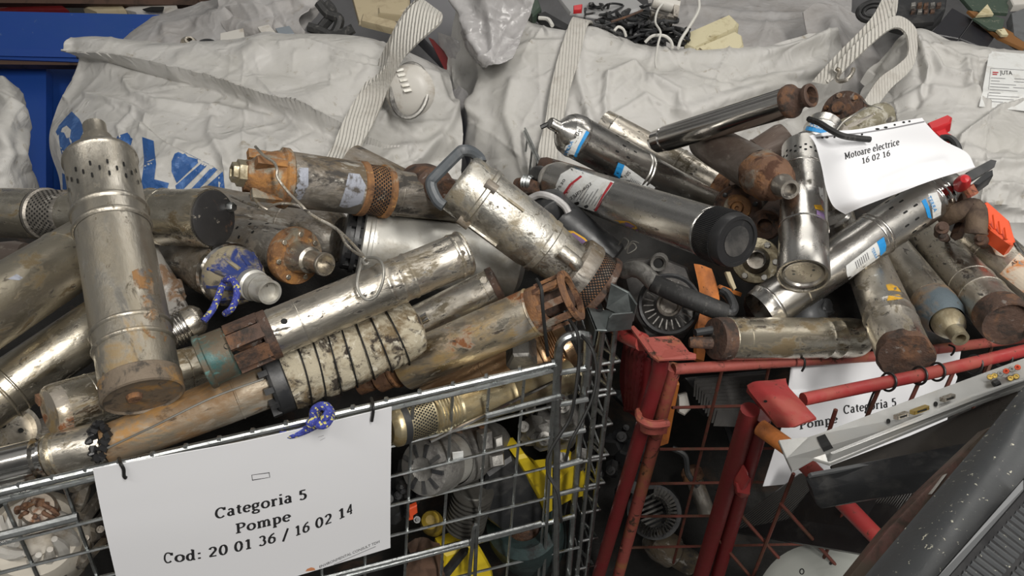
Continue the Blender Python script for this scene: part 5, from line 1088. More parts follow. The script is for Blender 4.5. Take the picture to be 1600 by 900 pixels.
# twisted steel wire
r = root('steel_wire', 'twisted bare steel wire from the rusty cast head to the teal-collared pump', 'wire', at=W(480, 330, 1.1))
mb = MB(); tube(mb, spline([W(399, 229, 1.10), W(412, 243, 1.09), W(428, 254, 1.085), W(433, 265, 1.08), (W(434, 278, 1.08)), W(450, 300, 1.085), W(472, 322, 1.10), W(482, 332, 1.10), W(500, 343, 1.095), W(524, 356, 1.09), W(548, 378, 1.06), W(566, 398, 1.04), W(571, 404, 1.03)], 6), .0022, 8); mb.build('strand', steel_d, r)
mb = MB(); tube(mb, spline([W(360, 306, 1.20), W(378, 314, 1.16), W(400, 322, 1.13), W(416, 324, 1.12), W(436, 318, 1.11), W(462, 320, 1.105), W(480, 330, 1.10), W(490, 338, 1.095), W(512, 350, 1.09), W(530, 362, 1.08), W(540, 380, 1.06), W(552, 392, 1.05), W(568, 402, 1.03)], 6), .0022, 8); mb.build('strand', steel_d, r)
mb = MB(); tube(mb, spline([W(390, 306, 1.14), W(398, 312, 1.12), W(408, 322, 1.11), W(418, 328, 1.11)], 6), .0022, 8); mb.build('strand', steel_d, r)
mb = MB(); tube(mb, spline([W(571, 404, 1.03), W(576, 410, .99), W(572, 413, .985), W(567, 408, .99), W(572, 403, .995), W(590, 404, .985), W(599, 418, .975), W(598, 440, .972), W(588, 462, .972), W(574, 468, .972), W(562, 458, .972), W(558, 440, .975), W(562, 420, .985), W(569, 406, 1.0)], 8), .0021, 8); mb.build('loop', greyw, r)
# black cable over the right end of the left cage
tie('thin black cable draped down over the rusty strainer cage and wire corner', [W(838, 436, 1.02), W(846, 452, 1.01), W(848, 480, 1.01), W(852, 520, 1.02), W(856, 556, 1.04)], .0026, 'cable', blackw, 'cable')
tie('thin dark cable hanging down inside the wire corner, past the yellow cover', [W(890, 500, 1.06), W(902, 520, 1.045), W(905, 560, 1.045), W(898, 620, 1.045), W(890, 655, 1.05), W(868, 690, 1.05), W(856, 715, 1.05), W(857, 740, 1.05), W(872, 770, 1.04), W(876, 805, 1.04), W(877, 815, 1.05)], .0026, 'cable', blackw, 'cable')
tie('second thin dark cable looping through the side rungs of the wire cage', [W(905, 520, 1.07), W(925, 545, 1.05), W(932, 580, 1.05), W(926, 620, 1.05), W(908, 660, 1.05), W(892, 690, 1.05), W(884, 720, 1.06)], .0024, 'cable', blackw, 'cable')

# ---------------------------------------------------------------- contents behind the wire front
W0 = W; REF = 1.03
def W(x, y, d):
    """inside the wire cage: d is measured from the wire front (REF = on the wires)"""
    return W0(x, y, px(FP(x, y))[2]+d-REF)
def lathe_px(mb, a, b, prof, n=36):
    p, q = W(*a), W(*b); a = (a[0], a[1], px(p)[2]); x, y, z = frame(p, q); L = (q-p).length
    M = Matrix.Translation(p) @ Matrix(((x.x, y.x, z.x, 0), (x.y, y.y, z.y, 0), (x.z, y.z, z.z, 0), (0, 0, 0, 1)))
    lathe(mb, [(s*L, w*a[2]/(2*F)) for s, w in prof], M, n); return M, L
# alternator
r = root('alternator', 'grey cast alternator with slotted round face, behind the wires right of the paper', 'motor', at=W(720, 720, 1.12))
mb = MB(); M, L = lathe_px(mb, (662, 732, 1.06), (770, 694, 1.22), [(0, 0), (0, 26), (-.02, 40), (0, 86), (.05, 92), (.22, 92), (.24, 80)]); mb.build('front_housing', casting, r)
mb = MB(); M, L = lathe_px(mb, (662, 732, 1.06), (770, 694, 1.22), [(.22, 84), (.38, 84), (.38, 78)]); mb.build('stator_ring', whitem, r)
mb = MB(); M, L = lathe_px(mb, (662, 732, 1.06), (770, 694, 1.22), [(.36, 88), (.40, 96), (.60, 96), (.70, 84), (1.0, 80), (1.05, 60), (1.05, 0)]); mb.build('rear_housing', casting, r)
for k in range(9):
    t = 2*PI*k/9; mb = MB(); c = Vector((math.cos(t), math.sin(t), 0)); rr = 62*1.06/(2*F)
    boxm(mb, M @ (c*rr+Vector((0, 0, -.003))), .020, .006, .004, tuple((M.to_3x3() @ v) for v in (c, Vector((-math.sin(t), math.cos(t), 0)), Vector((0, 0, 1))))); mb.build('face_vane', blackg, r, smooth=False)
for (x, y, w_, h_) in ((752, 680, 18, 26), (766, 712, 22, 20), (742, 716, 16, 22), (772, 684, 14, 18)):
    mb = MB(); slab(mb, pxs([(x, y, 1.09), (x+w_, y-5, 1.09), (x+w_+2, y+h_-4, 1.07), (x+2, y+h_, 1.07)]), .03, .004); mb.build('mounting_boss', casting, r)
mb = MB(); slab(mb, pxs([(707, 708, 1.035), (724, 706, 1.035), (724, 718, 1.035), (708, 720, 1.035)]), .002); mb.build('label', labw, r, smooth=False)
# casting cluster
rnd = random.Random(9)
def chunk(name, label, cx, cy, d, sx, sy, mt, seed, n=7, cat='scrap part'):
    rr = random.Random(seed); r = root(name, label, cat, at=W(cx, cy, d))
    for k in range(n):
        x = cx+rr.uniform(-.5, .5)*sx; y = cy+rr.uniform(-.5, .5)*sy; s = rr.uniform(.14, .34)*min(sx, sy); a = rr.uniform(0, PI); dd = d+rr.uniform(-.02, .02)
        mb = MB()
        if k % 3 == 0:
            lathe_px(mb, (x, y, dd-.02), (x+s*math.cos(a)*.6, y+s*math.sin(a)*.6, dd+.05), [(0, 0), (0, s*.5), (.1, s*.5), (.1, s*1.0), (.35, s*1.1), (.4, s*.9), (1, s*.85), (1, 0)], 20); nm = 'boss'
        else:
            q = [(x+s*math.cos(a+b), y+s*.8*math.sin(a+b), dd+.015*math.sin(b)) for b in (0, 1.1, 2.2, 3.3, 4.4, 5.4)]; slab(mb, pxs(q), rr.uniform(.02, .05), .004); nm = 'cast_lug'
        mb.build(nm, mt, r)
    return r
chunk('engine_casting', 'grey cast engine piece with lugs behind the wires, right of the alternator', 850, 630, 1.16, 80, 120, casting, 3, 14)
chunk('engine_casting', 'pale grey cast bracket behind the wires by the cage corner above the yellow cover', 872, 700, 1.12, 70, 70, casting, 5, 9)
chunk('engine_casting', 'dark small casting behind the wires low beside the orange clip', 630, 805, 1.14, 50, 90, blackg, 7, 8)
# finned cylinder
r = root('engine_cylinder', 'air-cooled cylinder with dark cooling fins below the alternator', 'engine part', at=W(732, 800, 1.12))
mb = MB(); prof = [(0, 0), (0, 40)]
for k in range(9): prof += [(.1*k+.02, 44), (.1*k+.03, 66), (.1*k+.055, 66), (.1*k+.065, 44)]
lathe_px(mb, (740, 765, 1.12), (724, 828, 1.12), prof+[(1, 0)], 30); mb.build('cooling_fins', mat('dark_casting', (.10, .095, .085), .5, .6, [((.05, .05, .045), 20, .5, .65, .6, .2)], .2, 80), r)
# yellow and black machine
def body(name, label, cat, faces, mt, th=.03, cham=.006):
    r = root(name, label, cat, at=W(*faces[0][1][0]))
    for nm, pts, m_, t_ in faces:
        mb = MB(); slab(mb, pxs(pts), t_, cham); mb.build(nm, m_, r)
    return r
body('machine_cover', 'bright yellow plastic machine cover with charcoal shroud inside the wire cage', 'cover', [
 ('yellow_shell', [(806, 716, 1.12), (822, 712, 1.12), (842, 738, 1.10), (856, 748, 1.10), (880, 745, 1.10), (905, 722, 1.11), (918, 745, 1.12), (920, 775, 1.12), (898, 780, 1.12), (855, 806, 1.08), (848, 790, 1.09), (828, 755, 1.10)], yellowp, .05),
 ('shroud', [(762, 742, 1.11), (800, 716, 1.12), (826, 742, 1.11), (852, 800, 1.10), (848, 820, 1.10), (790, 835, 1.10), (760, 812, 1.10), (750, 780, 1.12)], blackg, .06)], None)
body('yellow_casing', 'yellow plastic casing low in the wire cage with a dark diagonal bar across', 'casing', [
 ('shell', [(694, 868, 1.10), (735, 852, 1.10), (752, 858, 1.10), (770, 890, 1.08), (776, 930, 1.06), (690, 930, 1.06)], yellowp, .05), ('strap_bar', [(688, 905, 1.07), (730, 858, 1.07), (734, 862, 1.07), (694, 912, 1.07)], blackg, .012)], None)
mb = MB(); lathe_px(mb, (672, 812, 1.10), (680, 825, 1.22), [(0, 0), (0, 14), (.04, 28), (.2, 36), (.5, 38), (1, 30), (1, 0)], 24); r = root('plastic_float', 'dull yellow rounded float behind the wires under the orange clip', 'float', at=W(675, 820, 1.15)); mb.build('shell', mat('dull_yellow', (.32, .22, .02), .5, 0, [((.12, .08, .02), 12, .5, .65, .7, 0)], .1, 50), r)
mb = MB(); slab(mb, pxs([(638, 796, 1.08), (652, 790, 1.08), (653, 802, 1.08), (640, 810, 1.08)]), .008, .002); slab(mb, pxs([(637, 804, 1.085), (646, 802, 1.085), (646, 812, 1.085), (637, 814, 1.085)]), .006, .001)
tag(mb.build('clip', redorange), 'small bright orange plastic clip behind the wires right of the paper', 'clip')
V = surf([[(634, 850, 1.30), (660, 838, 1.30), (690, 850, 1.33)], [(640, 872, 1.29), (662, 865, 1.28), (690, 868, 1.33)], [(632, 900, 1.29), (665, 900, 1.29), (690, 900, 1.33)], [(632, 940, 1.32), (665, 940, 1.32), (690, 940, 1.35)]], 50, 50, [], 30, 3, 5)
tag(grid_mb(V, .004).build('rag', clothb), 'crumpled brown plastic rag behind the wires under the paper corner', 'rag')
r = root('fan_housing', 'dark teal round housing low inside the wire cage beside the yellow casing', 'housing', at=W(820, 850, 1.12))
mb = MB(); lathe_px(mb, (818, 815, 1.13), (830, 845, 1.20), [(0, 60), (-.1, 90), (0, 118), (.3, 126), (1, 120), (1, 0)], 40); mb.build('rim', tealdk, r)
mb = MB(); lathe_px(mb, (818, 817, 1.12), (830, 845, 1.20), [(0, 0), (0, 30), (.2, 58), (.4, 0)], 30); mb.build('hub', rust_d, r)
REF = .915
# left end contents: cream volute and rusty motor end
r = root('volute_pump', 'cream plastic pump housing with curved vanes behind the wires at the left edge', 'pump', at=W(60, 850, .98))
mb = MB(); lathe_px(mb, (55, 838, .99), (75, 860, 1.16), [(0, 0), (0, 60), (-.04, 66), (0, 120), (.1, 146), (.4, 156), (1, 150), (1, 0)], 44); mb.build('housing', mat('ivory_plastic', (.55, .51, .44), .45, 0, [((.30, .24, .16), 12, .5, .66, .6, 0)], .1, 50), r)
for k in range(9):
    t0 = 2*PI*k/9; pts = []
    for j in range(6):
        rr = 30+j*8; a = t0+j*.2; pts.append(W(55+rr*math.cos(a)*1.0, 842+rr*math.sin(a)*.85, .942+.010*j))
    mb = MB(); tube(mb, pts, [.004, .007, .009, .009, .007, .004], 8); mb.build('vane', whitep, r)
r = root('motor_end', 'small rusty motor end with torn windings behind the wires at the left edge', 'motor', at=W(62, 792, .96))
mb = MB(); lathe_px(mb, (60, 794, .945), (70, 805, 1.02), [(0, 0), (0, 18), (-.06, 24), (-.05, 44), (.1, 52), (1, 50), (1, 0)], 26); o = mb.build('housing', mat('pale_rusted', (.4, .34, .28), .6, .3, [(RUSTC, 20, .48, .58, .9, 0), ((.04, .03, .03), 40, .56, .62, .9, 0)], .6, 90), r)
for k in range(12):
    t = 2*PI*k/12; mb = MB(); c = W(60+17*math.cos(t), 794+13*math.sin(t), .94); tube(mb, spline([c, c+Vector((.008*math.cos(t*3), -.006, .006)), c+Vector((.012*math.cos(t), -.004, -.006))]), .0028, 6); mb.build('winding', rust, r)
chunk('motor_end', 'dark iron motor frame behind the wires between the volute housing and the paper', 135, 800, 1.02, 60, 90, steel_m, 15, 9, 'motor')
chunk('engine_casting', 'dirty dark casting at the bottom left corner behind the wires', 110, 895, .98, 110, 40, steel_m, 16, 9)
REF = 1.03
chunk('engine_casting', 'blackened iron lump behind the wires directly under the golden strainer', 640, 745, 1.12, 40, 90, blackg, 18, 8)
chunk('copper_winding', 'motor part with copper coloured winding just under the golden pump', 715, 655, 1.18, 60, 34, rust, 19, 8, 'motor part')

W = W0
# added filler sheets of small scrap; shade of the gaps in their near-black colour
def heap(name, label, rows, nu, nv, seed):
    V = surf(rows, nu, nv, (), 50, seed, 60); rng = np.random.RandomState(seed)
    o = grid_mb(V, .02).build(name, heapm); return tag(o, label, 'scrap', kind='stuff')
heap('scrap_filler', 'added scrap filler beneath the wire cage pumps, near-black for the shade in the gaps', [
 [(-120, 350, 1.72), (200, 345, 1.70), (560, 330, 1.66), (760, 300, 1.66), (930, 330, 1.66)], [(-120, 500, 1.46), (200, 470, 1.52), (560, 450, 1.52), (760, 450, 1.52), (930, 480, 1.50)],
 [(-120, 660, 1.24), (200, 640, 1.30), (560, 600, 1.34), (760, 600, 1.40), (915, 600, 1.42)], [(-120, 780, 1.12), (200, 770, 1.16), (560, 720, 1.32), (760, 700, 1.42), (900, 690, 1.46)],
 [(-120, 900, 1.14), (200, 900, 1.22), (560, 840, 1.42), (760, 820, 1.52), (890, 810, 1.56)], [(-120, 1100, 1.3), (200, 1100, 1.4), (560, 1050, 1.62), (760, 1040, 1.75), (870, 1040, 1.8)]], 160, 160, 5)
heap('scrap_filler', 'added scrap filler under the red cage pumps, gap shade in its near-black colour', [
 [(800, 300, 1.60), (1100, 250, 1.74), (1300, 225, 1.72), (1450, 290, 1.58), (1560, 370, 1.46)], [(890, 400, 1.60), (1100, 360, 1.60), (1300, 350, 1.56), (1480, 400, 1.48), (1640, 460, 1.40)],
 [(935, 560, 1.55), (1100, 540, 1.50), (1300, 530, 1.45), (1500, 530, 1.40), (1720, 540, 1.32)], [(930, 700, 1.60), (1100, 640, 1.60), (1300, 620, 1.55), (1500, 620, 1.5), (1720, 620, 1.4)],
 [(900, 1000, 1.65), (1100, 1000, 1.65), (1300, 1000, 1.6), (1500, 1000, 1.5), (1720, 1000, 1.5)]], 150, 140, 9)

# ---------------------------------------------------------------- red cages
def rtube(mb, a, b, r, n=12): tube(mb, [W(*a), W(*b)], r, n)
def rwire(rt, a, b): mb = MB(); tube(mb, [W(*a), W(*b)], .0027, 6); mb.build('mesh_wire', redwire, rt)
rc = root('red_cage', 'worn red steel mesh cage with dished corner plate, the hinder of the two', 'cage', at=W(1035, 600, 1.2))
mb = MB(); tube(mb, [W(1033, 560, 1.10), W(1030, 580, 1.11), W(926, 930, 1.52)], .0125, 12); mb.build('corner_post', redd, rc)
mb = MB(); tube(mb, [W(1053, 574, 1.12), W(958, 930, 1.54)], .0115, 12); mb.build('hinge_post', redw, rc)
mb = MB(); tube(mb, [W(1052, 577, 1.115), W(1380, 556, 1.23), W(1700, 516, 1.32)], .0088, 12); mb.build('top_rail', redw, rc)
mb = MB(); tube(mb, [W(972, 520, 1.14), W(1004, 535, 1.10)], .014, 12); tube(mb, [W(975, 522, 1.14), W(900, 470, 1.5)], .011, 10); mb.build('side_rail', redp, rc)
mb = MB(); slab(mb, pxs([(1007, 527, 1.09), (1050, 524, 1.11), (1062, 530, 1.10), (1078, 550, 1.075), (1088, 553, 1.07), (1088, 559, 1.065), (1030, 561, 1.06)]), .004, .001)
slab(mb, pxs([(984, 510, 1.10), (990, 508, 1.11), (1010, 528, 1.09), (1030, 556, 1.065), (1030, 564, 1.06), (1018, 556, 1.07)]), .004, .001); mb.build('corner_plate', redw, rc, smooth=False)
mb = MB(); tube(mb, spline([W(998, 642, 1.17), W(1000, 655, 1.15), W(1018, 664, 1.14), W(1044, 662, 1.15)]), .006, 8)
V = surf([[(996, 645, 1.18), (1006, 655, 1.15), (1024, 660, 1.14), (1045, 656, 1.16)], [(994, 665, 1.2), (1004, 676, 1.17), (1020, 680, 1.16), (1042, 678, 1.18)]], 12, 8); g = grid_mb(V, .004); mb.add(g.v, g.f); mb.build('post_clamp', redw, rc)
mb = MB()
for (a, b) in (((1030, 702, 1.24), (1300, 700, 1.34)), ((1010, 756, 1.30), (1290, 752, 1.4)), ((988, 807, 1.36), (1280, 805, 1.46)), ((968, 856, 1.42), (1270, 850, 1.52)), ((1050, 637, 1.2), (1260, 632, 1.3))): rwire(rc, a, b)
for (a, b) in (((1128, 578, 1.15), (1052, 880, 1.5)), ((1202, 572, 1.18), (1150, 800, 1.5)), ((1290, 566, 1.21), (1240, 800, 1.5)), ((1380, 560, 1.24), (1340, 720, 1.45)), ((1470, 548, 1.26), (1440, 680, 1.42)), ((1550, 540, 1.28), (1520, 640, 1.4))): rwire(rc, a, b)
rf = root('red_cage', 'bright red steel cage with large dished corner plate, the nearer of the two', 'cage', at=W(1175, 680, 1.0))
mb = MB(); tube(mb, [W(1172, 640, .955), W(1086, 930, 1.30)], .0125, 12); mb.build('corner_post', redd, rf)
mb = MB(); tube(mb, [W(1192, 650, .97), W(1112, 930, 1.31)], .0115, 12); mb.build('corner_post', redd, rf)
mb = MB(); tube(mb, [W(1255, 624, .93), W(1440, 586, .98), W(1700, 524, 1.04)], .0085, 12); mb.build('top_rail', redp, rf)
mb = MB()
V = surf([[(1167, 602, .96), (1180, 596, .955), (1206, 594, .955), (1228, 591, .96)], [(1172, 612, .945), (1190, 606, .935), (1212, 604, .935), (1232, 604, .94)], [(1188, 632, .925), (1208, 624, .91), (1230, 622, .91), (1252, 626, .915)], [(1204, 652, .915), (1226, 648, .895), (1246, 644, .89), (1264, 640, .895)], [(1217, 668, .91), (1236, 668, .885), (1256, 660, .88), (1275, 652, .88)]], 26, 26)
g = grid_mb(V, .004); mb.add(g.v, g.f)
slab(mb, pxs([(1168, 604, .962), (1216, 664, .91), (1220, 668, .905), (1214, 668, .93), (1166, 612, .975)]), .003)
cpl = mb.build('corner_plate', redp, rf)
decal('bolt_hole', [[(1196+3*math.cos(a), 627+2*math.sin(a)) for a in np.linspace(0, 2*PI, 10, endpoint=False)]], [cpl], hole, rf, .001)
mb = MB(); V = surf([[(1138, 716, 1.06), (1148, 712, 1.03), (1170, 745, 1.02), (1174, 748, 1.05)], [(1134, 742, 1.08), (1146, 752, 1.045), (1158, 768, 1.04), (1170, 774, 1.06)], [(1140, 762, 1.1), (1150, 772, 1.07), (1158, 778, 1.06), (1166, 776, 1.08)]], 14, 12)
g = grid_mb(V, .004); mb.add(g.v, g.f); slab(mb, pxs([(1150, 756, 1.035), (1174, 748, 1.035), (1172, 774, 1.04), (1152, 770, 1.04)]), .004, .001); mb.build('post_clamp', redp, rf)
mb = MB(); tube(mb, [W(1188, 668, .965), W(1236, 702, .93)], .0115, 12); mb.build('brace_tube', orangep, rf, label='orange primed brace end')
mb = MB(); tube(mb, [W(1236, 702, .95), W(1262, 728, .955), W(1392, 862, 1.0)], .0115, 12); mb.build('brace_tube', redp, rf)
mb = MB()
for (a, b) in (((1142, 787, 1.12), (1252, 912, 1.2)), ((1122, 842, 1.18), (1182, 912, 1.22)), ((1240, 740, 1.05), (1172, 912, 1.22)), ((1220, 787, 1.08), (1332, 912, 1.15)), ((1318, 800, 1.08), (1270, 912, 1.18)), ((1306, 640, .94), (1290, 690, .97)), ((1375, 604, .965), (1350, 662, 1.0)), ((1440, 588, .985), (1412, 650, 1.0)), ((1490, 580, .99), (1470, 625, 1.0)), ((1550, 562, 1.0), (1535, 598, 1.0))): rwire(rf, a, b)
# ties around the front rail
for i, (x, y, lb) in enumerate(((1388, 597, 'black wire tie round the bright red rail, first from its corner plate'), (1436, 588, 'black wire tie round the bright red rail under the rusted pump end'), (1464, 582, 'black wire tie round the bright red rail just right of the rusted pump end'), (1522, 568, 'black wire tie round the bright red rail above the white chassis'), (1568, 557, 'black wire tie round the bright red rail nearest the right edge'))):
    d = .935+(x-1255)/445*.11; c = W(x, y, d); tn = (W(1440, 586, .98)-W(1255, 624, .93)).normalized(); x_, y_, _ = frame(c, c+tn)
    c = c + (W(1255+(x-1255), 624-(x-1255)*.2055, .93+(x-1255)*.00027)-c)
    tie(lb, [c+(x_*math.cos(a)+y_*math.sin(a))*.0115+tn*.003*math.sin(a) for a in np.linspace(0, 2*PI, 14)], .0016)
tie('black wire tie hooked round the worn rail above the hidden paper', [W(1250, 558, 1.16), W(1257, 562, 1.15), W(1257, 572, 1.15), W(1253, 580, 1.155)], .0018)
tie('black wire tie at the right top of the paper in the red cage', [W(1483, 539, 1.22), W(1491, 543, 1.21), W(1490, 550, 1.21), W(1486, 555, 1.215)], .0018)
tie('thin black wire dangling over the Categoria paper in the red cage', [W(1376, 606, .97), W(1366, 612, .985), W(1358, 630, 1.0), W(1352, 646, 1.0)], .0014)
# paper in the red cage
rows = [[(1236, 574, 1.185), (1330, 562, 1.21), (1420, 552, 1.24), (1502, 546, 1.265)], [(1232, 608, 1.19), (1330, 600, 1.21), (1420, 590, 1.24), (1496, 580, 1.265)], [(1226, 650, 1.20), (1330, 640, 1.21), (1420, 632, 1.24), (1485, 620, 1.27)], [(1192, 760, 1.22), (1300, 750, 1.23), (1400, 740, 1.26), (1470, 730, 1.29)]]
pr2, po2 = paper('paper_sign', 'white Categoria 5 paper hanging behind the bright red rail, half hidden', rows, 50, 40, [([(1228, 612), (1500, 585)], 6, .005, 's')])
decal('lettering', fit('Categoria 5', 1318, 647, 1402, 634, 19, -.05)+fit('Pompe', 1249, 671, 1310, 660, 18, -.05), po2, inkm, pr2, .0006, 30, label='black serif lettering')
# paper on the right heap
rows = [[(1264, 212, 1.20), (1300, 205, 1.19), (1340, 202, 1.19), (1390, 192, 1.22), (1441, 184, 1.26)], [(1274, 226, 1.19), (1310, 219, 1.18), (1350, 215, 1.18), (1400, 204, 1.21), (1450, 196, 1.25)],
        [(1284, 262, 1.165), (1320, 250, 1.15), (1370, 242, 1.155), (1420, 228, 1.18), (1474, 219, 1.22)], [(1291, 296, 1.15), (1330, 284, 1.135), (1380, 274, 1.14), (1430, 262, 1.165), (1510, 238, 1.20)],
        [(1302, 322, 1.145), (1340, 310, 1.125), (1390, 296, 1.13), (1450, 276, 1.155), (1522, 258, 1.18)], [(1321, 335, 1.15), (1350, 322, 1.13), (1400, 303, 1.135), (1462, 280, 1.155), (1524, 262, 1.18)]]
pr3, po3 = paper('paper_sign', 'white paper in a punched clear sleeve reading Motoare electrice, lying on the right heap', rows, 70, 50, [([(1380, 285), (1430, 262), (1470, 255)], 10, .006, 'r')])
decal('lettering', fit('Motoare electrice', 1320, 249, 1406, 226, 14.5, -.10)+fit('16 02 16', 1347, 256, 1392, 243, 13.5, -.10), po3, inkm, pr3, .0006, 30, label='black serif lettering')
decal('sleeve_edge_line', [[(1266, 215), (1300, 211), (1345, 207), (1395, 199), (1444, 189), (1445, 191), (1396, 201), (1346, 209), (1301, 213.5), (1268, 218)]], po3, greyink, pr3, .0005, 12)
hp = []
for (x, y, rx) in ((1285, 215, 2.2), (1292, 214.5, 3.0), (1304, 214, 1.8), (1347, 210, 1.8), (1371, 201.5, 3.4), (1384, 199, 3.2), (1398, 195, 1.8), (1412, 191, 2.4), (1421, 189.5, 2)):
    hp.append([(x+rx*math.cos(a), y+1.6*math.sin(a)) for a in np.linspace(0, 2*PI, 10, endpoint=False)])
decal('punch_hole', hp, po3, hole, pr3, .0006, 12)
tie('stiff black cable end lying across the top left of the Motoare paper', [W(1264, 186, 1.22), W(1280, 192, 1.19), W(1296, 202, 1.165), W(1316, 212, 1.15), W(1340, 216, 1.155), W(1359, 218, 1.16)], .005, 'cable', rubber, 'cable')

# ---------------------------------------------------------------- scrap between the cages and in the right heap
r = root('recoil_starter', 'dark engine housing with round finned fan opening, left end of the right heap', 'engine part', at=W(1045, 460, 1.3))
mb = MB(); slab(mb, pxs([(968, 412, 1.30), (985, 402, 1.30), (1030, 397, 1.30), (1075, 415, 1.30), (1090, 450, 1.28), (1088, 500, 1.26), (1070, 525, 1.24), (1010, 530, 1.24), (990, 500, 1.27), (975, 450, 1.29)]), .08, .008); mb.build('housing', mat('oily_dark_metal', (.055, .052, .05), .4, .5, [((.12, .11, .10), 18, .5, .66, .5, .5)], .25, 60), r)
mb = MB(); M, L = lathe_px(mb, (1045, 476, 1.225), (1048, 470, 1.32), [(0, 84), (-.02, 92), (.02, 98), (.1, 98)], 40); mb.build('fan_ring', blackg, r)
mb = MB(); M, L = lathe_px(mb, (1045, 476, 1.222), (1048, 470, 1.32), [(.0, 0), (0, 26), (-.05, 30), (-.04, 36), (.1, 40), (.1, 0)], 30); mb.build('hub', steel_m, r)
for k in range(22):
    t = 2*PI*k/22; mb = MB(); c = Vector((math.cos(t), math.sin(t), 0)); rr = 62*1.222/(2*F); boxm(mb, M @ (c*rr+Vector((0, 0, .0))), .016, .0022, .008, tuple((M.to_3x3() @ v) for v in (c, Vector((-math.sin(t+.4), math.cos(t+.4), 0)), Vector((0, 0, 1))))); mb.build('fan_blade', casting, r, smooth=False)
mb = MB(); lathe_px(mb, (1029, 411, 1.26), (1031, 408, 1.31), [(-.1, 16), (-.2, 24), (.0, 28), (1, 28), (1, 0)], 24); mb.build('port_ring', casting, r)
mb = MB(); lathe_px(mb, (1029, 411, 1.258), (1031, 408, 1.31), [(0, 0), (0, 16)], 20); mb.build('port', hole, r)
r = root('carry_handle', 'black rubber-gripped bar handle across the finned engine housing', 'handle', at=W(1060, 450, 1.2))
mb = MB(); tube(mb, spline([W(968, 428, 1.215), W(985, 421, 1.205), W(1003, 424, 1.19), W(1024, 444, 1.175)]), [.008, .010, .012, .013, .013, .013, .013, .013, .014, .014, .014, .014, .014, .014, .014, .014, .014, .014, .014][:19], 12); mb.build('bracket_end', casting, r)
mb = MB(); tube(mb, [W(1020, 442, 1.175), W(1060, 460, 1.165), W(1120, 484, 1.15), W(1135, 488, 1.15)], [.0145, .016, .0155, .013], 16); mb.build('grip', rubber, r)
mb = MB(); tube(mb, spline([W(1132, 487, 1.15), W(1143, 488, 1.15), W(1146, 478, 1.16), W(1138, 462, 1.18), (W(1128, 455, 1.19))]), .008, 10); mb.build('bracket_end', blackg, r)
mb = MB(); V = surf([[(1084, 412, 1.27), (1096, 414, 1.265), (1112, 420, 1.265)], [(1092, 450, 1.25), (1106, 450, 1.245), (1122, 452, 1.25)], [(1094, 480, 1.24), (1108, 480, 1.235), (1123, 480, 1.24)], [(1090, 510, 1.22), (1098, 515, 1.22), (1108, 520, 1.22)], [(1088, 560, 1.2), (1094, 562, 1.2), (1100, 564, 1.2)]], 14, 30); g = grid_mb(V, .012)
tag(g.build('orange_panel', orangep), 'orange painted metal strip standing right of the finned engine housing', 'panel')
mb = MB(); slab(mb, pxs([(1056, 600, 1.22), (1062, 600, 1.22), (1044, 694, 1.3), (1026, 700, 1.3), (1042, 640, 1.25)]), .01, .002); o = mb.build('orange_panel', orangep); tag(o, 'orange sheet edge standing behind the worn red hinge post', 'panel')
V = surf([[(975, 530, 1.24), (990, 530, 1.2), (1012, 560, 1.17), (1022, 585, 1.18)], [(968, 590, 1.28), (985, 592, 1.24), (1000, 600, 1.2), (1012, 620, 1.2)], [(975, 640, 1.32), (990, 650, 1.28), (998, 655, 1.25), (1002, 660, 1.25)]], 40, 30, [([(985+6*k, 535+6*k), (980+5*k, 640)], 2.4, .008, 'r') for k in range(5)]); tag(grid_mb(V, .006).build('pleated_shroud', redd), 'dark red ribbed plastic shroud behind the corner post of the worn red cage', 'plastic part')
chunk('engine_casting', 'black engine parts in the dark between the wire cage and the red cage', 965, 690, 1.45, 60, 160, blackg, 23, 14)
# finned radiator block under pump 30
r = root('heat_sink', 'dark ribbed metal block under the level motor in the red cage', 'heat sink', at=W(1130, 610, 1.35))
for k in range(10):
    mb = MB(); y = 592+k*5.2; slab(mb, pxs([(1085+k*4, y, 1.34), (1200-k*1, y-10+k*1.5, 1.38), (1200-k*1, y-7.5+k*1.5, 1.37), (1085+k*4, y+3, 1.33)]), .03, .001); mb.build('fin', mat('dull_fins', (.16, .155, .15), .5, .6, [((.07, .065, .06), 20, .5, .65, .6, .2)], .1, 60), r, smooth=False)
mb = MB(); slab(mb, pxs([(1070, 590, 1.37), (1200, 578, 1.41), (1200, 630, 1.37), (1110, 640, 1.36)]), .04); mb.build('block', blackg, r, smooth=False)
r = root('gearbox_part', 'pale broken plastic connector hanging behind the worn red posts', 'connector', at=W(1072, 635, 1.3))
mb = MB(); slab(mb, pxs([(1060, 618, 1.27), (1074, 614, 1.27), (1080, 640, 1.27), (1070, 650, 1.27), (1060, 645, 1.27)]), .015, .003); mb.build('shell', whitep, r)
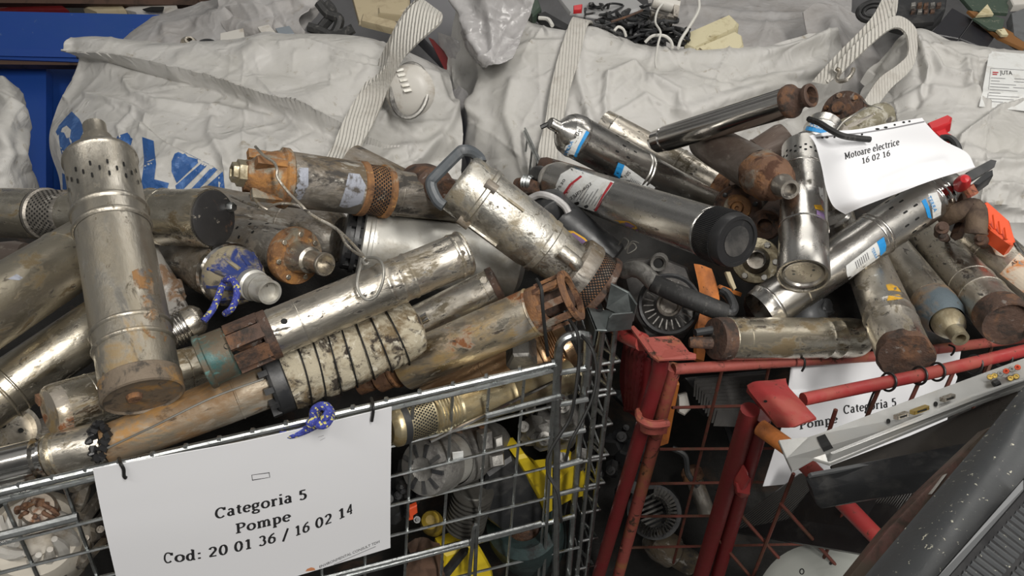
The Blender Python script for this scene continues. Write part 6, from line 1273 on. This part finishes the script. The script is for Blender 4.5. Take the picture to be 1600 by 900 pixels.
# stator
r = root('motor_stator', 'bare motor stator with rows of thin metal laminations, deep between the cages', 'motor part', at=W(1030, 800, 1.6))
for k in range(24):
    t = -1.5+k*.17; c = (1022+34*math.cos(t), 800+38*math.sin(t)); c2 = (1022+24*math.cos(t), 800+26*math.sin(t))
    mb = MB(); tube(mb, [W(c[0], c[1], 1.50), W(c2[0], c2[1], 1.47), W(c2[0]-3, c2[1]+4, 1.52)], .003, 6); mb.build('lamination_tooth', casting, r)
for k in range(7):
    mb = MB(); tube(mb, [W(1002, 782+k*8, 1.52), W(1030+3*k-k*k*.4, 768+k*8, 1.52)], .0026, 6); mb.build('winding_bar', casting, r)
mb = MB(); lathe_px(mb, (1022, 800, 1.53), (1024, 796, 1.62), [(0, 70), (0, 84), (.8, 88), (1, 0)], 30); mb.build('core', blackg, r)
P = pump('pump_motor', 'slim dim metal tube with rusty clamp, deep behind the mesh of the red cage', (1082, 742, 1.55), (1104, 800, 1.55), 26, [('clamp', rust, [(-.2, 0), (-.2, .9), (-.1, 1.3), (.1, 1.3), (.15, .9)]), ('casing', steel_m, [(.1, 1), (1, 1), (1.05, .8), (1.05, 0)])])
P = pump('small_motor', 'dim round motor low in the dark of the hinder red cage', (1030, 850, 1.6), (1080, 880, 1.62), 40, [('casing', steel_m, [(-.3, 0), (-.3, .9), (0, 1.3), (.4, 1.3), (.5, 1), (1, 1), (1.05, 0)])])
for i, (pts, lb) in enumerate((([(1085, 620), (1120, 640), (1145, 700), (1130, 760)], 'dark hose curving down inside the hinder red cage, leftmost'), ([(1050, 700), (1070, 712), (1075, 740), (1090, 760)], 'grey hose bent beside the rusty clamp in the hinder red cage'), ([(1170, 600), (1176, 660), (1150, 740), (1120, 770)], 'dark hose hanging next to the bright red corner post'))):
    tie(lb, pxs([p+(1.45,) for p in pts]), .006, 'hose', blackg, 'hose')
# small items around the upright pump
r = root('cable_gland', 'open round pipe stub in the gap below the bolted flange ring', 'fitting', at=W(1176, 472, 1.35))
mb = MB(); lathe_px(mb, (1173, 468, 1.26), (1178, 490, 1.36), [(0, 10), (-.02, 16), (0, 20), (.3, 20), (.35, 26), (1, 26), (1, 0)], 24); mb.build('stub', rust_d, r)
mb = MB(); lathe_px(mb, (1173, 468, 1.262), (1178, 490, 1.36), [(0.02, 0), (0.02, 10)], 24); mb.build('bore', hole, r)
for i, (x, y, lb) in enumerate(((1262, 492, 'crumpled grey scrap glove-like cover under the open rim of the diagonal pump'), (1286, 484, 'torn grey plastic scrap right of the open-rimmed pump end'))):
    V = surf([[(x-12, y-12, 1.3), (x+4, y-18, 1.3), (x+18, y-10, 1.32)], [(x-14, y, 1.28), (x+2, y-3, 1.26), (x+20, y, 1.28)], [(x-10, y+10, 1.28), (x+3, y+12, 1.27), (x+16, y+8, 1.28)]], 24, 24, [], 14, i, 3); tag(grid_mb(V, .004).build('scrap_cover', greyp), lb, 'scrap')
body('broken_bracket', 'thin broken orange strip between the rubber handle and the open-rimmed pump', 'bracket', [('strip', [(1122, 450, 1.26), (1128, 446, 1.26), (1160, 458, 1.28), (1158, 464, 1.28)], orangep, .006)], None, cham=.001)
body('wood_splinter', 'thin light wooden splinter pointing down beside the bolted flange ring', 'splinter', [('splinter', [(1134, 424, 1.22), (1141, 424, 1.22), (1151, 450, 1.21), (1147, 453, 1.21), (1140, 440, 1.21)], beigep, .006)], None, cham=.001)
tie('thin clear wires curled in the shadow below the long red-labelled pump', [W(966, 384, 1.2), W(974, 372, 1.19), (W(982, 378, 1.18)), W(976, 390, 1.18), W(988, 380, 1.18), W(994, 388, 1.18), W(980, 396, 1.18), W(986, 378, 1.18), W(998, 380, 1.18)], .0012, 'wire', greyw)
# between pump18 and pump22
r = root('round_cover', 'dark round cap with pale wrapped rim behind the aluminium pump', 'cap', at=W(870, 335, 1.25))
mb = MB(); lathe_px(mb, (872, 344, 1.20), (858, 326, 1.24), [(0, 0), (0, 60), (.03, 66), (.3, 68), (1, 68), (1, 0)], 36); mb.build('cap', blackg, r)
mb = MB(); tube(mb, spline(pxs([(826, 312, 1.22), (845, 304, 1.2), (866, 310, 1.19), (882, 322, 1.18), (888, 332, 1.18)])), .006, 8); mb.build('wrapped_rim', film, r)
P = pump('pump_motor', 'body beneath the aluminium pump end with large purple yellow-edged sticker', (900, 360, 1.22), (960, 410, 1.22), 60, [('casing', blackg, [(-.4, 0), (-.4, 1), (.9, 1), (.95, .9), (.95, 0)])])
decal('sticker', [[(879, 364), (884, 360), (896, 361), (914, 372), (926, 385), (922, 390), (906, 398), (892, 390)]], [P.last], laby, P.root, .0008)
decal('sticker', [[(883, 366), (896, 364), (912, 374), (922, 384), (906, 394), (894, 386)]], [P.last], labp, P.root, .0012, label='purple sticker')
P = pump('pump_motor', 'reddish-brown labelled barrel behind the left end of the red-labelled pump', (850, 262, 1.52), (930, 285, 1.5), 34, [('casing', rust_d, [(-.1, 0), (-.1, .8), (0, 1), (1, 1), (1, 0)])])
r = root('plug_coupling', 'small ribbed clamp at the left end of the red-labelled pump', 'clamp', at=W(825, 290, 1.3))
mb = MB(); lathe_px(mb, (808, 288, 1.35), (838, 294, 1.32), [(0, 0), (0, 20), (.3, 26), (.6, 26), (1, 20), (1, 0)], 20); mb.build('body', rust_d, r)
mb = MB(); lathe_px(mb, (818, 284, 1.33), (832, 286, 1.32), [(0, 18), (.1, 24), (.3, 18), (.4, 24), (.6, 18), (.7, 24), (1, 18)], 20); mb.build('ribs', galv, r)
# hidden dark valve behind handle
P = pump('pump_motor', 'dark rusty fitting framed by the charcoal carry handle', (700, 300, 1.24), (655, 285, 1.34), 66, [('casing', rust_d, [(0, 0), (0, .6), (.1, .7), (.4, .7), (.45, 1), (.8, 1.05), (1.1, .9), (1.1, 0)])])
# upper right heap bits
r = root('wire_hook', 'bent bright metal hook standing above the rusty outlet flange', 'hook', at=W(1318, 118, 1.6))
mb = MB(); tube(mb, spline(pxs([(1307, 107, 1.60), (1312, 112, 1.60), (1308, 122, 1.58), (1312, 127, 1.57), (1324, 124, 1.56), (1332, 114, 1.57), (1333, 108, 1.58)])), .0045, 8); mb.build('hook_bar', steel_d, r)
tie('thin grey wire arching over the mossy motor', [W(1322, 145, 1.6), W(1340, 150, 1.55), W(1356, 164, 1.5), W(1372, 168, 1.48), W(1384, 176, 1.48)], .0016, 'wire', greyw)
tie('thin wire curving left of the mossy motor', [W(1306, 205, 1.42), W(1318, 190, 1.42), W(1336, 178, 1.42), W(1352, 168, 1.45)], .0018, 'wire', greyw)
r = root('red_clamp', 'bright red plastic clamp handle poking out right of the Motoare paper', 'clamp', at=W(1470, 200, 1.25))
mb = MB(); slab(mb, pxs([(1448, 192, 1.27), (1482, 178, 1.26), (1488, 182, 1.26), (1486, 190, 1.25), (1474, 196, 1.25), (1462, 200, 1.25), (1454, 202, 1.25)]), .02, .003)
slab(mb, pxs([(1454, 200, 1.26), (1476, 194, 1.26), (1482, 206, 1.25), (1490, 212, 1.25), (1488, 218, 1.25), (1468, 214, 1.25)]), .025, .003); mb.build('grip', redc, r)
mb = MB(); tube(mb, spline(pxs([(1470, 216, 1.25), (1484, 216, 1.24), (1494, 226, 1.23), (1498, 238, 1.22)])), .006, 8); mb.build('spring', blackg, r)
r = root('jumper_clamp', 'black two-pronged plastic clamp with red grip at the right of the heap', 'clamp', at=W(1530, 275, 1.2))
for q in ([(1500, 282, 1.19), (1512, 268, 1.2), (1550, 248, 1.22), (1559, 250, 1.22), (1556, 260, 1.22), (1520, 282, 1.19)], [(1518, 288, 1.19), (1540, 268, 1.2), (1552, 264, 1.21), (1553, 272, 1.2), (1528, 290, 1.18)]):
    mb = MB(); slab(mb, pxs(q), .022, .003); mb.build('prong', blackg, r)
mb = MB(); lathe_px(mb, (1506, 282, 1.16), (1500, 292, 1.20), [(-.3, 0), (-.25, 12), (0, 20), (.5, 24), (1, 18), (1.1, 0)], 24); mb.build('grip', redc, r)
mb = MB(); tube(mb, pxs([(1512, 292, 1.18), (1520, 305, 1.18)]), .009, 10); mb.build('cable_sleeve', redw, r)
chunk('rusty_fitting', 'knot of rusty clamps and fittings under the black two-pronged clamp', 1502, 338, 1.24, 62, 70, rust_d, 31, 12, 'fitting')
r = root('pipe_elbow', 'rusty brown pipe elbow between the label end and the red-orange shell', 'pipe', at=W(1510, 350, 1.25))
mb = MB(); tube(mb, spline(pxs([(1476, 340, 1.24), (1500, 330, 1.21), (1522, 325, 1.20), (1526, 345, 1.19), (1524, 365, 1.19)])), .016, 12); mb.build('pipe', mat('brown_crust', (.13, .09, .06), .8, 0, [((.06, .04, .03), 20, .45, .6, .9, 0)], .6, 70), r)
r = root('plastic_shell', 'red-orange ribbed plastic shell at the right edge above the stickered pump', 'plastic part', at=W(1560, 350, 1.25))
mb = MB(); slab(mb, pxs([(1535, 318, 1.26), (1542, 314, 1.26), (1578, 344, 1.23), (1588, 378, 1.21), (1580, 382, 1.21), (1548, 358, 1.22), (1536, 344, 1.24)]), .03, .003); mb.build('shell', redorange, r)
for k in range(4):
    mb = MB(); x = 1543+k*9; y = 326+k*10; tube(mb, pxs([(x, y, 1.235-k*.006), (x+3, y+24-k*2, 1.228-k*.006)]), .0022, 6); mb.build('rib', redorange, r)
tie('bright thin metal strip along the right side of the red-orange shell', [W(1586, 380, 1.2), W(1594, 392, 1.19), W(1612, 410, 1.18)], .003, 'metal_strip', steel_b, 'strip')

# ---------------------------------------------------------------- lower right: scrap monitors
r = root('chassis_panel', 'pale metal screen chassis strip with a row of sockets, leaning over the front red cage', 'chassis', at=W(1400, 660, .82))
mb = MB(); slab(mb, pxs([(1216, 688, .84), (1262, 683, .84), (1272, 680, .84), (1440, 618, .845), (1640, 545, .86), (1640, 590, .83), (1520, 632, .82), (1296, 724, .80), (1270, 716, .80), (1237, 735, .80), (1228, 716, .82)]), .004, .001); cho = mb.build('plate', chass, r, smooth=False)
mb = MB(); slab(mb, pxs([(1296, 722, .798), (1520, 630, .818), (1640, 588, .828), (1640, 580, .822), (1520, 620, .812), (1300, 710, .792)]), .003, .001); mb.build('lip', chass, r, smooth=False)
decal('slot', [[(1276, 683), (1289, 678), (1302, 700), (1287, 706)]], [cho], hole, r, .001)
def sock(x, y, w_, h_, m_, nm, ins=True):
    mb = MB(); q = [(x-w_, y+h_*.35+w_*.36), (x+w_, y+h_*.35-w_*.36), (x+w_, y-h_-w_*.36), (x-w_, y-h_+w_*.36)]
    d = .82+(x-1400)*.0001; slab(mb, [W(a, b, d-.008) for a, b in q], .01, .001); o = mb.build(nm, m_, r, smooth=False)
    if ins:
        qq = [(x+(a-x)*.6, y-h_*.3+(b-(y-h_*.3))*.5) for a, b in q]; decal(nm+'_opening', [qq], [o], hole, r, .0008)
sock(1412, 652, 9, 4.5, steel_d, 'serial_socket'); sock(1441, 643, 12, 4.5, gold, 'video_socket'); sock(1485, 624, 9, 4.5, steel_d, 'serial_socket')
for x, y in ((1388, 658), (1462, 631)):
    decal('jack_hole', [[(x+3.4*math.cos(a), y+4*math.sin(a)) for a in np.linspace(0, 2*PI, 12, endpoint=False)]], [cho], hole, r, .001)
for k, (x, y) in enumerate(((1547, 589), (1554, 587), (1563, 584), (1572, 580), (1581, 577), (1590, 574), (1579, 591), (1588, 588))):
    mb = MB(); d = .838; p = W(x, y, d-.004); n_ = (CAM-p).normalized(); x_, y_, z_ = frame(p, p+n_)
    M = Matrix.Translation(p) @ Matrix(((x_.x, y_.x, z_.x, 0), (x_.y, y_.y, z_.y, 0), (x_.z, y_.z, z_.z, 0), (0, 0, 0, 1)))
    lathe(mb, [(-.008, .0032), (0, .0032), (.001, .0026), (.001, .0014), (-.002, .0012), (-.002, 0)], M, 14); mb.build('phono_socket', (gold, gold, chass, redorange, chass, redorange, gold, gold)[k], r)
mb = MB(); tube(mb, pxs([(1553, 601, .826), (1560, 597, .826)]), .004, 10); mb.build('round_socket', blackp, r)
body('screen_bezel', 'long black screen frame edge jutting from under the pale chassis', 'screen', [
 ('bezel', [(1258, 744, .86), (1262, 740, .86), (1480, 700, .84), (1520, 690, .82), (1500, 728, .80), (1330, 756, .84), (1276, 768, .86), (1268, 762, .86)], blackg, .03), ('edge', [(1262, 739, .855), (1480, 699, .835), (1480, 704, .832), (1264, 744, .852)], greyp, .004)], None, cham=.003)
body('black_panel', 'dark smoky panel filling the gap between the pale chassis and the black bezel', 'panel', [
 ('panel', [(1296, 728, .88), (1420, 680, .86), (1590, 608, .84), (1610, 640, .80), (1510, 700, .82), (1300, 740, .88)], mat('smoky_panel', (.05, .045, .04), .3, 0, [((.10, .085, .07), 10, .5, .7, .4, 0)], .1, 30), .01)], None, cham=.002)
# ribbed grille
r = root('grille_panel', 'large dark panel of fine parallel ribs lying behind the red brace tube', 'panel', at=W(1300, 800, 1.1))
g4 = [(1130, 828, 1.30), (1250, 740, 1.16), (1480, 715, 1.0), (1385, 872, .98)]
def bil(u_, v_): a, b, c, d_ = [Vector(q) for q in g4]; p = (a*(1-u_)+d_*u_)*(1-v_)+(b*(1-u_)+c*u_)*v_; return W(p.x, p.y, p.z)
mb = MB(); slab(mb, [bil(0, 0), bil(1, 0), bil(1, 1), bil(0, 1)], .015); mb.build('backing', blackp, r, smooth=False)
mb = MB()
for k in range(58): tube(mb, [bil((k+.5)/58, .02)+Vector((0, -.001, .002)), bil((k+.5)/58, .98)+Vector((0, -.001, .002))], .0016, 5)
mb.build('ribs', mat('rib_plastic', (.06, .058, .055), .4), r, kind=None)
r = root('pale_disc', 'pale round lid at the bottom behind the thin red mesh', 'lid', at=W(1300, 930, 1.1))
mb = MB(); lathe_px(mb, (1298, 968, 1.10), (1304, 985, 1.25), [(0, 0), (0, 200), (.05, 232), (.3, 246), (.6, 246), (1, 240), (1, 0)], 64); o = mb.build('lid', mat('pale_grey_plastic', (.26, .27, .25), .5, 0, [((.17, .17, .16), 6, .5, .7, .6, 0)], .05, 30), r)
decal('round_mark', [([(1253+4*math.cos(a), 893+5*math.sin(a)) for a in np.linspace(0, 2*PI, 14, endpoint=False)], [[(1253+2.4*math.cos(a), 893+3.4*math.sin(a)) for a in np.linspace(0, 2*PI, 14, endpoint=False)]]), [(1298+2.5*math.cos(a), 880+3*math.sin(a)) for a in np.linspace(0, 2*PI, 8, endpoint=False)]], [o], hole, r, .001)
# big set back
r = root('monitor_back', 'large charcoal screen back with vent slots and dust specks, bottom right corner', 'monitor', at=W(1550, 800, .62))
V = surf([[(1665, 540, .74), (1700, 540, .74), (1800, 560, .72)], [(1600, 604, .72), (1640, 610, .70), (1760, 640, .70)], [(1536, 682, .70), (1590, 690, .67), (1720, 720, .66)], [(1440, 795, .66), (1510, 805, .625), (1660, 830, .62)], [(1330, 925, .62), (1420, 935, .58), (1580, 960, .57)], [(1240, 1030, .6), (1340, 1040, .56), (1520, 1060, .54)]], 60, 80)
tvo = grid_mb(V, .02).build('back_shell', tvgrey, r)
g5 = [(1478, 905, .572), (1600, 766, .622), (1740, 900, .60), (1620, 1040, .55)]
def bil5(u_, v_): a, b, c, d_ = [Vector(q) for q in g5]; p = (a*(1-u_)+b*u_)*(1-v_)+(d_*(1-u_)+c*u_)*v_; return W(p.x, p.y, p.z)
mb = MB(); slab(mb, [bil5(-.15, 0), bil5(1.3, 0), bil5(1.3, 1), bil5(-.15, 1)], .02, .002); mb.build('vent_panel', tvdark, r, smooth=False)
mb = MB(); q = [(1462, 905, .574), (1600, 748, .624), (1600, 762, .62), (1476, 905, .57)]; slab(mb, pxs(q), .012, .002); mb.build('vent_border', mat('smooth_grey', (.16, .165, .17), .3), r, smooth=False)
for k in range(21):
    u0 = .02+k*.056
    for j in range(2):
        mb = MB(); a, b = bil5(u0, .06+.30*j), bil5(u0+.03, .31+.30*j); up = (CAM-a).normalized()*.001; tube(mb, [a+up, b+up], .0024, 6); mb.build('vent_louvre', tvgrey, r)
r = root('frame_strip', 'brown-edged frame tube running along the charcoal screen back', 'strip', at=W(1440, 790, .72))
mb = MB(); slab(mb, pxs([(1545, 668, .72), (1556, 664, .72), (1470, 766, .70), (1400, 846, .685), (1345, 912, .67), (1318, 912, .67), (1385, 828, .69), (1440, 768, .70)]), .02, .003); so = mb.build('strip', mat('brown_strip', (.10, .075, .055), .6, 0, [((.16, .07, .06), 8, .52, .64, .6, 0), ((.05, .035, .025), 22, .5, .65, .7, 0)], .2, 40), r)
mb = MB(); slab(mb, pxs([(1476, 742, .70), (1480, 740, .70), (1456, 772, .695), (1452, 772, .695)]), .006); mb.build('chipped_edge', whitep, r, smooth=False)

# ---------------------------------------------------------------- things on top of the bags
def cable(label, pts, r_=.004, m_=None): return tie(label, pxs(pts), r_, 'cable', m_ or blackw, 'cable')
r = root('plastic_casing', 'yellowed dirty plastic casing lying on the middle bag top', 'casing', at=W(1120, 60, 1.9))
mb = MB(); slab(mb, pxs([(1070, 52, 1.93), (1142, 21, 1.95), (1155, 34, 1.93), (1152, 42, 1.92), (1082, 76, 1.88), (1070, 72, 1.9)]), .05, .008); mb.build('upper_shell', creamp, r)
mb = MB(); slab(mb, pxs([(1084, 76, 1.87), (1150, 48, 1.90), (1160, 54, 1.90), (1163, 70, 1.88), (1158, 77, 1.87), (1086, 78, 1.86)]), .04, .006); mb.build('lower_shell', creamp, r)
body('plastic_strip', 'long beige plastic profile behind the lifting loop of the lettered bag', 'plastic strip', [('profile', [(566, 20, 2.02), (620, 33, 1.98), (618, 46, 1.96), (562, 32, 2.0)], beigep, .02)], None)
body('plastic_strip', 'upper short beige plastic profile left of the tall loop', 'plastic strip', [('profile', [(590, 10, 2.04), (632, 18, 2.02), (630, 24, 2.0), (590, 20, 2.02)], beigep, .02)], None)
body('cardboard_piece', 'tan cardboard sheet at the top edge behind the tall loop', 'cardboard', [('sheet', [(545, -20, 2.2), (640, -20, 2.2), (640, 14, 2.12), (560, 36, 2.08)], beigep, .01)], None)
body('grey_box', 'plain grey casing filling the gap between the two big bags at the top', 'casing', [('shell', [(640, -40, 2.5), (722, -40, 2.5), (722, 80, 2.35), (690, 90, 2.3), (640, 40, 2.4)], mat('mid_grey', (.17, .17, .18), .5), .05)], None)
body('red_lever', 'dark red metal piece in the gap left of the middle bag', 'metal part', [('lever', [(668, 56, 2.06), (676, 60, 2.05), (700, 86, 2.02), (713, 88, 2.02), (708, 100, 2.01), (706, 130, 2.0), (700, 138, 2.0), (694, 110, 2.01)], redd, .03)], None)
body('grey_plug', 'small pale board piece with printed square on the lettered bag top', 'board', [('board', [(344, 52, 1.92), (380, 44, 1.94), (382, 60, 1.9), (344, 64, 1.9)], whitep, .008)], None, cham=.001)
r = root('metal_nut', 'small shiny ring nut on the rim of the lettered bag', 'nut', at=W(295, 66, 1.9)); mb = MB(); lathe_px(mb, (296, 62, 1.88), (296, 72, 1.9), [(0, 8), (0, 14), (.3, 16), (.5, 26), (1, 28), (1, 0)], 20); mb.build('nut', steel_d, r)
mb = MB(); tube(mb, ring_pts(324, 68, 12, 5, 1.88), .004, 6); tag(mb.build('ring', blackg), 'small dark ring beside the ring nut on the lettered bag', 'ring')
for i, (pts, lb) in enumerate(([[(490, 58), (505, 40), (520, 20), (510, 5)], 'thick black twisted strap at the top of the lettered bag, upper strand'], [[(498, 5), (512, 22), (530, 30), (524, 50), (512, 58)], 'thick black twisted strap at the top of the lettered bag, crossing strand'], [[(482, 42), (500, 48), (520, 56), (540, 50), (552, 44)], 'thick black twisted strap at the top of the lettered bag, lowest strand'])):
    tie(lb, pxs([(a, b, 1.93-.01*i) for a, b in pts]), .013, 'rubber_strap', rubber, 'strap')
body('small_boards', 'stack of thin pale boards at the left of the black strap', 'board', [('board', [(402, 42, 1.92), (420, 38, 1.93), (432, 52, 1.9), (412, 56, 1.89)], whitep, .01), ('board', [(430, 44, 1.93), (452, 40, 1.94), (460, 52, 1.9), (436, 54, 1.9)], mat('blue_grey_board', (.22, .25, .28), .5), .006)], None, cham=.001)
# cable nest
rn = random.Random(12)
names = ['black', 'dark', 'thin black', 'looped black', 'curled dark', 'coiled', 'bent black', 'tangled', 'grey-black', 'short black', 'long dark', 'kinked']
nest = MB()
for k in range(46):
    x, y = rn.uniform(925, 1060), rn.uniform(20, 66); pts = [W(x, y, 1.93)]
    for j in range(5): x += rn.uniform(-30, 30); y += rn.uniform(-14, 14); x = min(1075, max(915, x)); y = min(70, max(6, y)); pts.append(W(x, y, 1.93+rn.uniform(-.04, .05)+(.10 if y < 30 else 0)))
    tube(nest, spline(pts, 5), rn.choice([.003, .004, .005]), 6)
tag(nest.build('cable_tangle', blackg), 'tangle of thin dark cables spilling from the middle bag', 'cables', kind='stuff')
cable('white cable loop standing up in the dark cable tangle', [(1008, 66, 1.87), (1020, 56, 1.86), (1038, 56, 1.86), (1048, 64, 1.86), (1051, 74, 1.84)], .004, whitew)
cable('long white cable arching from the top edge down to the yellowed casing', [(1090, -10, 1.98), (1092, 14, 1.94), (1078, 40, 1.9), (1064, 62, 1.87), (1060, 75, 1.85)], .004, whitew)
cable('thin white cable running down the front of the middle bag', [(1050, -6, 1.96), (1030, 12, 1.92), (1024, 34, 1.88), (1032, 50, 1.83), (1028, 70, 1.80), (1024, 95, 1.735), (1026, 108, 1.70)], .0028, whitew)
cable('short white cable in the gap left of the webbing loop', [(842, 28, 1.86), (856, 30, 1.85), (863, 40, 1.83)], .005, whitew)
cable('pale cable curl just right of the webbing loop top', [(960, 48, 1.86), (966, 42, 1.86), (974, 46, 1.86), (978, 56, 1.84)], .0035, whitew)
cable('red-brown cable across the cable tangle', [(955, 34, 1.87), (980, 26, 1.88), (1004, 16, 1.9)], .003, rust_d)
body('keyboard_strip', 'black ribbed strip with green connector at the top left of the middle bag', 'connector', [('ribbed_strip', [(838, 20, 1.92), (850, 16, 1.93), (892, 40, 1.9), (888, 50, 1.88), (850, 34, 1.9)], blackp, .02), ('connector', [(812, -10, 1.95), (840, -6, 1.95), (846, 12, 1.92), (832, 24, 1.9), (818, 10, 1.93)], greend, .03)], None)
body('red_toggle', 'small bright red plastic toggle at the top of the middle bag', 'plastic part', [('toggle', [(896, 8, 1.97), (910, 6, 1.97), (909, 15, 1.96), (896, 16, 1.96)], redc, .012)], None, cham=.002)
body('grey_tray', 'pale grey sheet cover behind the dark cable tangle', 'cover', [('sheet', [(852, -30, 2.2), (960, -30, 2.2), (1010, 10, 2.05), (950, 28, 2.0), (890, 20, 2.02)], mat('tray_grey', (.35, .35, .35), .5), .008)], None)
r = root('transformer', 'white-wound transformer coil with steel frame at the top middle', 'transformer', at=W(1040, 10, 1.96))
mb = MB(); lathe_px(mb, (1020, 2, 1.95), (1060, 12, 1.95), [(0, 0), (0, 22), (1, 22), (1, 0)], 24); mb.build('coil', whitep, r)
mb = MB(); slab(mb, pxs([(1016, 14, 1.93), (1054, 22, 1.93), (1054, 28, 1.92), (1018, 20, 1.92)]), .03, .002); slab(mb, pxs([(1054, -6, 1.94), (1064, -4, 1.94), (1060, 26, 1.92), (1052, 24, 1.92)]), .03, .002); mb.build('frame', steel_m, r)
# electronics on the right bag
body('tablet_shell', 'matt black flat shell pair lying on the right bag, left of the boards', 'shell', [('left_shell', [(1455, 52, 1.92), (1488, 12, 2.0), (1520, 30, 1.98), (1498, 60, 1.90)], mat('matt_black', (.018, .018, .022), .35), .012), ('right_shell', [(1500, 60, 1.90), (1521, 31, 1.97), (1554, 58, 1.92), (1540, 76, 1.88)], mat('matt_black'  , (0, 0, 0)), .012)], None, cham=.002)
body('circuit_board', 'brown circuit board edge with dust under the green boards, top right', 'circuit board', [('board', [(1512, 16, 1.97), (1526, 18, 1.98), (1608, 66, 1.88), (1600, 76, 1.86), (1560, 58, 1.9)], mat('brown_board', (.22, .10, .03), .5), .008)], None, cham=.001)
body('circuit_board', 'green circuit board with a cream triangular corner, top right', 'circuit board', [('board', [(1520, 28, 1.94), (1548, 22, 1.95), (1570, 30, 1.94), (1566, 48, 1.9), (1545, 44, 1.91)], greend, .006), ('corner', [(1526, 24, 1.93), (1543, 6, 1.95), (1553, 22, 1.93)], creamp, .008), ('corner', [(1558, 46, 1.89), (1570, 44, 1.89), (1576, 54, 1.88), (1566, 54, 1.88)], creamp, .008)], None, cham=.001)
body('circuit_board', 'large dark green board standing at the very top right', 'circuit board', [('board', [(1480, -30, 2.1), (1580, -30, 2.1), (1575, 20, 1.98), (1520, 16, 1.99)], greend, .01)], None, cham=.001)
body('grey_housing', 'grey tilted plastic housing at the top right edge', 'housing', [('shell', [(1580, 20, 1.95), (1610, 8, 1.96), (1640, 60, 1.88), (1600, 66, 1.88), (1584, 56, 1.9)], greyp, .03), ('clear_part', [(1578, -4, 2.0), (1612, -8, 2.0), (1612, 6, 1.98), (1584, 8, 1.98)], whitep, .02)], None, cham=.003)
r = root('drive_unit', 'black electronic drive with exposed brown mechanics at the top, right of the loops', 'drive', at=W(1440, 20, 2.0))
mb = MB(); slab(mb, pxs([(1392, -20, 2.1), (1482, -20, 2.1), (1478, 14, 2.0), (1460, 30, 1.96), (1430, 36, 1.94), (1396, 28, 1.98)]), .04, .004); mb.build('case', blackg, r)
for k in range(9):
    mb = MB(); x = 1424+(k % 5)*10; y = 4+(k//5)*10; slab(mb, pxs([(x, y, 1.99), (x+7, y-1, 1.99), (x+7, y+4, 1.98), (x, y+5, 1.98)]), .01, .001); mb.build('mechanism', rust_d if k % 3 else casting, r)
mb = MB(); slab(mb, pxs([(1408, 28, 1.94), (1462, 26, 1.93), (1460, 34, 1.92), (1412, 38, 1.92)]), .012, .002); mb.build('front_bar', blackp, r)
mb = MB(); tube(mb, ring_pts(1363, 18, 22, 14, 1.99, -.2), .008, 8); tube(mb, ring_pts(1363, 18, 14, 8, 1.99, -.2), .006, 8); tag(mb.build('coiled_cable', blackp), 'coiled black cable between the white loops at the top', 'cable')
# stuff on top of the blue bay
body('red_fender', 'dark red curved panel lying on top of the blue beam at the left', 'panel', [('panel', [(-20, 2, 2.7), (50, -6, 2.7), (90, 2, 2.68), (106, 14, 2.64), (60, 14, 2.64), (-20, 16, 2.66)], redd, .03)], None)
body('crushed_box', 'crumpled beige packaging on top of the blue beam', 'packaging', [('box', [(128, 8, 2.68), (160, 2, 2.7), (190, 4, 2.7), (196, 14, 2.64), (150, 16, 2.64)], beigep, .04)], None)
body('white_shell', 'white plastic shell with dark oval opening on top of the blue beam', 'plastic part', [('shell', [(194, 14, 2.66), (206, 8, 2.68), (240, 6, 2.68), (276, 8, 2.66), (280, 20, 2.62), (212, 18, 2.62)], whitep, .04), ('opening', [(222, 14, 2.60), (236, 10, 2.61), (256, 10, 2.61), (254, 17, 2.6), (228, 17, 2.595)], hole, .004)], None, cham=.002)

# ---------------------------------------------------------------- details hang from the part they sit on
CARRIER = {'slots': ('perforated_head', 'casing'), 'vent_holes': ('casing',), 'strainer_holes': ('strainer', 'strainer_rim'), 'binding_wire': ('insulation_wrap',),
 'bolt': ('flange', 'disc', 'end_plate', 'intake_bar'), 'cap_rib': ('blue_cap',), 'plug_rib': ('end_plug',), 'grip_ribs': ('black_cap',), 'cap_face': ('black_cap',), 'clamp_tooth': ('clamp_ring',),
 'head_rib': ('discharge_head',), 'body_rib': ('body',), 'lettering': ('sheet',), 'small_box': ('sheet',), 'footer_text': ('sheet',), 'footer_emblem': ('sheet',), 'pencil_mark': ('sheet',),
 'punch_hole': ('sheet',), 'sleeve_edge_line': ('sheet',), 'printed_letter': ('bag_body',), 'printed_emblem': ('bag_body',), 'moss_crust': ('casing',), 'drain_plug': ('end_cap',),
 'rust_patch': ('casing',), 'dent_stain': ('casing',), 'bracket_hole': ('corner_bracket',), 'bolt_hole': ('corner_plate',), 'fan_blade': ('fan_ring',), 'face_vane': ('front_housing',),
 'slot': ('plate',), 'jack_hole': ('plate',), 'vent_louvre': ('vent_panel',), 'label_text': ('label', 'paper_label'), 'label_mark': ('paper_label',), 'label_border': ('label',), 'barcode': ('label',), 'sticker_text': ('sticker',),
 'serial_socket_opening': ('serial_socket',), 'video_socket_opening': ('video_socket',), 'outlet_nut': ('discharge_head',), 'ribs': ('housing', 'body', 'backing'), 'rib': ('shell',), 'round_mark': ('lid',)}
base = lambda o: o.name.split('.')[0]
for rt in [o for o in bpy.data.objects if o.parent is None and o.type == 'EMPTY']:
    kids = sorted(rt.children, key=lambda o: KORD.get(o, 0))
    for n_, k_ in enumerate(kids):
        want = CARRIER.get(base(k_))
        if not want: continue
        c_ = [q for q in kids[:n_] if base(q) in want and q.parent is rt] or [q for q in kids if base(q) in want and q.parent is rt and q is not k_]
        if c_:
            pick = c_[-1]
            if base(k_).startswith('label'):
                wh = [q for q in c_ if 'label' not in q.keys()]; pick = wh[-1] if wh else pick
            k_.parent = pick
